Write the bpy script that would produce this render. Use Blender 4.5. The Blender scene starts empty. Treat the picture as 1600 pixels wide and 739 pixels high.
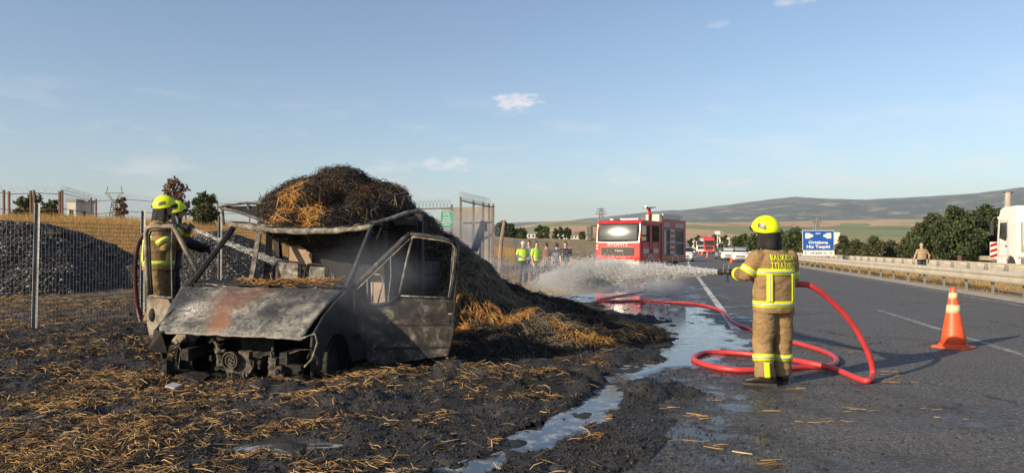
import bpy, bmesh, math, random
import numpy as np
from mathutils import Vector, Matrix, noise
random.seed(7)
rng = np.random.default_rng(11)
scene = bpy.context.scene
COL = scene.collection
R = math.radians

# ------------------------------------------------------------------ camera
FPX = 1110.0
PITCH = math.atan(16.5 / FPX)
CAMZ = 1.5
cam_d = bpy.data.cameras.new('camera')
cam = bpy.data.objects.new('camera', cam_d)
COL.objects.link(cam)
cam.location = (0, 0, CAMZ)
cam.rotation_euler = (R(90) + PITCH, 0, 0)
cam_d.sensor_width = 36.0
cam_d.lens = FPX / 1600 * 36.0
cam_d.clip_start = 0.1
cam_d.clip_end = 60000
scene.camera = cam

# ------------------------------------------------------------------ sky + sun
SUN_EL = R(20)
SUN_TRAVEL = Vector((0.815, 0.58, 0)).normalized()          # the way light travels over the ground
to_sun = Vector((-SUN_TRAVEL.x * math.cos(SUN_EL), -SUN_TRAVEL.y * math.cos(SUN_EL), math.sin(SUN_EL)))
world = bpy.data.worlds.new('World')
scene.world = world
world.use_nodes = True
wn, wl = world.node_tree.nodes, world.node_tree.links
wn.clear()
w_out = wn.new('ShaderNodeOutputWorld')
w_bg = wn.new('ShaderNodeBackground')
w_bg.inputs['Strength'].default_value = 0.096
sky = wn.new('ShaderNodeTexSky')
sky.sky_type = 'NISHITA'
sky.sun_disc = False
sky.sun_elevation = SUN_EL
sky.sun_rotation = math.atan2(to_sun.x, to_sun.y) % (2 * math.pi)
sky.altitude = 100
sky.air_density = 1.0
sky.dust_density = 0.7
sky.ozone_density = 2.2
# thin scattered clouds low over the horizon, all round the sky
tc = wn.new('ShaderNodeTexCoord')
sepw = wn.new('ShaderNodeSeparateXYZ'); wl.new(tc.outputs['Generated'], sepw.inputs[0])
def wmath(op, a, b=None, c=None, clamp=False):
    n = wn.new('ShaderNodeMath'); n.operation = op; n.use_clamp = clamp
    for i, q in enumerate((a, b, c)):
        if q is None: continue
        if isinstance(q, (int, float)): n.inputs[i].default_value = q
        else: wl.new(q, n.inputs[i])
    return n.outputs[0]
az = wmath('ARCTAN2', sepw.outputs['X'], sepw.outputs['Y'])
el = wmath('ARCSINE', sepw.outputs['Z'])
comb = wn.new('ShaderNodeCombineXYZ')
wl.new(wmath('MULTIPLY', az, 7.0), comb.inputs[0]); wl.new(wmath('MULTIPLY', el, 26.0), comb.inputs[1])
cn = wn.new('ShaderNodeTexNoise'); cn.inputs['Scale'].default_value = 1.3; cn.inputs['Detail'].default_value = 6
cn.inputs['Roughness'].default_value = 0.55
wl.new(comb.outputs[0], cn.inputs['Vector'])
comb2 = wn.new('ShaderNodeCombineXYZ')
wl.new(wmath('MULTIPLY', az, 40.0), comb2.inputs[0]); wl.new(wmath('MULTIPLY', el, 90.0), comb2.inputs[1])
cn2 = wn.new('ShaderNodeTexNoise'); cn2.inputs['Scale'].default_value = 1.2; cn2.inputs['Detail'].default_value = 5
wl.new(comb2.outputs[0], cn2.inputs['Vector'])
thin = wmath('MULTIPLY', wmath('SUBTRACT', cn.outputs['Fac'], 0.52, clamp=True), 2.0, clamp=True)
band = wmath('SUBTRACT', 1.0, wmath('MULTIPLY', wmath('ABSOLUTE', wmath('SUBTRACT', el, 0.09)), 7.0), clamp=True)
cmask = wmath('MULTIPLY', thin, band)
# small cumulus puffs (azimuth, elevation, half-width, half-height, strength)
for (px, py, hw, hh, st) in ((808, 158, 50, 17, 1.0), (700, 257, 62, 13, .75), (1320, 285, 85, 11, .95), (1145, 286, 55, 7, .8), (1480, 290, 90, 6, .5),
                             (1540, 255, 55, 9, .8), (1318, 250, 30, 8, .35), (1240, 1, 45, 6, .5), (1125, 36, 20, 8, .35), (1290, 263, 22, 6, .35), (740, 232, 30, 6, .3)):
    a0 = math.atan((px - 800) / FPX); e0 = math.atan((386 - py) / FPX * math.cos(a0))
    dx = wmath('DIVIDE', wmath('SUBTRACT', az, a0), hw / FPX)
    dy = wmath('DIVIDE', wmath('SUBTRACT', el, e0), hh / FPX)
    d2 = wmath('ADD', wmath('MULTIPLY', dx, dx), wmath('MULTIPLY', dy, dy))
    m = wmath('SUBTRACT', 1.0, d2)
    m = wmath('ADD', m, wmath('MULTIPLY', wmath('SUBTRACT', cn2.outputs['Fac'], 0.57), 3.4))
    m = wmath('MULTIPLY', m, st * .62, clamp=True)
    m = wmath('MINIMUM', m, st * .62)
    cmask = wmath('MAXIMUM', cmask, m)
mixw = wn.new('ShaderNodeMix'); mixw.data_type = 'RGBA'
wl.new(cmask, mixw.inputs['Factor'])
wl.new(sky.outputs[0], mixw.inputs['A'])
mixw.inputs['B'].default_value = (6.6, 6.3, 6.2, 1)
tint = wn.new('ShaderNodeMix'); tint.data_type = 'RGBA'; tint.blend_type = 'MULTIPLY'; tint.inputs['Factor'].default_value = 1.0; tint.inputs['B'].default_value = (1.0, .945, .93, 1)
wl.new(mixw.outputs['Result'], tint.inputs['A']); wl.new(tint.outputs['Result'], w_bg.inputs['Color'])
wl.new(w_bg.outputs[0], w_out.inputs['Surface'])

sun_d = bpy.data.lights.new('sun', 'SUN')
sun_d.energy = 4.1
sun_d.angle = R(0.55)
sun_d.color = (1.0, 0.81, 0.56)
sun = bpy.data.objects.new('sun', sun_d)
COL.objects.link(sun)
sun.rotation_euler = to_sun.to_track_quat('Z', 'Y').to_euler()
sun.location = (-20, -12, 20)

vs = scene.view_settings
vs.view_transform = 'Standard'
vs.look = 'None'
vs.exposure = 0.9
vs.gamma = 1.0
vs.use_curve_mapping = False
scene.cycles.max_bounces = 8
scene.cycles.transparent_max_bounces = 48
scene.cycles.volume_bounces = 1
scene.cycles.volume_step_rate = 2.0
scene.cycles.volume_max_steps = 64
scene.cycles.use_denoising = True

# ------------------------------------------------------------------ helpers
def V(*a): return Vector(a[0]) if len(a) == 1 else Vector(a)
CP, SP = math.cos(PITCH), math.sin(PITCH)
def ray(px, py):
    a = (px - 800) / FPX; b = (369.5 - py) / FPX
    return Vector((a, CP - b * SP, SP + b * CP))
def gp(px, py, z=0.0):
    d = ray(px, py); t = (z - CAMZ) / d.z
    return Vector((d.x * t, d.y * t, z))
def at(px, py, D):
    d = ray(px, py); t = D / d.y
    return Vector((d.x * t, D, CAMZ + d.z * t))
HD = R(13.0)
SH, CH = math.sin(HD), math.cos(HD)
def smooth(t):
    t = np.clip(t, 0, 1); return t * t * (3 - 2 * t)
def curve_off(s): return 5.0 * smooth((np.asarray(s) - 60) / 130.0)
def road_z(s): return 0.012 * np.clip(np.asarray(s) - 250, 0, 700)
def road(s, v, z=0.0):
    vv = v + float(curve_off(s))
    return Vector((s * SH + vv * CH, s * CH - vv * SH, z + float(road_z(s))))
def to_road(x, y):
    s = x * SH + y * CH; v = x * CH - y * SH
    return s, v - curve_off(s)

def _hash(ix, iy, seed):
    h = (ix.astype(np.int64) * 374761393 + iy.astype(np.int64) * 668265263 + seed * 1442695041) & 0x7fffffff
    h = ((h ^ (h >> 13)) * 1274126177) & 0x7fffffff
    return ((h ^ (h >> 16)) & 0xffff) / 32767.5 - 1.0
def vn(x, y, seed=0):
    x = np.asarray(x, float); y = np.asarray(y, float)
    ix = np.floor(x); iy = np.floor(y); fx = x - ix; fy = y - iy
    fx = fx * fx * (3 - 2 * fx); fy = fy * fy * (3 - 2 * fy)
    a = _hash(ix, iy, seed); b = _hash(ix + 1, iy, seed); c = _hash(ix, iy + 1, seed); d = _hash(ix + 1, iy + 1, seed)
    return (a * (1 - fx) + b * fx) * (1 - fy) + (c * (1 - fx) + d * fx) * fy
def fbm(x, y, o=4, seed=0):
    t = 0; a = 1.0; n = 0
    for i in range(o):
        t = t + a * vn(np.asarray(x) * 2 ** i, np.asarray(y) * 2 ** i, seed + i); n += a; a *= .5
    return t / n

def tag(o, label=None, cat=None, group=None, kind=None):
    if label: o['label'] = label
    if cat: o['category'] = cat
    if group: o['group'] = group
    if kind: o['kind'] = kind
    return o
def empty(name, loc=(0, 0, 0), rz=0.0, label=None, cat=None, group=None):
    o = bpy.data.objects.new(name, None); COL.objects.link(o)
    o.location = loc; o.rotation_euler = (0, 0, rz); o.empty_display_size = .3
    return tag(o, label, cat, group)
def copy_tree(o, parent=None):
    c = o.copy(); COL.objects.link(c); c.parent = parent
    for ch in list(o.children): copy_tree(ch, c)
    return c
def world_loc(o):
    t = Vector((0, 0, 0))
    while o is not None:
        t = t + Vector(o.location); o = o.parent
    return t

class MB:
    def __init__(s): s.v = []; s.f = []; s.m = []
    def add(s, vs, fs, mi=0):
        b = len(s.v); s.v += [tuple(q) for q in vs]
        s.f += [tuple(i + b for i in f) for f in fs]; s.m += [mi] * len(fs); return s
    def box(s, c, size, rot=None, mi=0):
        c = Vector(c); h = Vector(size) / 2
        pts = [Vector((x * h.x, y * h.y, z * h.z)) for x in (-1, 1) for y in (-1, 1) for z in (-1, 1)]
        if rot is not None:
            if isinstance(rot, (int, float)): rot = Matrix.Rotation(rot, 3, 'Z')
            pts = [rot @ p for p in pts]
        return s.add([p + c for p in pts], [(0, 1, 3, 2), (4, 6, 7, 5), (0, 4, 5, 1), (2, 3, 7, 6), (0, 2, 6, 4), (1, 5, 7, 3)], mi)
    def bx(s, x0, x1, y0, y1, z0, z1, mi=0):
        return s.box(((x0 + x1) / 2, (y0 + y1) / 2, (z0 + z1) / 2), (abs(x1 - x0), abs(y1 - y0), abs(z1 - z0)), None, mi)
    def beam(s, p, q, w, h, up=(0, 0, 1), mi=0):
        p = Vector(p); q = Vector(q); d = (q - p).normalized(); up = Vector(up)
        sd = d.cross(up)
        if sd.length < 1e-4: sd = d.cross(Vector((1, 0, 0)))
        sd.normalize(); u = sd.cross(d)
        pts = [b + sd * (w / 2 * i) + u * (h / 2 * j) for b in (p, q) for i, j in ((-1, -1), (1, -1), (1, 1), (-1, 1))]
        return s.add(pts, [(3, 2, 1, 0), (4, 5, 6, 7), (0, 1, 5, 4), (1, 2, 6, 5), (2, 3, 7, 6), (3, 0, 4, 7)], mi)
    def tube(s, pts, r, n=8, cap=True, closed=False, mi=0):
        pts = [Vector(p) for p in pts]; N = len(pts)
        rr = list(r) if hasattr(r, '__len__') else [r] * N
        tan = []
        for i in range(N):
            a = pts[(i - 1) % N] if (closed or i > 0) else pts[i]
            b = pts[(i + 1) % N] if (closed or i < N - 1) else pts[i]
            t = (b - a); tan.append(t.normalized() if t.length > 1e-9 else Vector((0, 0, 1)))
        ref = Vector((0, 0, 1)) if abs(tan[0].z) < .9 else Vector((1, 0, 0))
        u = tan[0].cross(ref).normalized(); vs = []
        for i in range(N):
            u = (u - tan[i] * u.dot(tan[i]))
            if u.length < 1e-6: u = tan[i].orthogonal()
            u.normalize(); w = tan[i].cross(u)
            for k in range(n):
                a = 2 * math.pi * k / n
                ra, rb = rr[i] if hasattr(rr[i], '__len__') else (rr[i], rr[i])
                vs.append(pts[i] + u * (math.cos(a) * ra) + w * (math.sin(a) * rb))
        fs = []
        for i in range(N if closed else N - 1):
            j = (i + 1) % N
            for k in range(n):
                l = (k + 1) % n
                fs.append((i * n + k, i * n + l, j * n + l, j * n + k))
        if cap and not closed:
            fs.append(tuple(range(n - 1, -1, -1))); fs.append(tuple((N - 1) * n + k for k in range(n)))
        return s.add(vs, fs, mi)
    def loft(s, rings, cap=True, mi=0):
        n = len(rings[0]); vs = [p for r in rings for p in r]; fs = []
        for i in range(len(rings) - 1):
            for k in range(n):
                l = (k + 1) % n
                fs.append((i * n + k, i * n + l, (i + 1) * n + l, (i + 1) * n + k))
        if cap:
            fs.append(tuple(range(n - 1, -1, -1))); fs.append(tuple((len(rings) - 1) * n + k for k in range(n)))
        return s.add(vs, fs, mi)
    def lathe(s, prof, n=16, c=(0, 0, 0), axis='Z', mi=0):
        c = Vector(c); rings = []
        for (r, h) in prof:
            ring = []
            for k in range(n):
                a = 2 * math.pi * k / n; x, y = r * math.cos(a), r * math.sin(a)
                ring.append(c + (Vector((x, y, h)) if axis == 'Z' else Vector((h, x, y)) if axis == 'X' else Vector((y, h, x))))
            rings.append(ring)
        return s.loft(rings, True, mi)
    def plate(s, poly, th, nrm=None, mi=0):
        poly = [Vector(p) for p in poly]
        if nrm is None:
            nrm = Vector((0, 0, 0))
            for i in range(len(poly)): nrm += (poly[i] - poly[0]).cross(poly[(i + 1) % len(poly)] - poly[0])
        nrm = Vector(nrm).normalized() * th; n = len(poly)
        fs = [tuple(range(n - 1, -1, -1)), tuple(range(n, 2 * n))] + [(i, (i + 1) % n, n + (i + 1) % n, n + i) for i in range(n)]
        return s.add(poly + [p + nrm for p in poly], fs, mi)
    def prism_x(s, poly, x0, x1, mi=0):      # poly of (y, z)
        return s.plate([(x0, y, z) for y, z in poly], abs(x1 - x0), (1 if x1 > x0 else -1, 0, 0), mi)
    def grid(s, fn, nu, nv, th=0.0, mi=0):   # fn(u,v)->Vector, thickness along the local normal
        P = [[Vector(fn(i / nu, j / nv)) for j in range(nv + 1)] for i in range(nu + 1)]
        W = nv + 1; vs = [p for r in P for p in r]
        fs = [(i * W + j, (i + 1) * W + j, (i + 1) * W + j + 1, i * W + j + 1) for i in range(nu) for j in range(nv)]
        if th:
            B = len(vs); vs2 = []
            for i in range(nu + 1):
                for j in range(nv + 1):
                    a = P[min(i + 1, nu)][j] - P[max(i - 1, 0)][j]; b = P[i][min(j + 1, nv)] - P[i][max(j - 1, 0)]
                    nn = a.cross(b); nn = nn.normalized() if nn.length > 1e-9 else Vector((0, 0, 1))
                    vs2.append(P[i][j] - nn * th)
            vs += vs2
            fs += [tuple(reversed([q + B for q in f])) for f in list(fs)]
            for i in range(nu):
                for j in (0, nv):
                    a, b = i * W + j, (i + 1) * W + j
                    fs.append((a, a + B, b + B, b) if j == 0 else (a, b, b + B, a + B))
            for j in range(nv):
                for i in (0, nu):
                    a, b = i * W + j, i * W + j + 1
                    fs.append((a, b, b + B, a + B) if i == 0 else (a, a + B, b + B, b))
        return s.add(vs, fs, mi)
    def sphere(s, c, r, n=12, m=8, mi=0):
        c = Vector(c); r = Vector(r) if hasattr(r, '__len__') else Vector((r, r, r)); rings = []
        for j in range(m + 1):
            ph = math.pi * (j / m) * .98 + .01 * math.pi
            rings.append([c + Vector((r.x * math.sin(ph) * math.cos(2 * math.pi * k / n), r.y * math.sin(ph) * math.sin(2 * math.pi * k / n), -r.z * math.cos(ph))) for k in range(n)])
        return s.loft(rings, True, mi)
    def xform(s, mat):
        s.v = [tuple(mat @ Vector(p)) for p in s.v]; return s
    def build(s, name, mats, parent=None, local=False, smooth=False, bevel=0.0, kind=None):
        me = bpy.data.meshes.new(name)
        off = Vector((0, 0, 0)) if (local or parent is None) else world_loc(parent)
        me.from_pydata([tuple(Vector(p) - off) for p in s.v] if off.length else s.v, [], s.f)
        if not isinstance(mats, (list, tuple)): mats = [mats]
        for m in mats: me.materials.append(m)
        if len(mats) > 1: me.polygons.foreach_set('material_index', s.m)
        if smooth: me.polygons.foreach_set('use_smooth', [True] * len(s.f))
        me.update()
        o = bpy.data.objects.new(name, me); COL.objects.link(o); o.parent = parent
        if bevel:
            b = o.modifiers.new('bevel', 'BEVEL'); b.width = bevel; b.segments = 2; b.limit_method = 'ANGLE'; b.angle_limit = R(40)
        if kind: o['kind'] = kind
        return o

def fast_mesh(name, verts, quads=None, tris=None, mat=None, parent=None, smooth=False, kind=None):
    me = bpy.data.meshes.new(name)
    verts = np.asarray(verts, np.float32)
    me.vertices.add(len(verts)); me.vertices.foreach_set('co', verts.ravel())
    nq = 0 if quads is None else len(quads); nt = 0 if tris is None else len(tris)
    li = np.concatenate([np.asarray(quads, np.int32).ravel() if nq else np.zeros(0, np.int32), np.asarray(tris, np.int32).ravel() if nt else np.zeros(0, np.int32)])
    me.loops.add(len(li)); me.loops.foreach_set('vertex_index', li)
    me.polygons.add(nq + nt)
    st = np.concatenate([np.arange(nq) * 4, nq * 4 + np.arange(nt) * 3]).astype(np.int32)
    me.polygons.foreach_set('loop_start', st)
    if smooth: me.polygons.foreach_set('use_smooth', np.ones(nq + nt, bool))
    me.update(calc_edges=True); me.validate()
    if mat: me.materials.append(mat)
    o = bpy.data.objects.new(name, me); COL.objects.link(o); o.parent = parent
    if kind: o['kind'] = kind
    return o

def grid_mesh(name, X, Y, Z, mat, keep=None, smooth=True, kind=None, parent=None):
    nu, nv = X.shape
    idx = np.arange(nu * nv).reshape(nu, nv)
    q = np.stack([idx[:-1, :-1], idx[1:, :-1], idx[1:, 1:], idx[:-1, 1:]], -1).reshape(-1, 4)
    vv = np.stack([X, Y, Z], -1).reshape(-1, 3)
    if keep is not None:
        k = keep.reshape(-1); q = q[k[q].all(1)]
        used = np.unique(q); rm = -np.ones(nu * nv, int); rm[used] = np.arange(len(used)); q = rm[q]; vv = vv[used]
    return fast_mesh(name, vv, quads=q, mat=mat, smooth=smooth, kind=kind, parent=parent)

def strands(name, P, D, L, W, mat, bend=.15, parent=None, kind='stuff', seg=2):
    """bent three-sided straws: P centre, D direction, L length, W width"""
    P = np.asarray(P, float); N = len(P); D = np.asarray(D, float); D = D / np.linalg.norm(D, axis=1, keepdims=True)
    L = np.broadcast_to(L, (N,)); W = np.broadcast_to(W, (N,))
    rv = rng.normal(size=(N, 3)); U = np.cross(D, rv); U /= np.linalg.norm(U, axis=1, keepdims=True) + 1e-9; T = np.cross(D, U)
    bendv = (U * rng.normal(size=(N, 1)) + T * rng.normal(size=(N, 1))) * bend * L[:, None]
    vs = np.zeros((N, 3 * seg + 3, 3))
    for st, (k, b, ws) in enumerate(((-.5, 0, .8), (0, 1, 1), (.5, 0, .55)) if seg == 2 else ((-.5, 0, 1), (.5, .6, .3))):
        c = P + D * (L * k)[:, None] + bendv * b * .5
        for j in range(3):
            a = 2 * math.pi * j / 3
            vs[:, st * 3 + j] = c + (U * math.cos(a) + T * math.sin(a)) * (W * ws * .5)[:, None]
    q = []
    for st in range(seg):
        for j in range(3):
            l = (j + 1) % 3
            q.append((st * 3 + j, st * 3 + l, st * 3 + 3 + l, st * 3 + 3 + j))
    q = np.asarray(q)[None] + (np.arange(N) * (3 * seg + 3))[:, None, None]
    return fast_mesh(name, vs.reshape(-1, 3), quads=q.reshape(-1, 4), mat=mat, parent=parent, kind=kind)

def rocks(name, P, S, mat, parent=None, kind='stuff', flat=.75):
    P = np.asarray(P, float); N = len(P); S = np.broadcast_to(S, (N,))
    o = np.array([(1, 0, 0), (-1, 0, 0), (0, 1, 0), (0, -1, 0), (0, 0, 1), (0, 0, -1)], float)
    t = np.array([(0, 2, 4), (2, 1, 4), (1, 3, 4), (3, 0, 4), (2, 0, 5), (1, 2, 5), (3, 1, 5), (0, 3, 5)])
    vs = o[None] * (rng.uniform(.55, 1.15, (N, 6, 1)))
    vs = vs + rng.normal(0, .16, (N, 6, 3))
    an = rng.uniform(0, 6.28, N); c, s_ = np.cos(an), np.sin(an)
    x = vs[..., 0] * c[:, None] - vs[..., 1] * s_[:, None]; y = vs[..., 0] * s_[:, None] + vs[..., 1] * c[:, None]
    vs = np.stack([x, y, vs[..., 2] * flat], -1) * S[:, None, None] + P[:, None]
    tr = t[None] + (np.arange(N) * 6)[:, None, None]
    return fast_mesh(name, vs.reshape(-1, 3), tris=tr.reshape(-1, 3), mat=mat, parent=parent, kind=kind)

# ------------------------------------------------------------------ materials
def lin(h):
    c = [int(h[i:i + 2], 16) / 255 for i in (0, 2, 4)]
    return tuple(x / 12.92 if x <= .04045 else ((x + .055) / 1.055) ** 2.4 for x in c)
class NT:
    def __init__(s, name):
        s.mat = bpy.data.materials.new(name); s.mat.use_nodes = True
        s.n = s.mat.node_tree.nodes; s.l = s.mat.node_tree.links
        s.b = s.n['Principled BSDF']; s.out = s.n['Material Output']
        s.tc = s.n.new('ShaderNodeTexCoord')
    def link(s, a, b): s.l.new(a, b)
    def math(s, op, a, b=None, clamp=False):
        n = s.n.new('ShaderNodeMath'); n.operation = op; n.use_clamp = clamp
        for i, q in enumerate((a, b)):
            if q is None: continue
            if isinstance(q, (int, float)): n.inputs[i].default_value = q
            else: s.l.new(q, n.inputs[i])
        return n.outputs[0]
    def noise(s, scale, detail=4, rough=.55, vec=None, dist=0, out='Fac'):
        n = s.n.new('ShaderNodeTexNoise'); n.inputs['Scale'].default_value = scale; n.inputs['Detail'].default_value = detail
        n.inputs['Roughness'].default_value = rough; n.inputs['Distortion'].default_value = dist
        s.l.new(vec if vec is not None else s.tc.outputs['Object'], n.inputs['Vector']); return n.outputs[out]
    def vor(s, scale, vec=None, feat='F1', out='Distance'):
        n = s.n.new('ShaderNodeTexVoronoi'); n.inputs['Scale'].default_value = scale; n.feature = feat
        s.l.new(vec if vec is not None else s.tc.outputs['Object'], n.inputs['Vector']); return n.outputs[out]
    def scaled(s, sc, src=None):
        m = s.n.new('ShaderNodeMapping'); m.inputs['Scale'].default_value = sc
        s.l.new(src if src is not None else s.tc.outputs['Object'], m.inputs['Vector']); return m.outputs[0]
    def ramp(s, fac, stops, interp='LINEAR'):
        r = s.n.new('ShaderNodeValToRGB'); r.color_ramp.interpolation = interp
        e = r.color_ramp.elements
        while len(e) < len(stops): e.new(.5)
        for i, (p, c) in enumerate(stops):
            e[i].position = p; e[i].color = (c, c, c, 1) if isinstance(c, (int, float)) else (*c, 1)
        s.l.new(fac, r.inputs['Fac']); return r.outputs['Color']
    def mix(s, fac, a, b):
        m = s.n.new('ShaderNodeMix'); m.data_type = 'RGBA'
        for k, q in (('Factor', fac), ('A', a), ('B', b)):
            if isinstance(q, (int, float)): m.inputs[k].default_value = q
            elif isinstance(q, tuple): m.inputs[k].default_value = (*q, 1)
            else: s.l.new(q, m.inputs[k])
        return m.outputs['Result']
    def sep(s, v):
        n = s.n.new('ShaderNodeSeparateXYZ'); s.l.new(v, n.inputs[0]); return n.outputs
    def bump(s, h, strength=.3, dist=.02):
        b = s.n.new('ShaderNodeBump'); b.inputs['Strength'].default_value = strength; b.inputs['Distance'].default_value = dist
        s.l.new(h, b.inputs['Height']); s.l.new(b.outputs[0], s.b.inputs['Normal'])
    def col(s, c):
        if isinstance(c, tuple): s.b.inputs['Base Color'].default_value = (*c, 1)
        else: s.l.new(c, s.b.inputs['Base Color'])
    def rough(s, r):
        if isinstance(r, (int, float)): s.b.inputs['Roughness'].default_value = r
        else: s.l.new(r, s.b.inputs['Roughness'])
    def set(s, **k):
        for a, b in k.items(): s.b.inputs[a.replace('_', ' ')].default_value = b
    def island(s):
        g = s.n.new('ShaderNodeNewGeometry'); return g.outputs['Random Per Island']
    def pos(s):
        g = s.n.new('ShaderNodeNewGeometry'); return g.outputs['Position']

def M(name, c, rough=.6, c2=None, scale=6, metal=0.0, bump=0.0, bscale=60, bdist=.01, spec=.5, lo=.35, hi=.68):
    t = NT(name)
    if c2 is None: c2 = tuple(x * .72 for x in c)
    n = t.noise(scale, 5)
    t.col(t.ramp(n, [(lo, c2), (hi, c)]))
    t.rough(t.math('ADD', rough, t.math('MULTIPLY', t.math('SUBTRACT', t.noise(scale * 2.3, 3), .5), .25), clamp=True))
    t.set(Metallic=metal); t.b.inputs['Specular IOR Level'].default_value = spec
    if bump: t.bump(t.noise(bscale, 4), bump, bdist)
    return t.mat
def M_island(name, stops, rough=.75, trans=0.0, spec=.3):
    t = NT(name)
    t.col(t.ramp(t.island(), stops)); t.rough(rough); t.b.inputs['Specular IOR Level'].default_value = spec
    if trans:
        tr = t.n.new('ShaderNodeBsdfTranslucent'); t.l.new(t.ramp(t.island(), stops), tr.inputs['Color'])
        mx = t.n.new('ShaderNodeMixShader'); mx.inputs[0].default_value = trans
        t.l.new(t.b.outputs[0], mx.inputs[1]); t.l.new(tr.outputs[0], mx.inputs[2]); t.l.new(mx.outputs[0], t.out.inputs['Surface'])
    return t.mat
def M_glass(name, c=(.02, .025, .03), rough=.06):
    t = NT(name); t.col(c); t.rough(rough); t.b.inputs['Specular IOR Level'].default_value = .8; t.set(IOR=1.5)
    return t.mat
def text_mesh(txt, size, extrude=.002, align='CENTER', bold=0.0, space=1.0):
    cu = bpy.data.curves.new('t', 'FONT'); cu.body = txt; cu.size = size; cu.align_x = align; cu.align_y = 'CENTER'
    cu.extrude = extrude; cu.offset = bold; cu.space_character = space; cu.resolution_u = 3
    ob = bpy.data.objects.new('t', cu); COL.objects.link(ob)
    dg = bpy.context.evaluated_depsgraph_get(); dg.update()
    me = bpy.data.meshes.new_from_object(ob.evaluated_get(dg))
    vs = [v.co.copy() for v in me.vertices]; fs = [tuple(p.vertices) for p in me.polygons]
    bpy.data.objects.remove(ob); bpy.data.curves.remove(cu); bpy.data.meshes.remove(me)
    return vs, fs
def remeshed(mb, voxel, smooth_it=2):
    o = mb.build('tmp', [], None)
    r = o.modifiers.new('r', 'REMESH'); r.mode = 'VOXEL'; r.voxel_size = voxel
    if smooth_it:
        sm = o.modifiers.new('s', 'SMOOTH'); sm.iterations = smooth_it; sm.factor = .5
    dg = bpy.context.evaluated_depsgraph_get(); dg.update()
    me = bpy.data.meshes.new_from_object(o.evaluated_get(dg))
    om = o.data; bpy.data.objects.remove(o); bpy.data.meshes.remove(om)
    return me
# ------------------------------------------------------------------ terrain
def terrain(x, y):
    x = np.asarray(x, float); y = np.asarray(y, float)
    s, v = to_road(x, y)
    L = smooth((-v - 6) / 24)
    z = L * (2.35 * smooth((y - 17) / 16) + .006 * np.clip(y - 40, 0, 400))
    z = z + .36 * smooth((-v - 5.0 - 6 * smooth((y - 13) / 8)) / 2.0) * smooth((y - 5.5) / 4)
    Rr = smooth((v - 25) / 30)
    z = z - .6 * Rr * smooth(s / 20)
    off = np.maximum(np.clip(-v - 4, 0, None), np.clip(v - 25, 0, None))
    z = z + smooth(off / 20) * .35 * fbm(x / 17., y / 17., 3, 5) + road_z(s) * (np.abs(v) < 1e9)
    z = z - .055
    r = np.hypot(x, y)
    # fields rising towards the hills, then the ridge
    az_ = x / np.maximum(y, 1)
    az_ = np.where(y > 1, az_, 3.0)
    front = smooth((az_ + .12) / .2)
    z = z + front * .038 * np.clip(r - 520, 0, 2600) + 10 * smooth((r - 500) / 1200) * fbm(x / 480., y / 480., 4, 9)
    ta = np.array([-2, -.25, -.1, 0, .07, .16, .27, .40, .5, .585, .66, .72, .85, 1.2, 3.2])
    tz = np.array([120, 150, 230, 290, 330, 405, 505, 610, 545, 575, 600, 640, 600, 500, 300])
    ridge = np.interp(np.clip(az_, -2, 3.2), ta, tz)
    mt = smooth((r - 3600) / 5600)
    z = z + mt * np.maximum(ridge * .93 - 98 * front, 20) + mt * 120 * fbm(x / 1500., y / 1500., 5, 21) * (.35 + .65 * smooth((9000 - r) / 3000))
    return z
def tz(x, y): return float(terrain(np.array([x]), np.array([y]))[0])

azs = np.concatenate([np.linspace(-180, -62, 40)[:-1], np.linspace(-62, 62, 420), np.linspace(62, 180, 40)[1:]]) * math.pi / 180
def polar(name, rads, mat):
    A, Rr = np.meshgrid(azs, rads, indexing='ij')
    X = np.sin(A) * Rr; Y = np.cos(A) * Rr
    return grid_mesh(name, X[::1], Y, terrain(X, Y), mat, kind='structure')

t = NT('dry_ground')
p = t.pos()
big = t.noise(.07, 4, .6, p); mid = t.noise(.9, 5, .6, p); fine = t.noise(9, 4, .6, p)
c = t.ramp(mid, [(.3, (.17, .115, .055)), (.5, (.36, .235, .095)), (.7, (.47, .33, .15))])
c2 = t.ramp(fine, [(.3, (.20, .16, .09)), (.7, (.30, .24, .13))])
grn = t.ramp(t.noise(.02, 3, .5, p), [(.5, 0.0), (.62, 1.0)])
c = t.mix(t.ramp(big, [(.45, 0.0), (.6, .55)]), c, c2)
c = t.mix(t.math('MULTIPLY', t.sep(grn)[0], .4), c, (.17, .19, .07))
t.col(c); t.rough(.95); t.bump(t.math('ADD', mid, t.math('MULTIPLY', fine, .4)), .6, .08)
MAT_GROUND = t.mat
t = NT('hill_fields')
p = t.pos()
warp = t.n.new('ShaderNodeVectorMath'); warp.operation = 'ADD'
wv = t.n.new('ShaderNodeVectorMath'); wv.operation = 'SCALE'; wv.inputs['Scale'].default_value = 260
t.link(t.noise(.0022, 3, .5, p, out='Color'), wv.inputs[0]); t.link(p, warp.inputs[0]); t.link(wv.outputs[0], warp.inputs[1])
vec = t.scaled((.0048, .0022, 0), warp.outputs[0])
cell = t.sep(t.vor(1.0, vec, out='Color'))[0]
c = t.ramp(cell, [(0, (.48, .30, .16)), (.2, (.20, .23, .085)), (.38, (.58, .38, .22)), (.55, (.12, .15, .06)), (.68, (.50, .34, .18)), (.85, (.24, .25, .09)), (1, (.45, .33, .17))], 'CONSTANT')
scrub = t.ramp(t.noise(.012, 6, .7, p), [(.56, 0.0), (.64, .8)])
c = t.mix(scrub, c, (.05, .065, .035))
rad = t.n.new('ShaderNodeVectorMath'); rad.operation = 'LENGTH'; t.link(p, rad.inputs[0])
high = t.ramp(t.math('DIVIDE', t.math('ADD', t.sep(p)[2], t.math('MULTIPLY', t.noise(.0016, 4, .6, p), 160)), 400.0), [(.36, 0.0), (.62, 1.0)])
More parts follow.
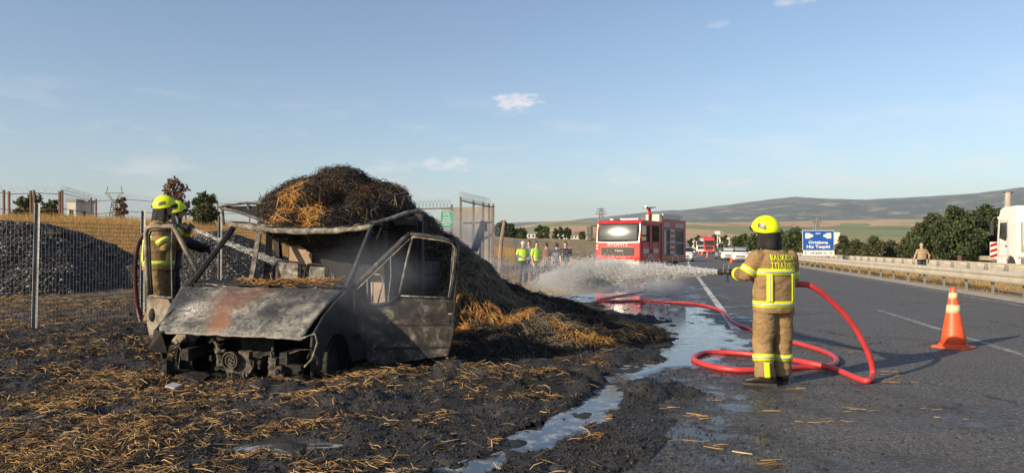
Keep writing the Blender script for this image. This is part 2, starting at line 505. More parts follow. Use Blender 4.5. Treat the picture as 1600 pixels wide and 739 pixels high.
mtn = t.ramp(t.noise(.0045, 7, .68, p), [(.36, (.028, .042, .028)), (.53, (.055, .068, .042)), (.585, (.24, .19, .13)), (.70, (.46, .36, .25))])
c = t.mix(high, c, mtn)
t.col(c); t.rough(.95)
MAT_HILL = t.mat
polar('ground', np.concatenate([[0.3], np.geomspace(1.2, 620, 170)]), MAT_GROUND)
polar('hills', np.geomspace(620, 11000, 130), MAT_HILL)

# ------------------------------------------------------------------ roads
def strip(name, v0, v1, z, mat, s0, s1, ds, nv=1, kind='structure'):
    ss = np.arange(s0, s1 + ds * .5, ds); vvv = np.linspace(v0, v1, nv + 1)
    S, Vv = np.meshgrid(ss, vvv, indexing='ij'); W = Vv + curve_off(S)
    return grid_mesh(name, S * SH + W * CH, S * CH - W * SH, z + road_z(S), mat, kind=kind)
def asphalt(name, wet):
    t = NT(name); p = t.pos()
    n1 = t.noise(.8, 6, .68, p); n2 = t.noise(62, 4, .8, p); n3 = t.noise(21, 5, .75, p)
    c = t.ramp(n1, [(.3, (.074, .073, .073)), (.7, (.105, .103, .10))])
    sp = t.ramp(t.math('ADD', t.math('MULTIPLY', n2, .6), t.math('MULTIPLY', n3, .4)), [(.38, .22), (.5, .85), (.60, 3.6)])
    mx = t.n.new('ShaderNodeMix'); mx.data_type = 'RGBA'; mx.blend_type = 'MULTIPLY'; mx.inputs['Factor'].default_value = 1
    t.link(c, mx.inputs['A']); t.link(sp, mx.inputs['B']); c = mx.outputs['Result']
    # worn wheel tracks along the road
    rot = t.n.new('ShaderNodeMapping'); rot.inputs['Rotation'].default_value = (0, 0, HD); t.link(p, rot.inputs['Vector'])
    rv = t.sep(rot.outputs[0])
    longv = t.scaled((.8, .03, 1), rot.outputs[0])
    tr = t.noise(1.0, 4, .6, longv)
    c = t.mix(t.ramp(tr, [(.45, 0.0), (.7, .35)]), c, (.115, .11, .105))
    # old cracks, some sealed with tar
    wq = t.n.new('ShaderNodeVectorMath'); wq.operation = 'ADD'; t.link(p, wq.inputs[0]); t.link(t.noise(.9, 4, .6, p, out='Color'), wq.inputs[1])
    ed = t.vor(.33, wq.outputs[0], 'DISTANCE_TO_EDGE'); ck = t.math('MULTIPLY', t.sep(t.ramp(ed, [(.004, 1.0), (.012, 0.0)]))[0], t.sep(t.ramp(t.noise(.4, 3, .5, p), [(.48, 0.0), (.56, .8)]))[0])
    c = t.mix(ck, c, (.018, .018, .018))
    rough = .78
    if wet:
        # hosed-down area round the stream: x = across, y = along the road
        d = t.math('ADD', t.math('MULTIPLY', t.math('SUBTRACT', rv[0], .6), .28), t.math('MULTIPLY', t.math('SUBTRACT', t.noise(.55, 5, .65, p), .5), 2.4))
        far = t.math('MULTIPLY', t.math('SUBTRACT', rv[1], 26), .08)
        d = t.math('MAXIMUM', d, far)
        wf = t.ramp(d, [(.12, 1.0), (.42, 0.0)])
        wn_ = t.ramp(t.noise(2.2, 8, .78, p, .5), [(.42, .0), (.54, 1.0)])
        wf = t.math('MULTIPLY', t.sep(wf)[0], t.sep(wn_)[0])
        c = t.mix(t.math('MULTIPLY', wf, .72), c, (.016, .016, .017))
        rough = t.math('SUBTRACT', .82, t.math('MULTIPLY', wf, .58))
        soot = t.ramp(t.noise(1.9, 8, .78, p, .4), [(.46, 0.0), (.62, .9)])
        sf = t.math('MULTIPLY', t.sep(soot)[0], t.sep(t.ramp(d, [(.0, 1.0), (.6, 0.0)]))[0])
        c = t.mix(sf, c, (.02, .019, .018))
        hb = t.math('MULTIPLY', t.math('ADD', n2, n3), t.math('SUBTRACT', 1.15, wf))
    else: hb = t.math('ADD', n2, n3)
    t.col(c); t.rough(rough); t.bump(hb, .8, .01)
    return t.mat
MAT_ASPH = asphalt('asphalt', True); MAT_ASPH2 = asphalt('asphalt_dry', False)
MAT_LINE = M('road_paint', (.62, .61, .57), .7, (.09, .088, .085), 3.2, lo=.40, hi=.50, bump=.3, bscale=90)
MAT_LINE_OLD = M('road_paint_worn', (.30, .30, .29), .75, (.075, .073, .07), 4.5, lo=.40, hi=.58, bump=.3, bscale=90)
MAT_CONC = M('concrete_edge', (.44, .41, .35), .85, (.30, .27, .22), 3, bump=.4, bscale=30)
strip('road', -2.3, 9.0, 0.0, MAT_ASPH, -3, 700, 2.0, 6)
strip('road', 15.2, 24.0, 0.0, MAT_ASPH2, -3, 700, 4.0, 3)
strip('concrete_gutter', 9.0, 9.95, 0.004, MAT_CONC, -3, 420, 3.0, 1)
strip('edge_line', .98, 1.14, 0.004, MAT_LINE, 13.5, 420, 2.0, 1)
s_ = -8.5
while s_ < 300:
    strip('lane_dash', 4.62, 4.76, 0.004, MAT_LINE_OLD, s_, s_ + 9.0, 1.5, 1); s_ += 18.0
strip('edge_line', 8.55, 8.69, 0.004, MAT_LINE_OLD, -2, 420, 3.0, 1)
strip('edge_line', 15.7, 15.84, 0.004, MAT_LINE, -2, 420, 4.0, 1)
# median bank of dry soil
ss = np.arange(-3, 420, .5); vvv = np.linspace(9.9, 15.25, 14)
S, Vv = np.meshgrid(ss, vvv, indexing='ij'); W = Vv + curve_off(S)
q = (Vv - 9.9) / 5.35
grid_mesh('median', S * SH + W * CH, S * CH - W * SH, .01 + road_z(S) + np.sin(q * math.pi) * (-.05 + .12 * fbm(S / 2.3, Vv / 1.3, 3, 4)), MAT_GROUND, kind='structure')

# ------------------------------------------------------------------ burnt verge, puddles
STREAM = [gp(*q) for q in ((700, 760), (790, 712), (868, 668), (905, 648), (952, 615), (985, 580), (1065, 566), (1095, 540), (1085, 508), (1030, 490), (985, 474), (960, 462))]
STW = [.10, .20, .14, .19, .15, .22, .36, .52, .66, .85, .95, 1.0]
PUD = [(gp(450, 702), .62, .17), (gp(115, 697), .34, .07), (gp(5, 655), .3, .12), (gp(870, 672), .2, .12), (gp(915, 640), .26, .12), (gp(640, 735), .3, .08)]
def stream_d(x, y):
    best = np.full(x.shape, 9.0)
    for i in range(len(STREAM) - 1):
        a, b = STREAM[i], STREAM[i + 1]; dx, dy = b.x - a.x, b.y - a.y
        tt = np.clip(((x - a.x) * dx + (y - a.y) * dy) / (dx * dx + dy * dy), 0, 1)
        d = np.hypot(x - a.x - dx * tt, y - a.y - dy * tt) / (1.0 * STW[i] * (1 - tt) + STW[i + 1] * tt)
        best = np.minimum(best, d)
    for (c_, rx, ry) in PUD:
        best = np.minimum(best, np.hypot((x - c_.x) / rx, (y - c_.y) / ry) * 1.0)
    return best + 1.15 * fbm(x * 2.6, y * 2.1, 5, 31)
LUMPS = [(gp(1045, 612), .42, .30, .10), (gp(1000, 622), .25, .2, .07), (gp(1045, 568), .26, .3, .035), (gp(1065, 512), .6, .9, .07), (gp(1010, 500), .7, .9, .10),
         (gp(545, 640), .55, .30, .13), (gp(760, 612), .6, .35, .14), (gp(700, 600), .4, .3, .12), (gp(300, 640), .8, .3, .05), (gp(900, 600), .5, .4, .12), (gp(600, 610), .5, .3, .10), (gp(430, 615), .5, .2, .08),
         (gp(960, 560), .5, .5, .13), (gp(1110, 480), .3, .5, .03), (gp(1130, 535), .25, .4, .02)]
def debris_h(x, y):
    s, v = to_road(x, y)
    edge = -.25 + .55 * fbm(x * .9, y * .9, 4, 41)
    m = smooth((edge - v) / .45 + .5)
    rough = .035 * fbm(x * 1.1, y * 1.1, 3, 1) + .05 * fbm(x * 3.3, y * 3.3, 3, 2) + .028 * fbm(x * 12, y * 12, 2, 3)
    base = terrain(x, y) + .055
    h = base + .035 + rough
    h = h * m * (.35 + .65 * smooth((edge - v) / 1.6)) + (1 - m) * (-.07)
    for (c_, rx, ry, hh) in LUMPS:
        g = np.exp(-(((x - c_.x) / rx) ** 2 + ((y - c_.y) / ry) ** 2))
        h = h + g * (hh * (1 + .9 * fbm(x * 7, y * 7, 2, 8)) + (1 - m) * .07)
    sd = stream_d(x, y)
    carve = smooth((1.25 - sd) / .5)
    nolump = 1.0
    h = h * (1 - carve) + carve * np.minimum(h, -.03 + .13 * fbm(x * 4.5, y * 3.5, 3, 12))
    return h
xs = np.arange(-9.8, 3.8, .05); ys = np.arange(3.2, 19.0, .055)
X, Y = np.meshgrid(xs, ys, indexing='ij')
DB = debris_h(X, Y)
def dz(x, y): return debris_h(np.asarray(x, float), np.asarray(y, float))
t = NT('charred_soil'); p = t.pos()
n1 = t.noise(1.1, 5, .65, p); n2 = t.noise(26, 5, .7, p); n3 = t.noise(5, 5, .65, p)
c = t.ramp(n3, [(.32, (.008, .008, .009)), (.54, (.026, .025, .026)), (.74, (.085, .078, .070))])
c = t.mix(t.ramp(n1, [(.60, 0.0), (.8, .4)]), c, (.085, .062, .036))
# unburnt earth further from the fire, by the fence
sx = t.sep(p)
f = t.math('ADD', t.math('MULTIPLY', t.math('SUBTRACT', -3.2, sx[0]), .16), t.math('MULTIPLY', t.math('SUBTRACT', n3, .5), 1.6))
f = t.math('MULTIPLY', f, t.sep(t.ramp(t.math('MULTIPLY', sx[1], .1), [(.72, 0.0), (1.0, 1.0)]))[0])
c = t.mix(t.ramp(f, [(.25, 0.0), (.9, .75)]), c, (.17, .12, .07))
t.col(c); t.rough(t.ramp(n1, [(.35, .45), (.6, .92)])); t.bump(t.math('ADD', n2, n3), 1.0, .03)
MAT_CHAR = t.mat
grid_mesh('burnt_ground', X, Y, DB, MAT_CHAR, keep=(DB > -.05), kind='structure')

t = NT('foamy_water'); p = t.pos()
foam = t.ramp(t.noise(6, 7, .7, p, .4), [(.50, 0.0), (.62, .8)])
t.col(t.mix(foam, (.030, .032, .034), (.42, .44, .46))); t.rough(t.mix(foam, (.06, .06, .06), (.6, .6, .6)))
t.b.inputs['Specular IOR Level'].default_value = .9
t.bump(t.noise(9, 3, .5, p), .12, .01)
MAT_WATER = t.mat
xs = np.arange(-5, 6.4, .06); ys = np.arange(3.4, 24, .06)
X2, Y2 = np.meshgrid(xs, ys, indexing='ij')
sd = stream_d(X2, Y2)
grid_mesh('puddle', X2, Y2, np.clip((1.2 - sd) * .06, -.03, .012), MAT_WATER, keep=(sd < 1.7), kind='structure')
# ------------------------------------------------------------------ burnt van
VL = Vector((-3.08, 7.7, 0)); VR = Vector((CH, -SH, 0)); VB = Vector((SH, CH, 0))
CAMP = Vector((0, 0, CAMZ))
def vw(x, y, z): return VL + VR * x + VB * y + Vector((0, 0, z))
def vry(px, py, ly):
    d = ray(px, py); t_ = (ly - (CAMP - VL).dot(VB)) / d.dot(VB); return CAMP + d * t_
def vrx(px, py, lx):
    d = ray(px, py); t_ = (lx - (CAMP - VL).dot(VR)) / d.dot(VR); return CAMP + d * t_
def crust(o, amp=.012, cuts=3, sc=18, seed=0):
    bm = bmesh.new(); bm.from_mesh(o.data); bmesh.ops.subdivide_edges(bm, edges=[e for e in bm.edges if e.calc_length() > .03], cuts=cuts, use_grid_fill=True); bm.normal_update()
    for v in bm.verts:
        q = v.co + Vector((seed, 0, 0)); v.co = v.co + v.normal * (amp * (noise.noise(q * sc) + .6 * noise.noise(q * sc * 2.3)))
    bm.to_mesh(o.data); bm.free()
    for md in list(o.modifiers): o.modifiers.remove(md)
    return o
van = empty('burnt_van', VL, 0, 'burnt-out flatbed van shell with both cab doors hanging open', 'van')
def burnt(name, dark, midc, light, sc=5, lo=.36, mi_=.52, hi=.7, rough=.75, rust=.35):
    t = NT(name); p = t.pos()
    n = t.noise(sc, 7, .68, p, .5)
    c = t.ramp(n, [(lo, dark), (mi_, midc), (hi, light)])
    if rust:
        c = t.mix(t.math('MULTIPLY', t.sep(t.ramp(t.noise(sc * .7, 5, .6, t.scaled((1, 1, 1.7), p)), [(.55, 0.0), (.68, 1.0)]))[0], rust), c, (.20, .085, .04))
    t.col(c); t.rough(t.ramp(n, [(.3, rough - .15), (.7, min(1, rough + .15))]))
    t.b.inputs['Specular IOR Level'].default_value = .35
    t.bump(t.math('ADD', t.noise(60, 5, .7, p), n), .5, .008)
    return t.mat
BURNT = burnt('burnt_steel_black', (.008, .008, .009), (.019, .019, .019), (.06, .057, .053), 5, .4, .56, .76, rust=.06)
ASH = burnt('ash_coated_steel', (.035, .033, .03), (.19, .175, .15), (.46, .43, .37), 10, .34, .5, .70, .85, .12)
DOORM = burnt('scorched_door_paint', (.012, .012, .013), (.05, .047, .042), (.27, .25, .21), 7, .40, .54, .72, .7, .15)
DOORL = burnt('scorched_door_paint_pale', (.05, .045, .038), (.20, .17, .13), (.40, .36, .29), 5, .36, .5, .68, .7, .35)
FEND = burnt('sooty_wing_paint', (.010, .011, .013), (.028, .030, .034), (.16, .17, .185), 4.5, .42, .58, .78, .6, .05)
CABIN = burnt('cab_wall_scorched', (.012, .011, .011), (.035, .031, .028), (.13, .105, .085), 2.2, .45, .6, .78, .85, .12)
TANP = M('baked_trim', (.42, .31, .22), .8, (.26, .19, .13), 6)
ENG = burnt('burnt_engine_metal', (.02, .019, .017), (.075, .066, .054), (.20, .175, .14), 14, .35, .5, .7, .8, .3)
# hood: pale ash, a rust flare and a flaked paint patch
t = NT('burnt_hood'); p = t.pos()
n = t.noise(5, 8, .7, p, .8); nf = t.noise(24, 6, .7, p)
c = t.ramp(t.math('ADD', t.math('MULTIPLY', n, .62), t.math('MULTIPLY', nf, .38)), [(.36, (.025, .026, .027)), (.47, (.10, .10, .095)), (.58, (.26, .25, .22)), (.70, (.46, .44, .38))])
def blobmask(t, p, cpos, r, warp=.6, stretch=(1, 1, 1)):
    v = t.n.new('ShaderNodeVectorMath'); v.operation = 'SUBTRACT'; t.link(p, v.inputs[0]); v.inputs[1].default_value = cpos
    w = t.n.new('ShaderNodeVectorMath'); w.operation = 'MULTIPLY'; t.link(v.outputs[0], w.inputs[0]); w.inputs[1].default_value = stretch
    l = t.n.new('ShaderNodeVectorMath'); l.operation = 'LENGTH'; t.link(w.outputs[0], l.inputs[0])
    d = t.math('DIVIDE', l.outputs['Value'], r)
    d = t.math('ADD', d, t.math('MULTIPLY', t.math('SUBTRACT', t.noise(6, 8, .72, p, .6), .5), warp * 4.5))
    brk = t.sep(t.ramp(t.noise(34, 6, .75, p), [(.36, .35), (.50, 1.0)]))[0]
    return t.math('MULTIPLY', t.sep(t.ramp(d, [(.35, 1.0), (1.2, 0.0)]))[0], brk)
for (px, py, r_, st, colr, wt) in ((285, 460, .46, (1, 1, 1), (.022, .024, .028), .97), (425, 490, .26, (1, 1.3, 1), (.022, .024, .026), .95), (470, 455, .36, (.6, 1, 1), (.03, .032, .035), .9), (262, 485, .26, (1, 1, 1), (.035, .04, .05), .9), (520, 462, .25, (1, 1, 1), (.02, .021, .023), .9),
                                 (372, 466, .40, (.8, 1.2, 1), (.15, .068, .042), .75), (343, 505, .20, (1.2, .8, 1), (.27, .12, .055), .85), (347, 490, .22, (1.1, .8, 1), (.20, .088, .048), .9)):
    c = t.mix(t.math('MULTIPLY', blobmask(t, p, vry(px, py, .05 + (519 - py) / 72 * .81), r_, .5, st), wt), c, colr)
fl = blobmask(t, p, vry(305, 487, .42), .2, .45)
flak = t.ramp(t.noise(30, 4, .8, p, 1.5), [(.47, (.06, .055, .05)), (.53, (.66, .63, .57))])
c = t.mix(t.math('MULTIPLY', fl, .9), c, flak)
t.col(c); t.rough(t.ramp(n, [(.3, .42), (.65, .75)])); t.b.inputs['Specular IOR Level'].default_value = .45
t.bump(t.math('ADD', nf, t.math('MULTIPLY', n, 1.5)), .35, .012)
HOODM = t.mat
fl_, fr_ = vry(246, 519, .05), vry(470, 529, .05)
rl_, rr_ = vry(284, 447, .86), vry(536, 452, .86)
def hoodfn(u, v):
    vv = v ** .9
    a = fl_.lerp(fr_, u); b = rl_.lerp(rr_, u)
    p_ = a.lerp(b, vv)
    p_.z += .03 * math.sin(math.pi * v) + .012 * math.sin(math.pi * u) - .012 + .016 * noise.noise(p_ * 4) + .008 * noise.noise(p_ * 13)
    if v < .06: p_ += VB * (.02) ; p_.z -= .012
    p_.z -= .018 * math.exp(-((u - .45) / .12) ** 2 - ((v - .25) / .2) ** 2)
    return p_
m = MB(); m.grid(hoodfn, 44, 30, -.012); m.build('hood', HOODM, van, smooth=True)
# wings (fenders) with wheel arches
def fender(lx, th):
    poly = [(.04, .44), (.06, .56), (.3, .74), (.6, .89), (.9, .995), (1.02, 1.0), (1.02, .17), (.93, .17)]
    for k in range(9):
        a = math.pi * k / 8; poly.append((.58 + .34 * math.cos(a), .17 + .36 * math.sin(a)))
    poly += [(.20, .2), (.16, .33)]
    m = MB(); m.plate([vw(lx, y, z) for y, z in poly], th, VR)
    return m
f1 = fender(.955, .03).build('fender', FEND, van, bevel=.008)
m = MB(); m.tube([vw(.985, .58 + .345 * math.cos(math.pi * k / 12), .17 + .365 * math.sin(math.pi * k / 12)) for k in range(13)], .014, 6); m.build('arch_lip', FEND, f1, smooth=True)
m = MB(); m.tube([vry(468, 530, .02), vry(492, 521, .06), vry(496, 535, .06), vry(488, 560, .1), vry(476, 573, .12)], .012, 6); m.build('lamp_opening_rim', ASH, f1, smooth=True)
f2 = fender(-.985, .03).build('fender', FEND, van, bevel=.008)
# torn black corner below the left wing
m = MB(); m.plate([vry(243, 513, .04), vry(252, 520, .02), vry(262, 552, .1), vry(232, 547, .05)], .01); m.build('torn_corner_panel', BURNT, van)
# wheels, burnt to the rims
for lx in (-.86, .84):
    w = MB(); w.lathe([(.05, -.1), (.22, -.1), (.235, -.08), (.2, -.05), (.2, .06), (.235, .08), (.22, .1), (.12, .06), (.05, .07)], 20, vw(lx, .58, .2), 'X'); wo = w.build('wheel_rim', BURNT, van, smooth=True)
# engine bay
m = MB(); m.plate([vw(-.95, .93, .08), vw(.95, .93, .08), vw(.95, .93, 1.0), vw(-.95, .93, 1.0)], .03, VB); m.build('firewall', BURNT, van)
m = MB()
for lx in (-.62, .6): m.beam(vw(lx, .12, .30), vw(lx, 1.0, .30), .09, .13)
m.beam(vw(-.6, .62, .10), vw(.6, .62, .10), .1, .1); crust(m.build('chassis_rail', BURNT, van))
eng = MB()
eng.box(vw(.03, .74, .34), (.42, .42, .30), -HD); eng.box(vw(-.02, .74, .52), (.30, .36, .1), -HD); eng.box(vw(.02, .6, .16), (.34, .3, .12), -HD)
for k in range(5): eng.box(vw(-.14 + .08 * k, .34, .18 + .01 * (k % 2)), (.05, .06, .09), -HD)
eo = crust(eng.build('engine_block', BURNT, van, bevel=.02), .03, 4, 11)
pc = vry(360, 563, .25)
m = MB()
for r0, r1, y0 in ((.088, .1, 0), (.055, .066, .012)):
    rings = []
    for rr, dy in ((r0, -.02), (r1, -.02), (r1, .03), (r0, .03)):
        rings.append([pc + VR * (rr * math.cos(2 * math.pi * k / 24)) + Vector((0, 0, rr * math.sin(2 * math.pi * k / 24))) + VB * (dy + y0) for k in range(24)])
    m.loft(rings + [rings[0]], False)
m.loft([[pc + VR * (rr * math.cos(2 * math.pi * k / 24)) + Vector((0, 0, rr * math.sin(2 * math.pi * k / 24))) + VB * dy for k in range(24)] for rr, dy in ((.095, .01), (.095, .05))])
for k in range(4):
    a = k * 1.57 + .4; m.sphere(pc + VR * (.028 * math.cos(a)) + Vector((0, 0, .028 * math.sin(a))), .011, 6, 4)
m.build('crank_pulley', ENG, eo, smooth=False)
m = MB()
p0 = vry(388, 570, .3)
m.plate([vry(372, 548, .3), vry(390, 549, .3), vry(388, 560, .3), vry(394, 575, .3), vry(388, 588, .3), vry(356, 589, .3), (vry(352, 578, .3)), vry(374, 566, .3)], .07, VB); crust(m.build('timing_cover', ENG, eo, bevel=.008))
m = MB()
for k in range(7):
    q_ = vry(358 + 4.6 * k, 585, .27); m.box(q_, (.022, .04, .045), -HD + .2 * k)
crust(m.build('oil_pan_fins', ENG, eo))
m = MB(); q_ = vry(432, 578, .3); m.box(q_, (.15, .12, .11), -HD + .2); m.box(q_ + Vector((-.03, 0, .09)), (.09, .08, .1), -HD); m.box(q_ + Vector((.03, -.05, -.06)), (.12, .06, .06), .3)
m.tube([q_ + Vector((-.03, -.02, .1)), q_ + Vector((-.05, -.02, .19)), q_ + Vector((-.06, .05, .24))], .012, 6); m.sphere(q_ + Vector((.02, -.06, -.01)), .04, 8, 6); crust(m.build('alternator', ENG, eo, bevel=.01))
m = MB(); q_ = vry(344, 545, .25)
m.tube([vry(334, 528, .3), vry(340, 540, .27), vry(342, 550, .26), vry(352, 548, .25)], [.022, .026, .03, .02], 7); m.sphere(vry(341, 549, .24), (.04, .03, .035), 8, 6); m.tube([vry(342, 552, .26), vry(344, 566, .25)], .03, 8); m.box(vry(345, 566, .26), (.07, .05, .08), -HD); crust(m.build('melted_intake', ENG, eo))
m = MB(); q_ = vry(259, 574, .12); m.box(q_, (.14, .12, .17), -HD - .1); m.box(q_ + Vector((.0, -.01, -.11)), (.12, .1, .04), -HD); crust(m.build('lamp_housing', BURNT, van, bevel=.012), .035, 4, 13)
for wp, wr_ in (([(276, 530, .1), (283, 548, .12), (279, 575, .14)], .008), ([(262, 540, .12), (270, 545, .1), (276, 541, .1)], .007), ([(452, 552, .12), (470, 546, .1), (486, 546, .1), (480, 560, .1)], .006), ([(300, 540, .5), (330, 549, .45), (350, 536, .4)], .01)):
    m = MB(); m.tube([vry(*q_) for q_ in wp], wr_, 5); m.build('burnt_wire', ENG, van)
# cowl and dashboard
m = MB()
def cowl(u, v):
    a = vry(284, 446, .87).lerp(vry(540, 451, .87), u); p_ = a + VB * (.35 * v); p_.z += .01 + .03 * v + .012 * noise.noise(p_ * 9); return p_
m.grid(cowl, 40, 8, -.02); co = m.build('cowl_panel', BURNT, van, smooth=True)
m = MB(); m.tube([vry(322, 446, .86) + Vector((0, 0, .02)), vry(350, 449, .86) + Vector((0, 0, .015)), vry(376, 452, .86) + Vector((0, 0, .015))], .008, 6); m.tube([vry(349, 449, .85), vry(349, 442, .9)], .007, 6); m.build('wiper_arm', ASH, co)
for k in range(9):
    m = MB(); q_ = vry(330 + 22 * k + random.uniform(-8, 8), 446, 1.0); m.box(q_ + Vector((0, 0, .0)), (random.uniform(.06, .2), random.uniform(.06, .15), random.uniform(.03, .09)), random.uniform(-.5, .5))
    crust(m.build('dashboard_remnant', BURNT, van, bevel=.01))
# screen pillars, header, roof
WT = 1.45
m = MB(); m.tube([vry(541, 452, .9), vry(553, 424, 1.07), vry(566, 390, 1.28), vry(580, 356, WT)], [.05, .034, .032, .034], 6); m.build('windscreen_pillar', FEND, van)
m = MB(); m.tube([vry(297, 446, .87), vry(318, 418, 1.02), vry(341, 388, 1.22), vry(364, 356, WT)], [.04, .036, .036, .04], 6); m.build('windscreen_pillar', BURNT, van)
m = MB(); hp = [vry(a, b, WT) for a, b in ((359, 352), (380, 354), (400, 357), (440, 361), (480, 362), (520, 361), (552, 358), (582, 354))]
m.tube(hp, [(.022, .036)] * 8, 8); m.tube([q + Vector((0, 0, .035)) + VB * .05 for q in hp], .022, 7); ho = crust(m.build('roof_header', ASH, van, smooth=True), .014, 5, 9)
m = MB()
def rooffn(u, v):
    a = hp[0].lerp(hp[-1], u); i = min(6, int(u * 7)); a = hp[i].lerp(hp[i + 1], u * 7 - i)
    b = vw(-.86 + 1.72 * u, 2.35, 1.70); p_ = a.lerp(b, v); p_.z += .05 - .05 * math.sin(math.pi * v) * math.sin(math.pi * u) + .02 * noise.noise(p_ * 5); return p_
m.grid(rooffn, 24, 12, -.006); m.build('roof_skin', BURNT, van, smooth=True)
m = MB()
m.beam(vw(.93, 2.15, .3), vw(.86, 2.2, 1.72), .07, .09); m.build('rear_cab_pillar', BURNT, van)
m = MB(); m.beam(vw(-.93, 2.15, .3), vw(-.86, 2.2, 1.72), .07, .09); m.build('rear_cab_pillar', BURNT, van)
m = MB()
m.grid(lambda u, v: vw(-.62 + 1.5 * u, 2.3 + .02 * noise.noise(Vector((u * 4, v * 4, 0))), .25 + 1.47 * v), 16, 14, .012); bw = m.build('cab_back_wall', CABIN, van, smooth=True)
m = MB(); m.plate([vry(453, 383, 2.26), vry(462, 378, 2.26), vry(488, 397, 2.26), vry(487, 414, 2.26), vry(452, 412, 2.26)], .006, -VB); m.build('baked_wall_patch', TANP, bw)
m = MB(); m.beam(vry(405, 365, 1.9), vry(392, 442, 1.5), .06, .05); m.build('door_seal_post', ASH, van)
m = MB(); m.plate([vry(579, 441, 2.0), vry(600, 441, 2.0), vry(602, 476, 2.0), vry(580, 477, 2.0)], .02, VB); m.build('scorched_side_trim', TANP, van)
m = MB(); m.tube([vry(610, 396, 1.9), vry(611, 430, 1.9), vry(606, 474, 1.85)], .008, 6); m.build('belt_strap', ASH, van)
# floor and sills
m = MB(); m.plate([vw(-.95, .95, .22), vw(.95, .95, .22), vw(.95, 2.4, .22), vw(-.95, 2.4, .22)], .05, (0, 0, 1)); m.build('cab_floor', BURNT, van)
m = MB(); m.beam(vw(.93, 1.0, .23), vw(.93, 2.4, .23), .08, .2); m.build('sill', BURNT, van)
m = MB(); m.beam(vw(-.93, 1.0, .23), vw(-.93, 2.4, .23), .08, .2); m.build('sill', BURNT, van)
# seat frames
for (a, b) in (((424, 447), (472, 408)), ((472, 449), (514, 412))):
    x0, y0 = a; x1, y1 = b; L_ = 1.75
    m = MB(); m.tube([vry(x0, y0 + 22, L_), vry(x0 + 5, y1 + 10, L_), vry(x0 + 9, y1 + 1, L_), vry(x0 + 16, y1, L_), vry(x1 - 8, y1 + 2, L_), vry(x1 - 2, y1 + 6, L_), vry(x1 - 4, y0 + 22, L_)], .014, 6)
    so = m.build('seat_frame', BURNT, van, smooth=True)
    m = MB(); m.plate([vry(x0 + 9, y0 + 22, L_ + .02), vry(x0 + 11, y1 + 4, L_ + .02), vry(x1 - 6, y1 + 6, L_ + .02), vry(x1 - 9, y0 + 22, L_ + .02)], .02, VB); m.build('seat_back_plate', ASH, so, bevel=.006)
m = MB(); m.tube([vry(575, 475, 1.6), vry(574, 434, 1.6), vry(580, 428, 1.6), vry(594, 429, 1.6), vry(599, 436, 1.6), vry(590, 476, 1.6)], .011, 6); m.tube([vry(582, 472, 1.62), vry(582, 440, 1.62)], .014, 6); m.build('driver_seat_frame', ASH, van, smooth=True)
# driver's door, swung wide open
DD = 8.45
def dp(px, py, o=0.0): return at(px, py, DD + o)
door = MB()
door.plate([dp(556, 462), dp(570, 477), dp(608, 475), dp(627, 463), dp(708, 467), dp(706, 520), dp(699, 556), dp(600, 570), dp(575, 566), dp(560, 520)], .055, (0, 1, 0))
d1 = door.build('door', DOORM, van, bevel=.012)
m = MB(); m.plate([dp(707, 379, -.004), dp(718, 383, -.004), dp(709, 520, -.004), dp(701, 556, -.004), dp(694, 556, -.004), dp(700, 470, -.004)], .062, (0, 1, 0)); m.build('door_pillar', DOORM, d1, bevel=.01)
m = MB(); m.tube([dp(553, 449), dp(575, 428), dp(605, 399), dp(632, 373), dp(641, 366)], [(.024, .034)] * 5, 8); m.tube([dp(641, 366), dp(660, 368), dp(690, 372), dp(712, 381)], .028, 7); m.build('window_frame', DOORM, d1, smooth=True)
m = MB(); m.tube([dp(557, 453, -.03), dp(580, 431, -.03), dp(610, 402, -.03), dp(641, 373, -.03)], .008, 5); m.tube([dp(645, 370, -.03), dp(690, 376, -.03), dp(706, 380, -.03), dp(711, 388, -.03), dp(708, 420, -.03), dp(701, 464, -.03)], .009, 5); m.tube([dp(626, 462, -.03), dp(670, 464, -.03), dp(700, 465, -.03)], .009, 5); m.build('window_channel', ASH, d1, smooth=True)
m = MB(); m.tube([dp(645, 369), dp(636, 405), dp(624, 460)], .015, 6); m.build('quarter_light_bar', ASH, d1, smooth=True)
m = MB(); m.tube([dp(554, 449, -.02), dp(556, 463, -.02), dp(566, 474, -.02), dp(590, 476, -.02), dp(607, 473, -.02), dp(627, 459, -.02)], .02, 7); m.build('quarter_light_sill', FEND, d1, smooth=True)
m = MB(); m.plate([dp(575, 496, -.012), dp(704, 497, -.012), dp(703, 508, -.012), dp(572, 508, -.012)], .02, (0, 1, 0)); m.build('rub_strip', DOORM, d1, bevel=.006)
m = MB(); m.plate([dp(585, 543, -.006), dp(699, 541, -.006), dp(698, 544, -.006), dp(585, 547, -.006)], .01, (0, 1, 0)); m.build('lower_crease', BURNT, d1)
m = MB(); m.plate([dp(697, 472, -.008), dp(708, 472, -.008), dp(707, 492, -.008), dp(698, 492, -.008)], .02, (0, 1, 0)); m.build('handle_recess', BURNT, d1)  # raised black plate paints the shade of the handle hole
m = MB(); m.tube([dp(700, 491, -.015), dp(708, 490, -.015)], .012, 6); m.build('door_handle', ASH, d1)
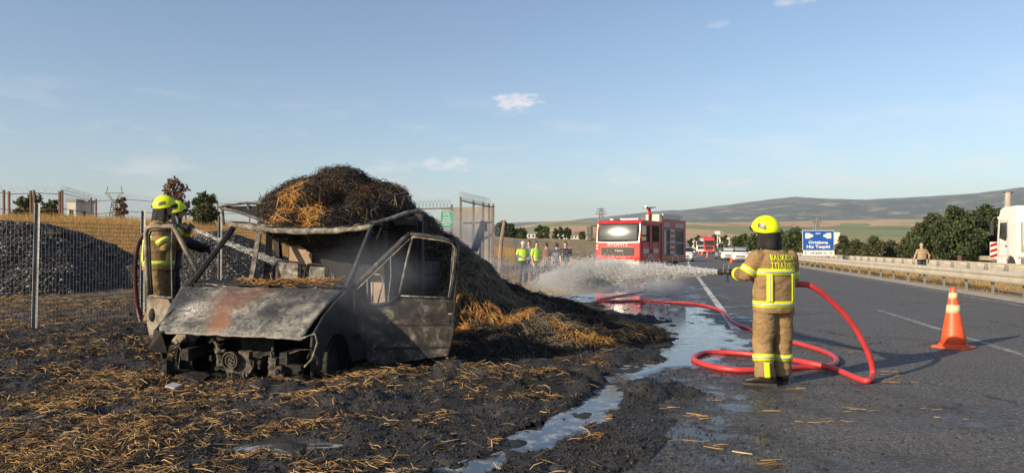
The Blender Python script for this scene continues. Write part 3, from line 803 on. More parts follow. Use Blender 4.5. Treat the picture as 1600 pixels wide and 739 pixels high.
# passenger door
def lp(px, py, o=0.0): return at(px, py, 9.2 - (px - 225) * .0031 + o)
m = MB(); m.plate([lp(227, 462), lp(262, 466), lp(274, 490), lp(292, 500), lp(290, 530), lp(262, 545), lp(236, 542), lp(228, 500)], .05, (.25, 1, 0)); d2 = m.build('door', DOORL, van, bevel=.01)
m = MB(); m.tube([lp(233, 462), lp(230, 420), lp(228, 365), lp(231, 356), lp(240, 354), lp(270, 353), lp(276, 362), lp(290, 390), lp(309, 424)], [(.034, .03)] * 9, 7); m.build('window_frame', DOORL, d2, smooth=True)
m = MB(); m.tube([lp(238, 460, -.03), lp(235, 420, -.03), lp(233, 370, -.03), lp(236, 361, -.03), lp(262, 359, -.03)], .014, 6); m.build('window_seal', BURNT, d2, smooth=True)
m = MB(); m.tube([lp(269, 357), lp(268, 400), lp(269, 460), lp(276, 492)], .009, 6); m.build('quarter_light_bar', ASH, d2)
m = MB(); m.tube([lp(232, 462, -.02), lp(255, 464, -.02), lp(270, 465, -.02)], .014, 6); m.build('window_sill', ASH, d2)
m = MB(); m.sphere(lp(238, 492, -.0), (.05, .03, .09), 10, 8); m.build('handle_recess', BURNT, d2, smooth=True)
# load bed
WOODB = burnt('charred_timber', (.012, .012, .013), (.03, .029, .03), (.075, .07, .068), 9, rust=0)
bed = MB(); bed.plate([vw(-1.05, 2.6, .74), vw(1.05, 2.6, .74), vw(1.05, 6.2, .74), vw(-1.05, 6.2, .74)], .08, (0, 0, 1)); bo = bed.build('load_bed', BURNT, van)
for lx in (-1.05, 1.01):
    for z_ in (.86, 1.08):
        m = MB(); m.plate([vw(lx, 2.7, z_), vw(lx, 6.15, z_), vw(lx, 6.15, z_ + .2), vw(lx, 2.7, z_ + .2)], .035, VR); m.build('side_board', WOODB, bo)
m = MB(); m.beam(vry(655, 480, 2.9), vry(655, 333, 2.9), .12, .1, VB); m.build('headboard_post', WOODB, bo)
m = MB(); m.beam(vry(440, 470, 2.7), vry(430, 335, 2.7), .09, .08, VB); m.build('headboard_post', WOODB, bo)
m = MB(); m.plate([vry(560, 360, 2.75), vry(652, 340, 2.75), vry(652, 480, 2.75), vry(545, 480, 2.75)], .02, VB); m.build('headboard_panel', BURNT, bo)
m = MB(); m.tube([vry(556, 356, 1.75), vry(580, 350, 1.9), vry(612, 341, 2.2), (vry(636, 332, 2.5)), vry(648, 330, 2.65), vry(661, 332, 2.8)], [(.035, .028)] * 6, 6); m.tube([vry(597, 345, 2.05), vry(594, 360, 2.05), vry(588, 374, 2.0)], .012, 5); m.build('bent_roof_rail', ASH, van)
m = MB(); m.plate([vry(612, 343, 2.5), vry(652, 338, 2.7), vry(652, 352, 2.7), vry(618, 352, 2.5)], .01, VB); m.build('bent_roof_sheet', CABIN, van)
def ld(px, py, o=0): return at(px, py, 9.75 + o)
m = MB(); m.tube([ld(342, 323), ld(362, 320), ld(385, 317), ld(430, 320)], [(.03, .02)] * 4, 6); m.tube([ld(346, 326, -.05), ld(372, 331, -.1), ld(400, 341, -.2), ld(442, 354, -.3)], [(.035, .022)] * 4, 6); m.tube([ld(347, 324), ld(349, 352)], .022, 6); m.tube([ld(386, 318), ld(392, 336)], .014, 6); m.build('bent_roof_rail', burnt('bent_rail_steel', (.05, .045, .04), (.16, .14, .12), (.34, .3, .25), 9, rust=.3), van)
m = MB(); m.plate([ld(350, 323, .03), ld(430, 321, .03), ld(440, 350, -.2), ld(398, 338, -.1)], .008); m.build('bent_roof_sheet', BURNT, van)
m = MB(); m.beam(at(741, 392, 13.2), at(757, 346, 13.1), .13, .07, (0, 1, 0)); m.box(at(758, 356, 13.1), (.07, .06, .13), .3); m.build('tail_post', WOODB, bo)
# a piece of bumper and other scraps on the ground in front
m = MB(); m.plate([gp(280, 588, .05), gp(300, 580, .07), gp(328, 590, .06), gp(312, 600, .05)], .03, (0, 0, 1)); m.tube([gp(278, 586, .1), gp(312, 597, .1)], .012, 6)
tag(crust(m.build('bumper_fragment', BURNT), .015, 4), 'flat blackened bumper scrap lying under the burnt van nose', 'scrap')
m = MB(); m.plate([gp(258, 605, .06), gp(270, 600, .07), gp(285, 603, .06), gp(272, 609, .05)], .02, (0, 0, 1)); tag(m.build('plastic_scrap', M('pale_melted_plastic', (.42, .42, .44), .5)), 'small pale melted plastic piece on the black soil by the van', 'scrap')

# ------------------------------------------------------------------ straw
GOLD = M_island('golden_straw', [(0, (.32, .155, .04)), (.3, (.54, .28, .075)), (.6, (.66, .37, .11)), (.85, (.43, .215, .06)), (1, (.70, .44, .16))], .6, .15)
DRYS = M_island('grey_straw', [(0, (.07, .06, .046)), (.3, (.19, .155, .105)), (.6, (.31, .245, .155)), (.85, (.12, .10, .075)), (1, (.42, .33, .20))], .7)
CHARS = M_island('charred_straw', [(0, (.010, .010, .010)), (.55, (.024, .022, .021)), (.8, (.055, .047, .040)), (.93, (.13, .085, .045)), (1, (.22, .14, .06))], .75)
REDS = M_island('scorched_straw', [(0, (.025, .017, .012)), (.35, (.07, .04, .022)), (.65, (.14, .075, .036)), (.85, (.05, .032, .02)), (1, (.25, .14, .06))], .7)
t = NT('matted_burnt_straw'); p = t.pos()
n = t.noise(20, 5, .75, t.scaled((1, 1, 2.2), p), 1.2)
t.col(t.ramp(n, [(.35, (.010, .0098, .0095)), (.6, (.032, .028, .024)), (.75, (.08, .06, .042))])); t.rough(.9); t.bump(n, 1.0, .04)
MATTED = t.mat
BLOBS = [((-2.6, 10.9, 1.93), (1.05, 1.1, .66)), ((-3.0, 9.95, 1.92), (.50, .55, .40)), ((-2.0, 11.4, 1.66), (.85, 1.0, .50)), ((-1.55, 12.4, 1.1), (.95, 1.1, .62)), ((-2.55, 9.75, 1.78), (.75, .5, .30)),
         ((-2.9, 10.7, 2.02), (.7, .8, .5)), ((-2.2, 10.6, 1.95), (.75, .75, .48)), ((-2.1, 12.2, 1.2), (.95, 1.4, .62)),
         ((-3.25, 10.1, 2.05), (.32, .3, .26)), ((-2.75, 9.75, 2.12), (.34, .3, .26)), ((-2.55, 10.6, 2.42), (.42, .4, .26)), ((-1.95, 10.9, 2.22), (.36, .4, .25)), ((-3.15, 10.8, 2.28), (.36, .4, .25)), ((-2.2, 9.9, 1.98), (.36, .3, .25)), ((-1.25, 12.0, 1.5), (.34, .4, .24)), ((-2.95, 9.45, 1.78), (.26, .22, .2)), ((-2.45, 9.4, 1.74), (.3, .22, .2))]
bpts = []; bnrm = []
m = MB()
for (c_, r_) in BLOBS:
    c_ = Vector(c_); r_ = Vector(r_) * .93
    rings = []
    for j in range(15):
        ph = math.pi * (.01 + .98 * j / 14); ring = []
        for k in range(24):
            d = Vector((math.sin(ph) * math.cos(2 * math.pi * k / 24), math.sin(ph) * math.sin(2 * math.pi * k / 24), -math.cos(ph)))
            f_ = 1 + .20 * noise.noise((c_ + d) * 2.4) + .12 * noise.noise((c_ + d) * 6)
            ring.append(c_ + Vector((d.x * r_.x, d.y * r_.y, d.z * r_.z)) * f_)
        rings.append(ring)
    m.loft(rings)
load = m.build('straw_load', MATTED, smooth=True); tag(load, 'big mound of charred straw piled on the burnt van roof and bed', 'straw', kind='stuff')
nb = 36000
bi = rng.choice(len(BLOBS), nb, p=np.array([b[1][0] * b[1][1] for b in BLOBS]) / sum(b[1][0] * b[1][1] for b in BLOBS))
dv = rng.normal(size=(nb, 3)); dv[:, 2] = np.abs(dv[:, 2]) * 1.1 - .35; dv /= np.linalg.norm(dv, axis=1, keepdims=True)
BC = np.array([b[0] for b in BLOBS]); BR = np.array([b[1] for b in BLOBS])
P = BC[bi] + dv * BR[bi] * rng.uniform(.93, 1.04, (nb, 1))
nr = dv / BR[bi]; nr /= np.linalg.norm(nr, axis=1, keepdims=True)
inside = np.zeros(nb, bool)
for k in range(len(BLOBS)):
    inside |= (np.sum(((P - BC[k]) / BR[k]) ** 2, 1) < .72)
P, nr = P[~inside], nr[~inside]
rd = rng.normal(size=P.shape); tg = rd - nr * np.sum(rd * nr, 1, keepdims=True); tg /= np.linalg.norm(tg, axis=1, keepdims=True)
Dm = tg + nr * rng.normal(.10, .26, (len(P), 1))
def near(P, cs):
    o = np.zeros(len(P))
    for (c_, r_) in cs: o = np.maximum(o, np.exp(-np.sum(((P - np.array(c_)) / r_) ** 2, 1)))
    return o
GC = [(at(458, 290, 9.65), .13), (at(453, 304, 9.5), .14), (at(446, 320, 9.4), .13), (at(436, 338, 9.3), .12), (at(486, 332, 9.4), .15), (at(486, 348, 9.3), .13)]
g = near(P, GC) * 1.7 + rng.uniform(-.25, .2, len(P))
rdm = near(P, [(at(525, 300, 9.9), .62), (at(500, 312, 9.6), .35), (at(560, 310, 10.2), .35)]) + .35 * fbm(P[:, 0] * 3, P[:, 2] * 3, 2, 6) + rng.uniform(-.3, .3, len(P))
isg = g > .5; isr = (~isg) & (rdm > .72); rest = ~(isg | isr)
isd = rest & ((P[:, 0] > -2.0) | (rng.random(len(P)) < .10)) & (rng.random(len(P)) < .35); isc = rest & ~isd
for nm, k_, mt in (('golden_stalks', isg, GOLD), ('scorched_stalks', isr, REDS), ('grey_stalks', isd, DRYS), ('charred_stalks', isc, CHARS)):
    n_ = k_.sum(); strands(nm, P[k_], Dm[k_], rng.uniform(.10, .34, n_), rng.uniform(.006, .012, n_), mt, .22, load)
# the heap spilled beside the bed
HG = [(-.85, 12.2, 1.05, 1.5, 1.36), (-.15, 13.2, 1.05, 1.3, .74), (.7, 12.9, 1.15, 1.3, .58), (1.5, 12.0, .95, 1.0, .36), (.25, 10.8, 1.1, 1.1, .58), (-.35, 9.8, .8, .9, .42), (1.1, 10.7, .8, .9, .34), (-.75, 10.9, .75, .9, .95), (.5, 14.6, 1.2, 1.2, .55), (2.0, 11.4, .55, .6, .2), (-1.0, 9.2, .5, .6, .3)]
def heap_h(x, y):
    x = np.asarray(x, float); y = np.asarray(y, float); a = 0
    for (cx, cy, rx, ry, h) in HG:
        a = a + (h * np.exp(-(((x - cx) / rx) ** 2 + ((y - cy) / ry) ** 2) * 1.1)) ** 3
    h = a ** (1 / 3)
    return h * (1 + .26 * fbm(x * 1.9, y * 1.9, 3, 71)) + .075 * fbm(x * 5, y * 5, 3, 72) + .022 * fbm(x * 17, y * 17, 2, 73) - .06
xs = np.arange(-2.6, 3.3, .045); ys = np.arange(8.0, 17, .05)
X3, Y3 = np.meshgrid(xs, ys, indexing='ij'); H3 = heap_h(X3, Y3)
heap = grid_mesh('straw_heap', X3, Y3, H3, MATTED, keep=(H3 > -.03))
tag(heap, 'long heap of wet burnt straw spilled from the van towards the road', 'straw', kind='stuff')
def heap_hit(px, py):
    d = ray(px, py); y_ = 7.5
    while y_ < 17:
        q_ = CAMP + d * (y_ / d.y)
        if q_.z < float(heap_h(q_.x, q_.y)): return q_
        y_ += .03
    return gp(px, py)
nh = 60000
x_ = rng.uniform(-2.2, 3.0, nh); y_ = rng.uniform(8.2, 16.5, nh); z_ = heap_h(x_, y_)
k_ = (z_ > .05); x_, y_, z_ = x_[k_], y_[k_], z_[k_]
gx = (heap_h(x_ + .05, y_) - heap_h(x_ - .05, y_)) / .1; gy = (heap_h(x_, y_ + .05) - heap_h(x_, y_ - .05)) / .1
P = np.stack([x_, y_, z_ + rng.uniform(-.01, .03, len(x_))], 1)
ang = np.arctan2(-gy, -gx) + rng.normal(0, .9, len(x_))
Dh = np.stack([np.cos(ang), np.sin(ang), np.cos(ang) * gx + np.sin(ang) * gy + rng.normal(.06, .22, len(x_))], 1)
GC = [(heap_hit(*q), r_) for q, r_ in (((735, 485), .26), ((765, 490), .3), ((790, 505), .25), ((715, 478), .22), ((870, 510), .16), ((895, 525), .2), ((925, 530), .2), ((945, 535), .16), ((820, 495), .18), ((875, 577), .13), ((715, 540), .12), ((722, 515), .15))]
DC = [(heap_hit(*q), r_) for q, r_ in (((750, 430), .7), ((780, 450), .6), ((820, 480), .6), ((860, 505), .45), ((730, 400), .7), ((890, 520), .4), ((905, 470), .3), ((740, 460), .6), ((700, 430), .7), ((770, 410), .6))]
g = near(P, GC) * 1.3 + .3 * fbm(x_ * 5, y_ * 5, 2, 77) + rng.uniform(-.3, .25, len(P)); dd = near(P, DC) * 1.25 + .25 * fbm(x_ * 3, y_ * 3, 2, 78) + rng.uniform(-.35, .3, len(P))
isg = g > .55; isd = ~isg & (dd > .45); isc = ~isg & ~isd
isc &= rng.random(len(P)) < .55
for nm, kk, mt in (('golden_stalks', isg, GOLD), ('grey_stalks', isd, DRYS), ('charred_stalks', isc, CHARS)):
    n_ = kk.sum(); strands(nm, P[kk], Dh[kk], rng.uniform(.10, .32, n_), rng.uniform(.006, .012, n_), mt, .2, heap)
print('heap strands', isg.sum(), isd.sum(), isc.sum())
# loose straw trodden over the burnt ground
GOLDG = M_island('trodden_straw', [(0, (.28, .155, .055)), (.3, (.52, .31, .11)), (.6, (.68, .45, .19)), (.85, (.40, .235, .085)), (1, (.76, .57, .32))], .65, .1)
ng = 76000
y_ = 3.6 + rng.random(ng) ** 1.25 * 11.5; x_ = rng.uniform(-.78, .16, ng) * y_ - .2
s1, v1 = to_road(x_, y_)
zb = dz(x_, y_)
clump = fbm(x_ * 1.0, y_ * 1.5, 4, 51); cl2 = fbm(x_ * 3.1, y_ * 3.6, 3, 53)
leftw = smooth((-x_ / y_ + .12) / .42)
prob = smooth((clump * .8 + cl2 * .7 + .10 + .30 * leftw) / .75)
CL = [(gp(760, 610), .5), (gp(700, 590), .35), (gp(820, 605), .4), (gp(480, 640), .3), (gp(560, 600), .35), (gp(600, 605), .4), (gp(150, 700), .5), (gp(60, 720), .4), (gp(200, 610), .5), (gp(420, 600), .3), (gp(90, 640), .5), (gp(300, 560), .4), (gp(1045, 568), .22)]
nearc = np.zeros(ng)
for (c_, r_) in CL: nearc = np.maximum(nearc, np.exp(-((x_ - c_.x) ** 2 + ((y_ - c_.y) * 1.6) ** 2) / r_ ** 2))
prob = np.clip(prob ** 1.6 * .85 + nearc * 1.1, 0.02, 1)
vanl = np.abs((x_ - VL.x) * CH - (y_ - VL.y) * SH) < .95; vand = ((x_ - VL.x) * SH + (y_ - VL.y) * CH); under = vanl & (vand > .1) & (vand < 6)
ok = (rng.random(ng) < prob) & (zb > -.0) & (v1 < .5) & (stream_d(x_, y_) > 1.15) & ~under & (heap_h(x_, y_) < .1)
x_, y_, zb = x_[ok], y_[ok], zb[ok]; n_ = len(x_)
a_ = rng.uniform(0, 6.28, n_)
P = np.stack([x_, y_, zb + rng.uniform(.0, .025, n_) + .03 * nearc[ok] * rng.random(n_)], 1); Dg = np.stack([np.cos(a_), np.sin(a_), rng.normal(0, .22, n_)], 1)
cls = rng.random(n_) + .25 * (nearc[ok] - .3) + .20 * leftw[ok] - .03
ig = cls > .62; ir = (~ig) & (cls > .38); ic = ~(ig | ir)
for nm, kk, mt, lab in (('loose_straw', ig, GOLDG, 'bright golden straw stalks strewn over the burnt ground'), ('scorched_straw', ir, REDS, 'brown scorched straw stalks strewn over the burnt ground'), ('charred_straw', ic, CHARS, 'black charred straw stalks strewn over the burnt ground')):
    k2 = kk.sum(); L_ = rng.uniform(.03, .17, k2) * (1 + .8 * (rng.random(k2) < .08)); o = strands(nm, P[kk], Dg[kk], L_, rng.uniform(.003, .0078, k2), mt, .18); tag(o, lab, 'straw', kind='stuff')
print('ground straw', ig.sum(), ir.sum(), ic.sum())
# short charred crumbs all over the verge
nc = 42000
y_ = 3.5 + rng.random(nc) ** 1.35 * 10; x_ = rng.uniform(-.76, .36, nc) * y_
zb = dz(x_, y_); ok = (zb > -.04) & (stream_d(x_, y_) > 1.0); x_, y_, zb = x_[ok], y_[ok], zb[ok]; n_ = len(x_)
o = rocks('charred_crumbs', np.stack([x_, y_, zb + .002], 1), rng.uniform(.004, .019, n_) * (1 + (rng.random(n_) < .05)), M_island('char_crumbs', [(0, (.008, .008, .008)), (.7, (.026, .025, .025)), (.95, (.05, .048, .045)), (1, (.11, .10, .09))], .7)); tag(o, 'black crumbs of burnt straw covering the verge', 'char', kind='stuff')
# burnt flakes washed over the asphalt
nf_ = 16000; y_ = 3.6 + rng.random(nf_) ** 1.2 * 9; v1 = -.5 + rng.exponential(1.15, nf_); x_ = (v1 + y_ * SH) / CH; zb = dz(x_, y_); ok = (v1 < 6) & (zb < 0) & (fbm(x_ * 1.3, y_ * 1.3, 3, 66) + .2 * rng.normal(size=nf_) > -.12 + .06 * v1); x_, y_ = x_[ok], y_[ok]; n_ = len(x_)
o = rocks('char_flakes', np.stack([x_, y_, np.full(n_, .004)], 1), rng.uniform(.003, .011, n_) * (1 + 1.2 * (rng.random(n_) < .04)), M_island('char_flake', [(0, (.008, .008, .008)), (.8, (.03, .029, .028)), (1, (.14, .11, .07))], .6), flat=.4); tag(o, 'black burnt flakes washed over the wet asphalt', 'char', kind='stuff')
# a few stalks on the road
spots = [gp(*q) for q in ((1105, 655), (1240, 656), (1400, 582), (1395, 588), (1390, 596), (1340, 550), (1050, 640), (1130, 700), (1490, 655), (1245, 610), (1110, 625), (1195, 728), (1420, 595), (1300, 660), (960, 652), (935, 690), (1060, 690), (1330, 640), (1460, 640), (1200, 640))]
pp = []; 
for q in spots:
    for k in range(random.randint(2, 6)): pp.append((q.x + random.gauss(0, .06), q.y + random.gauss(0, .08), .012))
pp = np.array(pp); a_ = rng.uniform(-.6, .6, len(pp))
o = strands('stray_straw', pp, np.stack([np.cos(a_), np.sin(a_), a_ * 0], 1), rng.uniform(.05, .17, len(pp)), rng.uniform(.005, .011, len(pp)), GOLDG, .06); tag(o, 'few straw stalks scattered on the wet asphalt', 'straw', kind='stuff')
# straw on cowl and header
pp = []; 
for k in range(420):
    u = random.random() ** 1.3
    q = vry(525 - 150 * u, 447 + random.uniform(-3, 2), .9 + random.uniform(-.05, .22)); pp.append((q.x, q.y, q.z + random.uniform(.015, .07)))
pp = np.array(pp); Dg = rng.normal(size=pp.shape) * (1, .7, .22)
strands('cowl_straw', pp[:260], Dg[:260], rng.uniform(.07, .28, 260), rng.uniform(.006, .01, 260), GOLD, .15, None)
o = bpy.data.objects['cowl_straw']; tag(o, 'golden straw lying on the van cowl under the windscreen frame', 'straw', kind='stuff')
o = strands('cowl_straw_charred', pp[260:], Dg[260:], rng.uniform(.07, .25, 160), rng.uniform(.006, .01, 160), CHARS, .15); tag(o, 'charred stalks mixed in the straw on the van cowl', 'straw', kind='stuff')
# ------------------------------------------------------------------ people
SKIN = M('skin', (.52, .33, .23), .55, (.44, .26, .17), 9)
TAN = NT('turnout_fabric')
_p = TAN.tc.outputs['Object']
TAN.col(TAN.mix(TAN.math('MULTIPLY', TAN.sep(TAN.ramp(TAN.noise(5.5, 7, .72, _p, .6), [(.50, 0.0), (.70, 1.0)]))[0], .55), TAN.ramp(TAN.noise(4, 6, .65, _p), [(.3, (.22, .14, .065)), (.5, (.30, .198, .095)), (.72, (.36, .245, .125))]), (.085, .06, .038))); TAN.rough(.85)
TAN.b.inputs['Specular IOR Level'].default_value = .25
TAN.bump(TAN.math('ADD', TAN.math('MULTIPLY', TAN.noise(7, 4, .6, TAN.scaled((1, 1, 2.2), _p), .8), 1.6), TAN.math('MULTIPLY', TAN.noise(240, 2), .15)), .75, .03)
TAN = TAN.mat
NAVY = M('dark_turnout_fabric', (.022, .023, .028), .8, (.012, .012, .015), 8, bump=.4, bscale=12, bdist=.02)
FLUO = M('fluorescent_tape', (.74, .84, .015), .55, (.60, .70, .02), 14)
SILV = M('reflective_tape', (.52, .53, .50), .35, (.38, .39, .36), 20)
HELM = M('helmet_yellow', (.72, .86, .005), .42, (.50, .60, .02), 9, lo=.30, hi=.5, bump=.08, bscale=40)
BLKC = M('black_cloth', (.014, .014, .018), .85, (.008, .008, .010), 14, bump=.3, bscale=30)
BLKR = M('black_rubber', (.018, .017, .016), .5, (.035, .03, .025), 12)
BADGE = M('helmet_badge_grey', (.12, .13, .11), .4, (.06, .06, .055), 30)
VISR = M_glass('visor_dark', (.012, .012, .014), .1)

def ellring(c, hw, hd, n=28, e=2.4, yaw=0.0, tilt=None):
    out = []
    for k in range(n):
        a = 2 * math.pi * k / n; ca, sa = math.cos(a), math.sin(a)
        q = Vector((hw * math.copysign(abs(ca) ** (2 / e), ca), hd * math.copysign(abs(sa) ** (2 / e), sa), 0))
        if yaw: q = Matrix.Rotation(yaw, 3, 'Z') @ q
        if tilt is not None: q = tilt @ q
        out.append(Vector(c) + q)
    return out
def hand(mb, wrist, d, nrm, curl=.9, sc=1.0, side=1):
    """palm, four unequal bent fingers and a thumb leaving the side of the palm"""
    wrist = Vector(wrist); d = Vector(d).normalized(); nrm = Vector(nrm); nrm = (nrm - d * nrm.dot(d)).normalized(); sd = d.cross(nrm) * side
    pal = []
    for f_, w_, t_ in ((0, .027, .02), (.03, .036, .02), (.07, .042, .018), (.095, .04, .015)):
        c_ = wrist + d * f_ * sc
        pal.append([c_ + sd * (w_ * sc * math.cos(2 * math.pi * k / 10)) + nrm * (t_ * sc * math.sin(2 * math.pi * k / 10)) for k in range(10)])
    mb.loft(pal)
    for i, L_ in enumerate((.072, .082, .077, .06)):
        p_ = wrist + d * .09 * sc + sd * ((.030 - .020 * i) * sc); pts = [p_]; a = .25
        for seg, fr in enumerate((.45, .32, .23)):
            a += curl * (.55 + .15 * seg)
            p_ = p_ + (d * math.cos(a) + nrm * math.sin(a)) * (L_ * fr * sc); pts.append(p_)
        mb.tube(pts, [.0115 * sc, .011 * sc, .0098 * sc, .0075 * sc], 7)
    p_ = wrist + d * .03 * sc + sd * .034 * sc; q_ = p_ + (d * .6 + sd * .55 + nrm * .45).normalized() * .04 * sc; r_ = q_ + (d * .75 + nrm * .7 - sd * .1).normalized() * .032 * sc
    mb.tube([p_, q_, r_], [.014 * sc, .0125 * sc, .009 * sc], 7)
def helmet(parent, c, yaw, pitch=0.0, mat=HELM):
    c = Vector(c); Rm = Matrix.Rotation(yaw, 3, 'Z') @ Matrix.Rotation(pitch, 3, 'X')
    def edge(th):       # lowest polar angle by direction, th=0 is forward
        f_ = (math.cos(th) + 1) / 2
        return R(90 + 28 * (1 - f_) ** .8 + 10 * math.sin(th) ** 2 - 14 * f_ ** 3)
    def hp_(u, v, o=0.0):
        th = u * 2 * math.pi; ph = max(.001, v) * edge(th)
        x, y, z = math.sin(ph) * math.sin(th), math.sin(ph) * math.cos(th), math.cos(ph)
        ry = .162 if y > 0 else .150; k = 1 + o
        q = Vector((.128 * x, ry * y, (.150 if z > 0 else .115) * z))
        q *= k * (1 + .035 * math.exp(-((abs(q.x) - .045) / .012) ** 2) * max(0, z) + .045 * max(0, v - .88) / .12)
        return c + Rm @ q
    m = MB(); m.grid(lambda u, v: hp_(u, v), 40, 18, .006); ho = m.build('helmet', mat, parent, local=True, smooth=True)
    for sgn in (-1, 1):
        u0 = (.25 * sgn) % 1
        m = MB(); m.grid(lambda a, b: hp_(u0 + sgn * (-.045 + .09 * a) * 1.0, .62 + .17 * b + .06 * (a - .5) * 1, .022), 6, 4, .008); m.build('side_badge', BADGE, ho, local=True)
    m = MB(); m.grid(lambda a, b: hp_(-.13 + .26 * a, .90 + .13 * b, .05), 14, 3, .006); m.build('visor', VISR, ho, local=True, smooth=True)
    m = MB(); m.tube([hp_(-.14 + .28 * k / 14, .985, .03) for k in range(15)], .009, 6); m.build('brim_trim', BLKR, ho, local=True, smooth=True)
    m = MB(); m.box(hp_(.5, .9, .04), (.05, .03, .03), yaw); m.build('ratchet_knob', BLKR, ho, local=True, bevel=.005)
    # neck curtain
    m = MB()
    def cur(a, b):
        u = .19 + .62 * a; q = hp_(u, .96, -.02); d = (q - c); d.z = 0; d.normalize()
        return q + Vector((d.x * .012 * b, d.y * .012 * b, -.185 * b)) + Vector((.012 * math.sin(a * 31) * b, .010 * math.sin(a * 23 + 1) * b, .012 * math.sin(a * 9) * b))
    m.grid(cur, 30, 8, .006); m.build('neck_curtain', BLKC, ho, local=True, smooth=True)
    return ho
def wrinkle(me, amp, fn=None):
    nn = [v.normal.copy() for v in me.vertices]
    for v, n_ in zip(me.vertices, nn):
        c_ = v.co
        w = noise.noise(Vector((c_.x * 7, c_.y * 7, c_.z * 15))) + .5 * noise.noise(Vector((c_.x * 18, c_.y * 18, c_.z * 26 + 4)))
        v.co = c_ + n_ * (w * amp * (fn(c_) if fn else 1))
def finish(name, me, mats, pick, parent):
    for m_ in mats: me.materials.append(m_)
    idx = [pick(p.center) for p in me.polygons]
    me.polygons.foreach_set('material_index', idx); me.polygons.foreach_set('use_smooth', [True] * len(idx)); me.name = name
    o = bpy.data.objects.new(name, me); COL.objects.link(o); o.parent = parent; return o
def seg_d(p, a, b):
    ab = b - a; t_ = max(0, min(1, (p - a).dot(ab) / ab.length_squared)); return (p - a - ab * t_).length

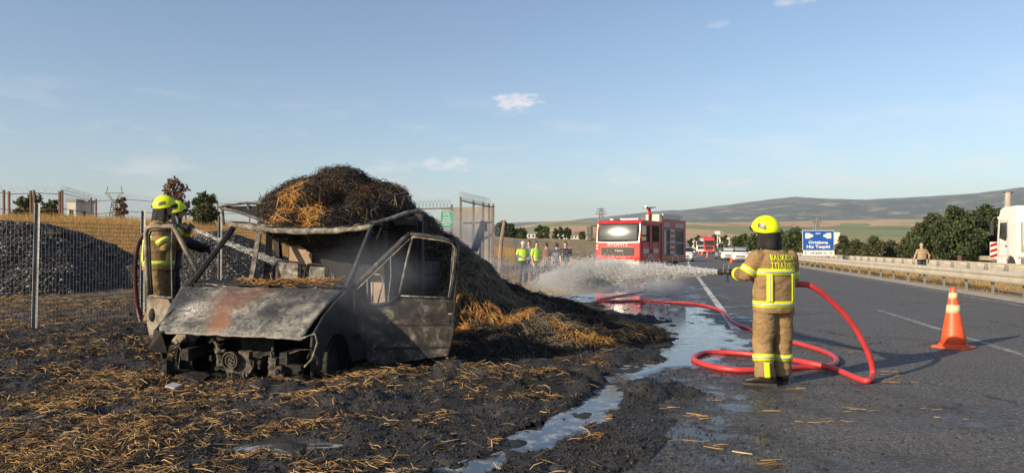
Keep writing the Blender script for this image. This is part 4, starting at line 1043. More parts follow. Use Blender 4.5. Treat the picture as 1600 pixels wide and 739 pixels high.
def firefighter(label, loc, rz, arms, legs, torso, head, coat, stripes=True, toes=(-.2, .3), headyaw=0.0, headpitch=0.0, text=False, voxel=.013, gloves=BLKR):
    root = empty('person', loc, rz, label, 'firefighter', 'firefighters putting out the van fire')
    mb = MB()
    rings = [ellring((cx, cy, z), hw, hd) for (z, hw, hd, cx, cy) in torso]
    mb.loft(rings)
    for (sh, el_, wr) in arms:
        sh, el_, wr = Vector(sh), Vector(el_), Vector(wr)
        mb.tube([sh, sh.lerp(el_, .3), sh.lerp(el_, .75), el_, el_.lerp(wr, .3), el_.lerp(wr, .8), wr], [.098, .096, .086, .084, .080, .068, .062], 14)
        mb.sphere(sh, .1, 12, 8); mb.sphere(el_, .082, 12, 8)
    for (hp0, kn, an) in legs:
        hp0, kn, an = Vector(hp0), Vector(kn), Vector(an)
        mb.tube([hp0 + Vector((0, 0, .08)), hp0, hp0.lerp(kn, .5), kn, kn.lerp(an, .4), kn.lerp(an, .85), an], [.125, .128, .12, .106, .106, .108, .112], 16)
    hc = Vector(head)
    mb.tube([hc + Vector((0, -.01, -.22)), hc + Vector((0, -.01, -.08))], .065, 12)
    mb.sphere(hc + Vector((0, .005, 0)), (.078, .1, .125), 16, 12)
    fwd = Matrix.Rotation(headyaw, 3, 'Z') @ Vector((0, 1, 0))
    mb.sphere(hc + fwd * .1 + Vector((0, 0, -.015)), (.017, .02, .025), 8, 6)
    me = remeshed(mb, voxel, 3); wrinkle(me, .0075, lambda c_: 0 if c_.z > hc.z - .2 else (.7 if c_.z > .8 else 1.3))
    def pick(c_):
        if c_.z > hc.z - .14 and (Vector((c_.x, c_.y, 0)) - Vector((hc.x, hc.y, 0))).length < .16:
            d = c_ - hc
            return 2 if (d.dot(fwd) > .055 and d.z < .06 and d.z > -.09) else 1
        return 0
    body = finish('body', me, [coat, BLKC, SKIN], pick, root)
    # collar
    z0 = torso[-1][0]; m = MB(); rr = [ellring((torso[-1][3], torso[-1][4], z0 + dz_), torso[-1][1] * k_, torso[-1][2] * k_, 24, 2) for dz_, k_ in ((-.05, 1.22), (.0, 1.08), (.06, 1.05), (.06, .95), (-.03, .95))]
    m.loft(rr, False); m.build('collar', coat, root, local=True, smooth=True)
    tor = sorted(torso)
    def tring(z):
        for a, b in zip(tor, tor[1:]):
            if a[0] <= z <= b[0]:
                f_ = (z - a[0]) / (b[0] - a[0]); return [a[i] + (b[i] - a[i]) * f_ for i in range(5)]
        return list(tor[0] if z < tor[0][0] else tor[-1])
    def band_t(z, h, mat_, o, nm='reflective_band'):
        m = MB(); rr = []
        for dz_, oo in ((-h / 2, -.012), (-h / 2, o), (0, o + .001), (h / 2, o), (h / 2, -.012)):
            q = tring(z + dz_); rr.append(ellring((q[3], q[4], z + dz_), q[1] + oo, q[2] + oo, 40))
        m.loft(rr, False); return m.build(nm, mat_, root, local=True, smooth=True)
    def band_l(a, b, f_, h, ra, mat_, o):
        a, b = Vector(a), Vector(b); d = (b - a).normalized(); c_ = a.lerp(b, f_); m = MB()
        m.tube([c_ - d * h / 2, c_ - d * (h / 2 - .001), c_ + d * (h / 2 - .001), c_ + d * h / 2], [ra - .015, ra + o, ra + o, ra - .015], 20, cap=False); return m.build('reflective_band', mat_, root, local=True, smooth=True)
    def backy(x, z, sgn=-1):
        q = tring(z); u = min(.999, abs((x - q[3]) / q[1])); return q[4] + sgn * q[2] * (1 - u ** 2.4) ** (1 / 2.4)
    if stripes:
        zc = torso[len(torso) - 1][0] - .27
        for z_ in (zc, tor[0][0] + .085):
            b_ = band_t(z_, .072, FLUO, .006)
            band_t(z_, .022, SILV, .0085, 'silver_tape').parent = b_
        for sgn in (-1, 1):
            for x_ in (-.135, .155):
                m = MB(); m.grid(lambda u, v: Vector((x_ - .03 + .06 * u, backy(x_ - .03 + .06 * u, tor[0][0] + .11 + (zc - tor[0][0] - .13) * v, sgn) + sgn * .009, tor[0][0] + .11 + (zc - tor[0][0] - .13) * v)), 5, 14, .006 * sgn); b_ = m.build('vertical_band', FLUO, root, local=True, smooth=True)
                m = MB(); m.grid(lambda u, v: Vector((x_ - .009 + .018 * u, backy(x_ - .009 + .018 * u, tor[0][0] + .11 + (zc - tor[0][0] - .13) * v, sgn) + sgn * .0115, tor[0][0] + .11 + (zc - tor[0][0] - .13) * v)), 3, 14, .004 * sgn); m.build('silver_tape', SILV, b_, local=True, smooth=True)
        for (sh, el_, wr) in arms:
            b_ = band_l(sh, el_, .74, .07, .088, FLUO, .006); band_l(sh, el_, .74, .022, .0885, SILV, .008).parent = b_
            band_l(el_, wr, .8, .05, .069, FLUO, .006)
        for (hp0, kn, an) in legs:
            b_ = band_l(kn, an, .40, .075, .1075, FLUO, .006); band_l(kn, an, .40, .025, .108, SILV, .008).parent = b_
        a, b = Vector(legs[0][1]), Vector(legs[0][2])
        m = MB(); m.grid(lambda u, v: a.lerp(b, .50 + .45 * v) + Vector((.122 * math.sin(-.55 + .5 * u), -.122 * math.cos(-.55 + .5 * u), 0)), 5, 8, .006); m.build('leg_band', FLUO, root, local=True, smooth=True)
    # hem of the coat: a slight step over the trousers
    q = tor[0]; m = MB(); m.loft([ellring((q[3], q[4], q[0] + dz_), q[1] + o_, q[2] + o_, 36) for dz_, o_ in ((.10, -.01), (.07, .002), (.03, .007), (0, .008), (-.012, -.002), (.0, -.03))], False); m.build('coat_hem', coat, root, local=True, smooth=True)
    for i, (hp0, kn, an) in enumerate(legs):
        an = Vector(an); d = Matrix.Rotation(toes[i], 3, 'Z') @ Vector((0, 1, 0)); sdv = Vector((d.y, -d.x, 0)); m = MB(); rr = []
        for f_, w_, h_ in ((-.115, .036, .09), (-.07, .05, .13), (0, .054, .14), (.07, .054, .10), (.13, .056, .078), (.19, .046, .06), (.225, .022, .038)):
            c_ = Vector((an.x, an.y, 0)) + d * f_
            rr.append([c_ + sdv * (w_ * math.cos(2 * math.pi * k / 14)) + Vector((0, 0, .022 + h_ * .5 + h_ * .5 * math.sin(2 * math.pi * k / 14))) for k in range(14)])
        m.loft(rr); bo_ = m.build('boot', BLKR, root, local=True, smooth=True)
        m = MB(); m.loft([[Vector((an.x, an.y, z_)) + d * (y_ * 1.0) + sdv * x_ for x_, y_ in ((-.04, -.12), (.04, -.12), (.056, -.03), (.058, .12), (.045, .2), (.0, .237), (-.045, .2), (-.058, .12), (-.056, -.03))] for z_ in (0, .028)]); m.build('sole', M('boot_sole', (.05, .045, .04), .7), bo_, local=True)
    for i, (sh, el_, wr) in enumerate(arms):
        m = MB(); d = Vector(wr) - Vector(el_); side = -1 if i == 0 else 1
        hand(m, Vector(wr) + d.normalized() * -.01, d + Vector((0, .1, 0)), Vector((-side * .9, 0, -.3)) if i == 0 else Vector((-.9, .2, .1)), 1.0, 1.12, side)
        m.build('glove', gloves, root, local=True, smooth=True)
    helmet(root, hc + Vector((0, .0, .045)), headyaw, headpitch)
    if text:
        for txt, z_, w_ in (('BALIKESİR', 1.385, .078), ('İTFAİYESİ', 1.297, .082)):
            vs_, fs_ = text_mesh(txt, w_ * 1.06, .001, bold=.0004, space=1.12)
            x0 = min(v.x for v in vs_); x1 = max(v.x for v in vs_); k_ = .30 / (x1 - x0)
            m = MB(); m.add([Vector((v.x * k_ + .03, backy(v.x * k_ + .03, z_ + v.y) - .014 - v.z, z_ + v.y)) for v in vs_], fs_); m.build('back_lettering', FLUO, root, local=True)
    return root

FX, FY = gp(1213, 602).x, gp(1213, 600).y
ff1 = firefighter('firefighter in tan turnout gear and yellow helmet standing on the asphalt', (FX, FY, 0), R(13),
    arms=[((-.20, .0, 1.375), (-.305, .05, 1.20), (-.265, .30, 1.20)), ((.195, .0, 1.375), (.235, .02, 1.13), (.20, .24, 1.10))],
    legs=[((-.10, .0, .78), (-.125, .02, .44), (-.13, -.03, .085)), ((.10, .01, .78), (.135, .04, .44), (.15, .09, .085))],
    torso=[(.795, .216, .16, 0, 0), (.93, .218, .16, 0, 0), (1.08, .222, .16, 0, 0), (1.22, .226, .16, 0, 0), (1.32, .228, .15, 0, 0), (1.40, .205, .13, 0, 0), (1.455, .15, .11, -.005, .005), (1.50, .085, .085, -.01, .01)],
    head=(-.065, .03, 1.655), coat=TAN, toes=(R(62), R(-8)), headyaw=R(38), headpitch=R(-6), text=True)
NOZ = ff1.matrix_basis @ Vector((-.30, .42, 1.215))
def ffw(*p_): return Vector((FX, FY, 0)) + Matrix.Rotation(R(13), 3, 'Z') @ Vector(p_)
L2 = Vector((-4.95, 9.95, .28))
L2.z = tz(L2.x, L2.y) + .09
ff2 = firefighter('firefighter in tan turnout gear behind the open passenger door aiming a hose', L2, R(-78),
    arms=[((-.21, .02, 1.36), (-.24, .20, 1.14), (-.08, .36, 1.36)), ((.21, .02, 1.36), (.25, .16, 1.12), (.06, .30, 1.36))],
    legs=[((-.10, .0, .78), (-.11, .05, .44), (-.12, .0, .085)), ((.10, .0, .78), (.11, .03, .44), (.12, -.05, .085))],
    torso=[(.795, .225, .19, 0, 0), (.93, .23, .195, 0, 0), (1.08, .24, .19, 0, .005), (1.22, .25, .18, 0, .01), (1.32, .25, .165, 0, .015), (1.40, .225, .14, 0, .02), (1.455, .15, .11, 0, .025), (1.50, .085, .085, 0, .035)],
    head=(0, .07, 1.64), coat=TAN, toes=(R(5), R(-5)), headyaw=R(-4), headpitch=R(-8))
L3 = Vector((-5.2, 10.75, 0)); L3.z = tz(L3.x, L3.y) + .08
ff3 = firefighter('firefighter in dark coat and yellow helmet close behind the tan one at the van door', L3, R(-80),
    arms=[((-.21, .02, 1.36), (-.25, .24, 1.18), (-.15, .48, 1.08)), ((.21, .02, 1.36), (.25, .26, 1.20), (.12, .50, 1.12))],
    legs=[((-.10, .0, .78), (-.11, .05, .44), (-.12, .0, .085)), ((.10, .0, .78), (.11, .03, .44), (.12, -.05, .085))],
    torso=[(.795, .22, .17, 0, 0), (.93, .225, .17, 0, 0), (1.08, .23, .165, 0, .02), (1.22, .24, .16, 0, .03), (1.32, .24, .15, 0, .04), (1.40, .22, .13, 0, .05), (1.455, .15, .11, 0, .06), (1.50, .085, .085, 0, .07)],
    head=(0, .10, 1.63), coat=NAVY, stripes=False, toes=(R(5), R(-5)), headyaw=0, headpitch=R(-8))

def civilian(label, loc, rz, top, pants, hairm, arms, sleeve='short', head_yaw=0.0, bulk=1.0, cap=None, vest=None, h=1.0, hair='short', group=None, back_text=False):
    root = empty('person', loc, rz, label, 'person', group); mb = MB(); B = bulk
    tor = [(.86, .165 * B, .12 * B), (.95, .175 * B, .13 * B), (1.08, .17 * B, .125 * B), (1.22, .185 * B, .125 * B), (1.34, .195 * B, .115), (1.41, .165, .095), (1.45, .09, .075), (1.49, .058, .06)]
    mb.loft([ellring((0, 0, z), a, b, 20, 2.3) for z, a, b in tor])
    segs = []
    for sgn, (el_, wr) in zip((-1, 1), arms):
        sh = Vector((sgn * .185 * min(B, 1.1), 0, 1.38)); el_, wr = Vector(el_), Vector(wr)
        mb.tube([sh, sh.lerp(el_, .5), el_, el_.lerp(wr, .4), wr], [.062, .055, .046, .043, .03], 10); mb.sphere(sh, .066, 10, 6)
        hand(mb, wr, wr - el_, Vector((-sgn, 0, 0)), .5, 1.0, sgn); segs.append((sh, el_, wr))
    for sgn in (-1, 1):
        hp0, kn, an = Vector((sgn * .09, 0, .88)), Vector((sgn * .1, .02, .48)), Vector((sgn * .11, -.01, .09))
        mb.tube([hp0, hp0.lerp(kn, .5), kn, kn.lerp(an, .4), an], [.09 * B, .083 * B, .062, .06, .048], 12)
        mb.tube([an + Vector((0, -.06, -.05)), an + Vector((0, .02, -.045)), an + Vector((0, .12, -.058)), an + Vector((0, .18, -.065))], [.035, .042, .036, .02], 10)
    hc = Vector((0, .02, 1.61)); fw = Matrix.Rotation(head_yaw, 3, 'Z')
    mb.sphere(hc, (.075, .092, .115), 16, 12); mb.sphere(hc + fw @ Vector((0, .095, -.012)), (.014, .018, .02), 8, 6); mb.sphere(hc + fw @ Vector((0, .07, -.075)), (.04, .03, .03), 8, 6)
    for sgn in (-1, 1): mb.sphere(hc + fw @ Vector((sgn * .077, 0, -.005)), (.012, .02, .03), 6, 5)
    mb.tube([hc + Vector((0, -.02, -.17)), hc + Vector((0, -.01, -.05))], .052, 10)
    me = remeshed(mb, .017, 1); wrinkle(me, .004, lambda c_: 0 if c_.z > 1.44 else 1)
    def pick(c_):
        if c_.z > 1.455 and abs(c_.x) < .14: return 2
        for (a, b, w_) in segs:
            if seg_d(c_, b, w_) < .062 and (c_ - b).length > .03: return 2 if sleeve == 'short' or (c_ - w_).length < .06 or (c_ - w_).dot(w_ - b) > 0 else 0
            if (c_ - w_).length < .17 and (c_ - w_).dot(w_ - b) > 0: return 2
        if c_.z < .085: return 3
        return 1 if c_.z < .93 else 0
    finish('body', me, [top, pants, SKIN, BLKR], pick, root)
    for sgn in (-1, 1):
        m = MB(); m.sphere(hc + fw @ Vector((sgn * .031, .085, .012)), (.012, .007, .007), 8, 6); m.build('eye', BLKR, root, local=True)
    m = MB(); m.sphere(hc + fw @ Vector((0, .09, -.058)), (.024, .008, .006), 8, 5); m.build('mouth', M('lips', (.4, .17, .13), .6), root, local=True)
    if hairm:
        m = MB()
        def hf(u, v):
            th = u * 2 * math.pi; fr = math.cos(th); ph = v * R(58 + 52 * (1 - fr) / 2 + (30 if hair == 'long' and fr < .3 else 0))
            return hc + fw @ Vector((.084 * math.sin(ph) * math.sin(th), .101 * math.sin(ph) * math.cos(th) - .006, .126 * math.cos(ph)))
        m.grid(hf, 24, 8, .008); m.build('hair', hairm, root, local=True, smooth=True)
        if hair == 'long':
            m = MB(); m.tube([hc + fw @ Vector((0, -.08, .02)), hc + fw @ Vector((0, -.11, -.1)), hc + fw @ Vector((0, -.09, -.24))], [(.075, .05), (.08, .045), (.05, .03)], 10); m.build('hair_tail', hairm, root, local=True, smooth=True)
    if cap:
        m = MB(); m.grid(lambda u, v: hc + fw @ Vector((.09 * math.sin(v * R(84)) * math.sin(u * 6.2832), .107 * math.sin(v * R(84)) * math.cos(u * 6.2832), .02 + .115 * math.cos(v * R(84)))), 20, 8, .006); co_ = m.build('cap', cap, root, local=True, smooth=True)
        m = MB(); m.grid(lambda u, v: hc + fw @ Vector((.075 * (2 * u - 1), .095 + .07 * v * (1 - (2 * u - 1) ** 2), .035 - .012 * v)), 8, 4, .006); m.build('cap_peak', cap, co_, local=True)
    if vest:
        m = MB(); m.loft([ellring((0, 0, z), a + .012, b + .014, 24, 2.3) for z, a, b in tor if .9 < z < 1.42], False); vo = m.build('vest', vest, root, local=True, smooth=True)
        for sgn in (-1, 1):
            m = MB(); sh = Vector((sgn * .185, 0, 1.38)); el_ = segs[0 if sgn < 0 else 1][1]; m.tube([sh + Vector((-sgn * .03, 0, .02)), sh.lerp(el_, .3), sh.lerp(el_, .72)], [.076, .072, .066], 10, cap=False); m.build('vest_sleeve', vest, vo, local=True, smooth=True)
        m = MB(); rr = [ellring((0, 0, z), .17 * B + .02, .125 * B + .022, 24, 2.3) for z in (1.07, 1.12)]; m.loft(rr, False); m.build('vest_band', SILV, vo, local=True, smooth=True)
    if back_text:
        for k in range(2):
            m = MB(); m.grid(lambda u, v: Vector((-.11 + .22 * u, -.125 * math.sqrt(1 - ((-.11 + .22 * u) / .2) ** 2) - .014, 1.26 - .06 * k + .03 * v)), 8, 2, .003); m.build('shirt_print', M('white_print', (.55, .55, .56), .7, (.1, .1, .12), 60), root, local=True)
    root.scale = (h, h, h)
    return root
HIVIS = M('hi_vis_yellow_green', (.52, .80, .06), .7, (.42, .66, .05), 7, bump=.3, bscale=14, bdist=.02)
JEAN = M('dark_trousers', (.03, .035, .05), .8, (.02, .022, .03), 8)
GREYT = M('grey_trousers', (.10, .10, .11), .8)
BLUSH = M('blue_grey_shirt', (.16, .20, .28), .8); BLKT = M('black_tshirt', (.02, .021, .028), .8); NAVT = M('navy_tshirt', (.03, .04, .075), .8)
_t = NT('plaid_shirt'); _o = _t.tc.outputs['Object']
_w = _t.n.new('ShaderNodeTexWave'); _w.inputs['Scale'].default_value = 9; _w.bands_direction = 'Z'; _t.link(_o, _w.inputs[0]); _w2 = _t.n.new('ShaderNodeTexWave'); _w2.inputs['Scale'].default_value = 9; _w2.bands_direction = 'X'; _t.link(_o, _w2.inputs[0])
_t.col(_t.mix(_t.math('MULTIPLY', _t.math('ADD', _w.outputs['Fac'], _w2.outputs['Fac']), .5), (.10, .045, .035), (.34, .18, .14))); _t.rough(.8); PLAID = _t.mat
_t = NT('striped_polo'); _w = _t.n.new('ShaderNodeTexWave'); _w.inputs['Scale'].default_value = 4.2; _w.bands_direction = 'Z'; _w.inputs['Distortion'].default_value = .6; _t.link(_t.tc.outputs['Object'], _w.inputs[0])
_t.col(_t.ramp(_w.outputs['Fac'], [(.30, (.055, .04, .03)), (.38, (.52, .40, .24))])); _t.rough(.85); POLO = _t.mat
HAIRD = M('dark_hair', (.015, .012, .01), .6); HAIRG = M('grey_hair', (.42, .38, .33), .7); CAPW = M('white_cap', (.72, .72, .70), .7)
DN = ((-.23, .0, 1.10), (-.22, .08, .86)), ((.23, .0, 1.10), (.22, .08, .86))
BENT = ((-.26, -.02, 1.12), (-.06, .2, 1.12)), ((.26, -.02, 1.12), (.08, .2, 1.10))
HIPS = ((-.36, -.06, 1.14), (-.2, .04, .98)), ((.36, -.06, 1.14), (.2, .04, .98))
def cz(px, D):
    q = at(px, 386, D); return Vector((q.x, q.y, max(tz(q.x, q.y), -.05) + .05))
BG = 'bystanders gathered beside the fire engine'
civilian('person in green-yellow vest and white cap among the bystanders', cz(817, 29.5), R(200), BLUSH, JEAN, None, BENT, 'long', cap=CAPW, vest=HIVIS, group=BG)
civilian('person in blue-grey shirt half hidden behind the white-capped vest wearer', cz(827, 31), R(170), BLUSH, JEAN, HAIRD, DN, 'long', group=BG, h=1.03)
civilian('dark-haired person in green-yellow vest without a cap', cz(838, 29.0), R(215), HIVIS, GREYT, HAIRD, DN, 'short', vest=HIVIS, hair='long', head_yaw=R(-20), group=BG)
civilian('person in brown plaid shirt seen from behind with hands on hips', cz(854, 30.5), R(10), PLAID, JEAN, HAIRD, HIPS, 'short', bulk=1.1, group=BG, h=.97)
civilian('person in navy shirt with white print across the back', cz(870, 30), R(-25), NAVT, JEAN, HAIRD, DN, 'short', group=BG, back_text=True, h=.97)
civilian('heavy-set person in plain black t-shirt facing the fire', cz(884, 29.5), R(172), BLKT, JEAN, HAIRD, DN, 'short', bulk=1.22, group=BG)
q = at(1440, 386, 35.3)
civilian('person in beige striped polo standing between the two guardrails', (q.x, q.y, -.03), R(2), POLO, JEAN, HAIRG, (((-.36, -.06, 1.12), (-.40, .02, .88)), ((.36, -.06, 1.12), (.38, .05, .86))), 'short', bulk=1.32, h=1.0)
# ------------------------------------------------------------------ vehicles
def paint(name, c, rough=.28, dirt=.25, dirtc=(.25, .21, .16)):
    t = NT(name); n = t.noise(2.2, 6, .65)
    t.col(t.mix(t.math('MULTIPLY', t.sep(t.ramp(n, [(.45, 0.0), (.75, 1.0)]))[0], dirt), c, dirtc))
    t.rough(t.ramp(n, [(.3, rough), (.75, rough + .3)])); t.set(); t.b.inputs['Coat Weight'].default_value = .25; t.b.inputs['Coat Roughness'].default_value = .12
    return t.mat
RED = paint('fire_engine_red', (.52, .018, .022), .3, .18)
RED_D = paint('fire_engine_red_side', (.40, .022, .025), .35, .3)
CREAM = paint('cream_bumper', (.70, .64, .50), .45, .3)
BLKP = M('black_plastic', (.02, .02, .021), .5, (.035, .034, .033), 8)
ALU = M('aluminium', (.45, .46, .47), .38, (.32, .33, .34), 7, metal=.6)
TYRE = M('tyre_rubber', (.022, .021, .02), .85, (.05, .046, .04), 10)
WHT = paint('white_paint', (.74, .74, .72), .3, .15)
GLS = M_glass('vehicle_glass', (.018, .022, .022), .05)
GLSW = M_glass('windscreen_glass', (.03, .042, .038), .10)
LAMP = M_glass('lamp_lens', (.6, .6, .58), .1)
ORNG = M('orange_lens', (.8, .25, .03), .3); REDL = M('red_lens', (.5, .02, .02), .25)
WPAN = M('white_marking', (.68, .68, .66), .5, (.5, .5, .5), 12)
HATCH = M('grey_print', (.35, .36, .38), .6, (.62, .62, .6), 45, lo=.45, hi=.55)
CHRO = M('bright_trim', (.7, .7, .7), .15, (.6, .6, .6), metal=.9)
def wheel(parent, x, y, r, w, rimmat=ALU, side=1, name='wheel'):
    m = MB(); m.lathe([(r * .55, -w / 2), (r * .92, -w / 2), (r, -w * .36), (r, w * .36), (r * .92, w / 2), (r * .55, w / 2)], 24, (x, y, r), 'X'); wo = m.build(name, TYRE, parent, local=True, smooth=False)
    m = MB(); xo = side * w * .5; m.lathe([(.03, xo - side * .02), (r * .2, xo - side * .0), (r * .45, xo - side * .09), (r * .56, xo + side * .004), (r * .58, xo - side * .05), (r * .5, xo - side * .14)] if side > 0 else [(r * .5, xo + .14), (r * .58, xo + .05), (r * .56, xo - .004), (r * .45, xo + .09), (r * .2, xo), (.03, xo + .02)], 20, (x, y, r), 'X'); m.build('rim', rimmat, wo, local=True, smooth=True)
    return wo
def txt(parent, s_, size, fn, mat_, name, width=None, mirror=False, bold=.0):
    vs_, fs_ = text_mesh(s_, size, .003, bold=bold); k_ = 1.0
    if width: k_ = width / (max(v.x for v in vs_) - min(v.x for v in vs_))
    m = MB(); m.add([fn((-v.x if mirror else v.x) * k_, v.y, v.z) for v in vs_], fs_); return m.build(name, mat_, parent, local=True)

# ---- fire engine: local x = its left in the picture's right, y = rearwards, front at y=0
FR = at(1001, 431, 36.0); PSI = R(31)
rx = Vector((math.cos(PSI), -math.sin(PSI), 0))
floc = Vector((FR.x, FR.y, 0)) - rx * 1.25
ft = empty('fire_engine', floc, -PSI, 'red fire engine with cream bumper and open side lockers parked on the verge', 'fire engine')
cabp = [(.06, .74), (.0, .95), (.0, 1.74), (.17, 2.70), (.28, 2.83), (.55, 2.90), (3.0, 2.90), (3.12, 2.80), (3.12, .74)]
m = MB(); m.prism_x(cabp, -1.23, 1.23); cab = m.build('cab', RED, ft, local=True, bevel=.05)
def wsf(u, v, o=0.0):
    x = -1.12 + 2.24 * u; z = 1.80 + .90 * v
    return Vector((x, .012 + .155 * v - .045 * (1 - (x / 1.12) ** 2) - .02 * math.sin(math.pi * v) - .012 - o, z))
m = MB(); m.grid(lambda u, v: wsf(u, v), 24, 12, -.02); ws = m.build('windscreen', GLSW, ft, local=True, smooth=True)
m = MB(); m.tube([wsf(u, v, .006) for u, v in [(i / 12, 0) for i in range(13)] + [(1, j / 6) for j in range(1, 7)] + [(1 - i / 12, 1) for i in range(1, 13)] + [(0, 1 - j / 6) for j in range(1, 6)]], .02, 6, closed=True); m.build('windscreen_seal', BLKP, ws, local=True)
m = MB(); m.grid(lambda u, v: wsf(.14 + .72 * u, .90 + .06 * v, .012), 20, 2, -.004); m.build('sun_strip', WPAN, ws, local=True)
for x0, x1 in ((-.8, .05), (.1, .95)):
    m = MB(); m.tube([(x0, -.06, 1.8), ((x0 + x1) / 2, -.085, 1.83), (x1, -.08, 1.84)], .014, 5); m.build('wiper', BLKP, ws, local=True)
m = MB()
for k in range(5): m.bx(-.86, .86, -.035, -.002, 1.10 + .072 * k, 1.155 + .072 * k)
m.bx(-.9, .9, -.02, .0, 1.07, 1.45); gr = m.build('grille', BLKP, ft, local=True)
m = MB(); m.bx(-.93, .93, -.05, -.001, 1.46, 1.50); m.build('grille_trim', CHRO, gr, local=True, bevel=.01)
txt(gr, 'MAN', .16, lambda x, y, z: Vector((x + .1, -.045 - z, 1.30 + y)), ALU, 'grille_badge', .42)
txt(ft, 'İTFAİYE', .20, lambda x, y, z: Vector((x, -.012 - z, 1.625 + y)), WPAN, 'mirror_lettering', 1.12, True, .004)
m = MB(); m.prism_x([(-.16, .78), (-.16, .36), (-.08, .24), (.5, .24), (.5, .78)], -1.24, 1.24); bp = m.build('bumper', CREAM, ft, local=True, bevel=.04)
for sx in (-1, 1):
    m = MB(); m.bx(sx * 1.18, sx * .78, -.18, -.15, .54, .70); hl = m.build('headlight', LAMP, bp, local=True, bevel=.02)
    m = MB(); m.bx(sx * 1.2, sx * .76, -.172, -.155, .52, .535); m.build('headlight_trim', BLKP, hl, local=True)
    m = MB(); m.bx(sx * 1.14, sx * .86, -.175, -.15, .36, .43); m.build('fog_lamp', LAMP, bp, local=True, bevel=.01)
m = MB(); m.bx(-.33, .33, -.175, -.155, .42, .54); pl = m.build('number_plate', WPAN, bp, local=True)
m = MB(); m.bx(-.62, .62, -.168, -.15, .60, .72); m.build('bumper_grating', HATCH, bp, local=True)
for k in range(7): m = MB(); m.bx(-.26 + .078 * k, -.21 + .078 * k, -.179, -.17, .445, .515); m.build('plate_character', BLKP, pl, local=True)
m = MB(); m.bx(-.95, .95, -.05, .0, .80, .86); m.build('step_bar', ALU, ft, local=True, bevel=.01)
# mirrors
for sx in (-1, 1):
    m = MB(); m.tube([(sx * 1.22, .12, 2.6), (sx * 1.42, -.12, 2.62), (sx * 1.48, -.14, 2.5)], .025, 6); m.tube([(sx * 1.22, .1, 1.9), (sx * 1.44, -.1, 1.88)], .02, 6); mo = m.build('mirror_arm', BLKP, ft, local=True)
    m = MB(); m.box((sx * 1.50, -.13, 2.33), (.30, .10, .50)); m.build('mirror', BLKP, mo, local=True, bevel=.04)
    m = MB(); m.box((sx * 1.50, -.13, 1.92), (.28, .10, .24)); m.build('wide_angle_mirror', BLKP, mo, local=True, bevel=.03)
for z_ in (1.58, 1.42): m = MB(); m.bx(-1.2, -1.08, -.02, .0, z_ - .05, z_ + .05); m.build('marker_lamp', LAMP, ft, local=True, bevel=.01)
m = MB(); m.lathe([(.0, -.03), (.08, -.03), (.08, 0)], 12, (-1.05, .12, 2.58), 'Y'); m.build('warning_lamp', REDL, ft, local=True)
m = MB(); m.bx(-.75, .85, .75, 1.15, 2.91, 3.0); lb = m.build('light_bar', WPAN, ft, local=True, bevel=.02)
m = MB(); m.bx(-.5, -.2, .6, .75, 2.91, 2.99); m.build('horn', BLKP, ft, local=True, bevel=.01)
m = MB(); m.tube([(-.1, 1.4, 2.9), (-.1, 1.42, 3.35)], .008, 5); m.build('aerial', BLKP, ft, local=True)
# cab side: doors, windows, arches
SXX = 1.232
for sgn in (-1, 1):
    S_ = sgn * SXX
    for y0, y1, nm in ((.34, 1.28, 'front'), (1.82, 2.75, 'rear')):
        m = MB(); a = [(y0 + (.06 if nm == 'front' else 0), 1.78), (y1, 1.78), (y1, 2.62), (y0 + (.2 if nm == 'front' else .0), 2.62)]
        m.plate([(S_, y, z) for y, z in a], .02, (sgn, 0, 0)); wo = m.build('side_window', GLS, ft, local=True, bevel=.01)
        m = MB(); pts = [(S_ + sgn * .012, y, z) for y, z in a]; m.tube(pts, .022, 5, closed=True); m.build('window_seal', BLKP, wo, local=True)
        m = MB(); m.tube([(S_ + sgn * .006, y, z) for y, z in ((y0 - .08, .95), (y0 - .08, 1.75), (y0 + .1, 2.70), (y1 + .08, 2.70), (y1 + .08, .95))], .008, 4, closed=True); do = m.build('door_seam', BLKP, ft, local=True)
        m = MB(); m.bx(S_, S_ + sgn * .03, y1 - .12, y1 + .02, 1.60, 1.65); m.build('door_handle', BLKP, do, local=True)
    for y0, y1 in ((.42, 1.25), (1.95, 2.7)):
        m = MB(); m.bx(S_, S_ + sgn * .008, y0, y1, 1.18, 1.42); m.build('white_panel', HATCH, ft, local=True)
    m = MB(); m.bx(S_, S_ + sgn * .010, 1.36, 1.74, 1.2, 1.40); m.build('dark_panel', BLKP, ft, local=True)
    for yw, nm in ((1.45, 'front'), (5.55, 'rear')):
        m = MB(); pts = []
        for k in range(11): a = math.pi * k / 10; pts.append((yw + .66 * math.cos(a), .52 + .62 * math.sin(a)))
        for k in range(10, -1, -1): a = math.pi * k / 10; pts.append((yw + .52 * math.cos(a), .50 + .50 * math.sin(a)))
        m.plate([(sgn * 1.0, y, z) for y, z in pts], .25, (sgn, 0, 0)); m.build('wheel_arch', ALU, ft, local=True)
        wheel(ft, sgn * 1.05, yw, .50, .30, ALU, sgn)
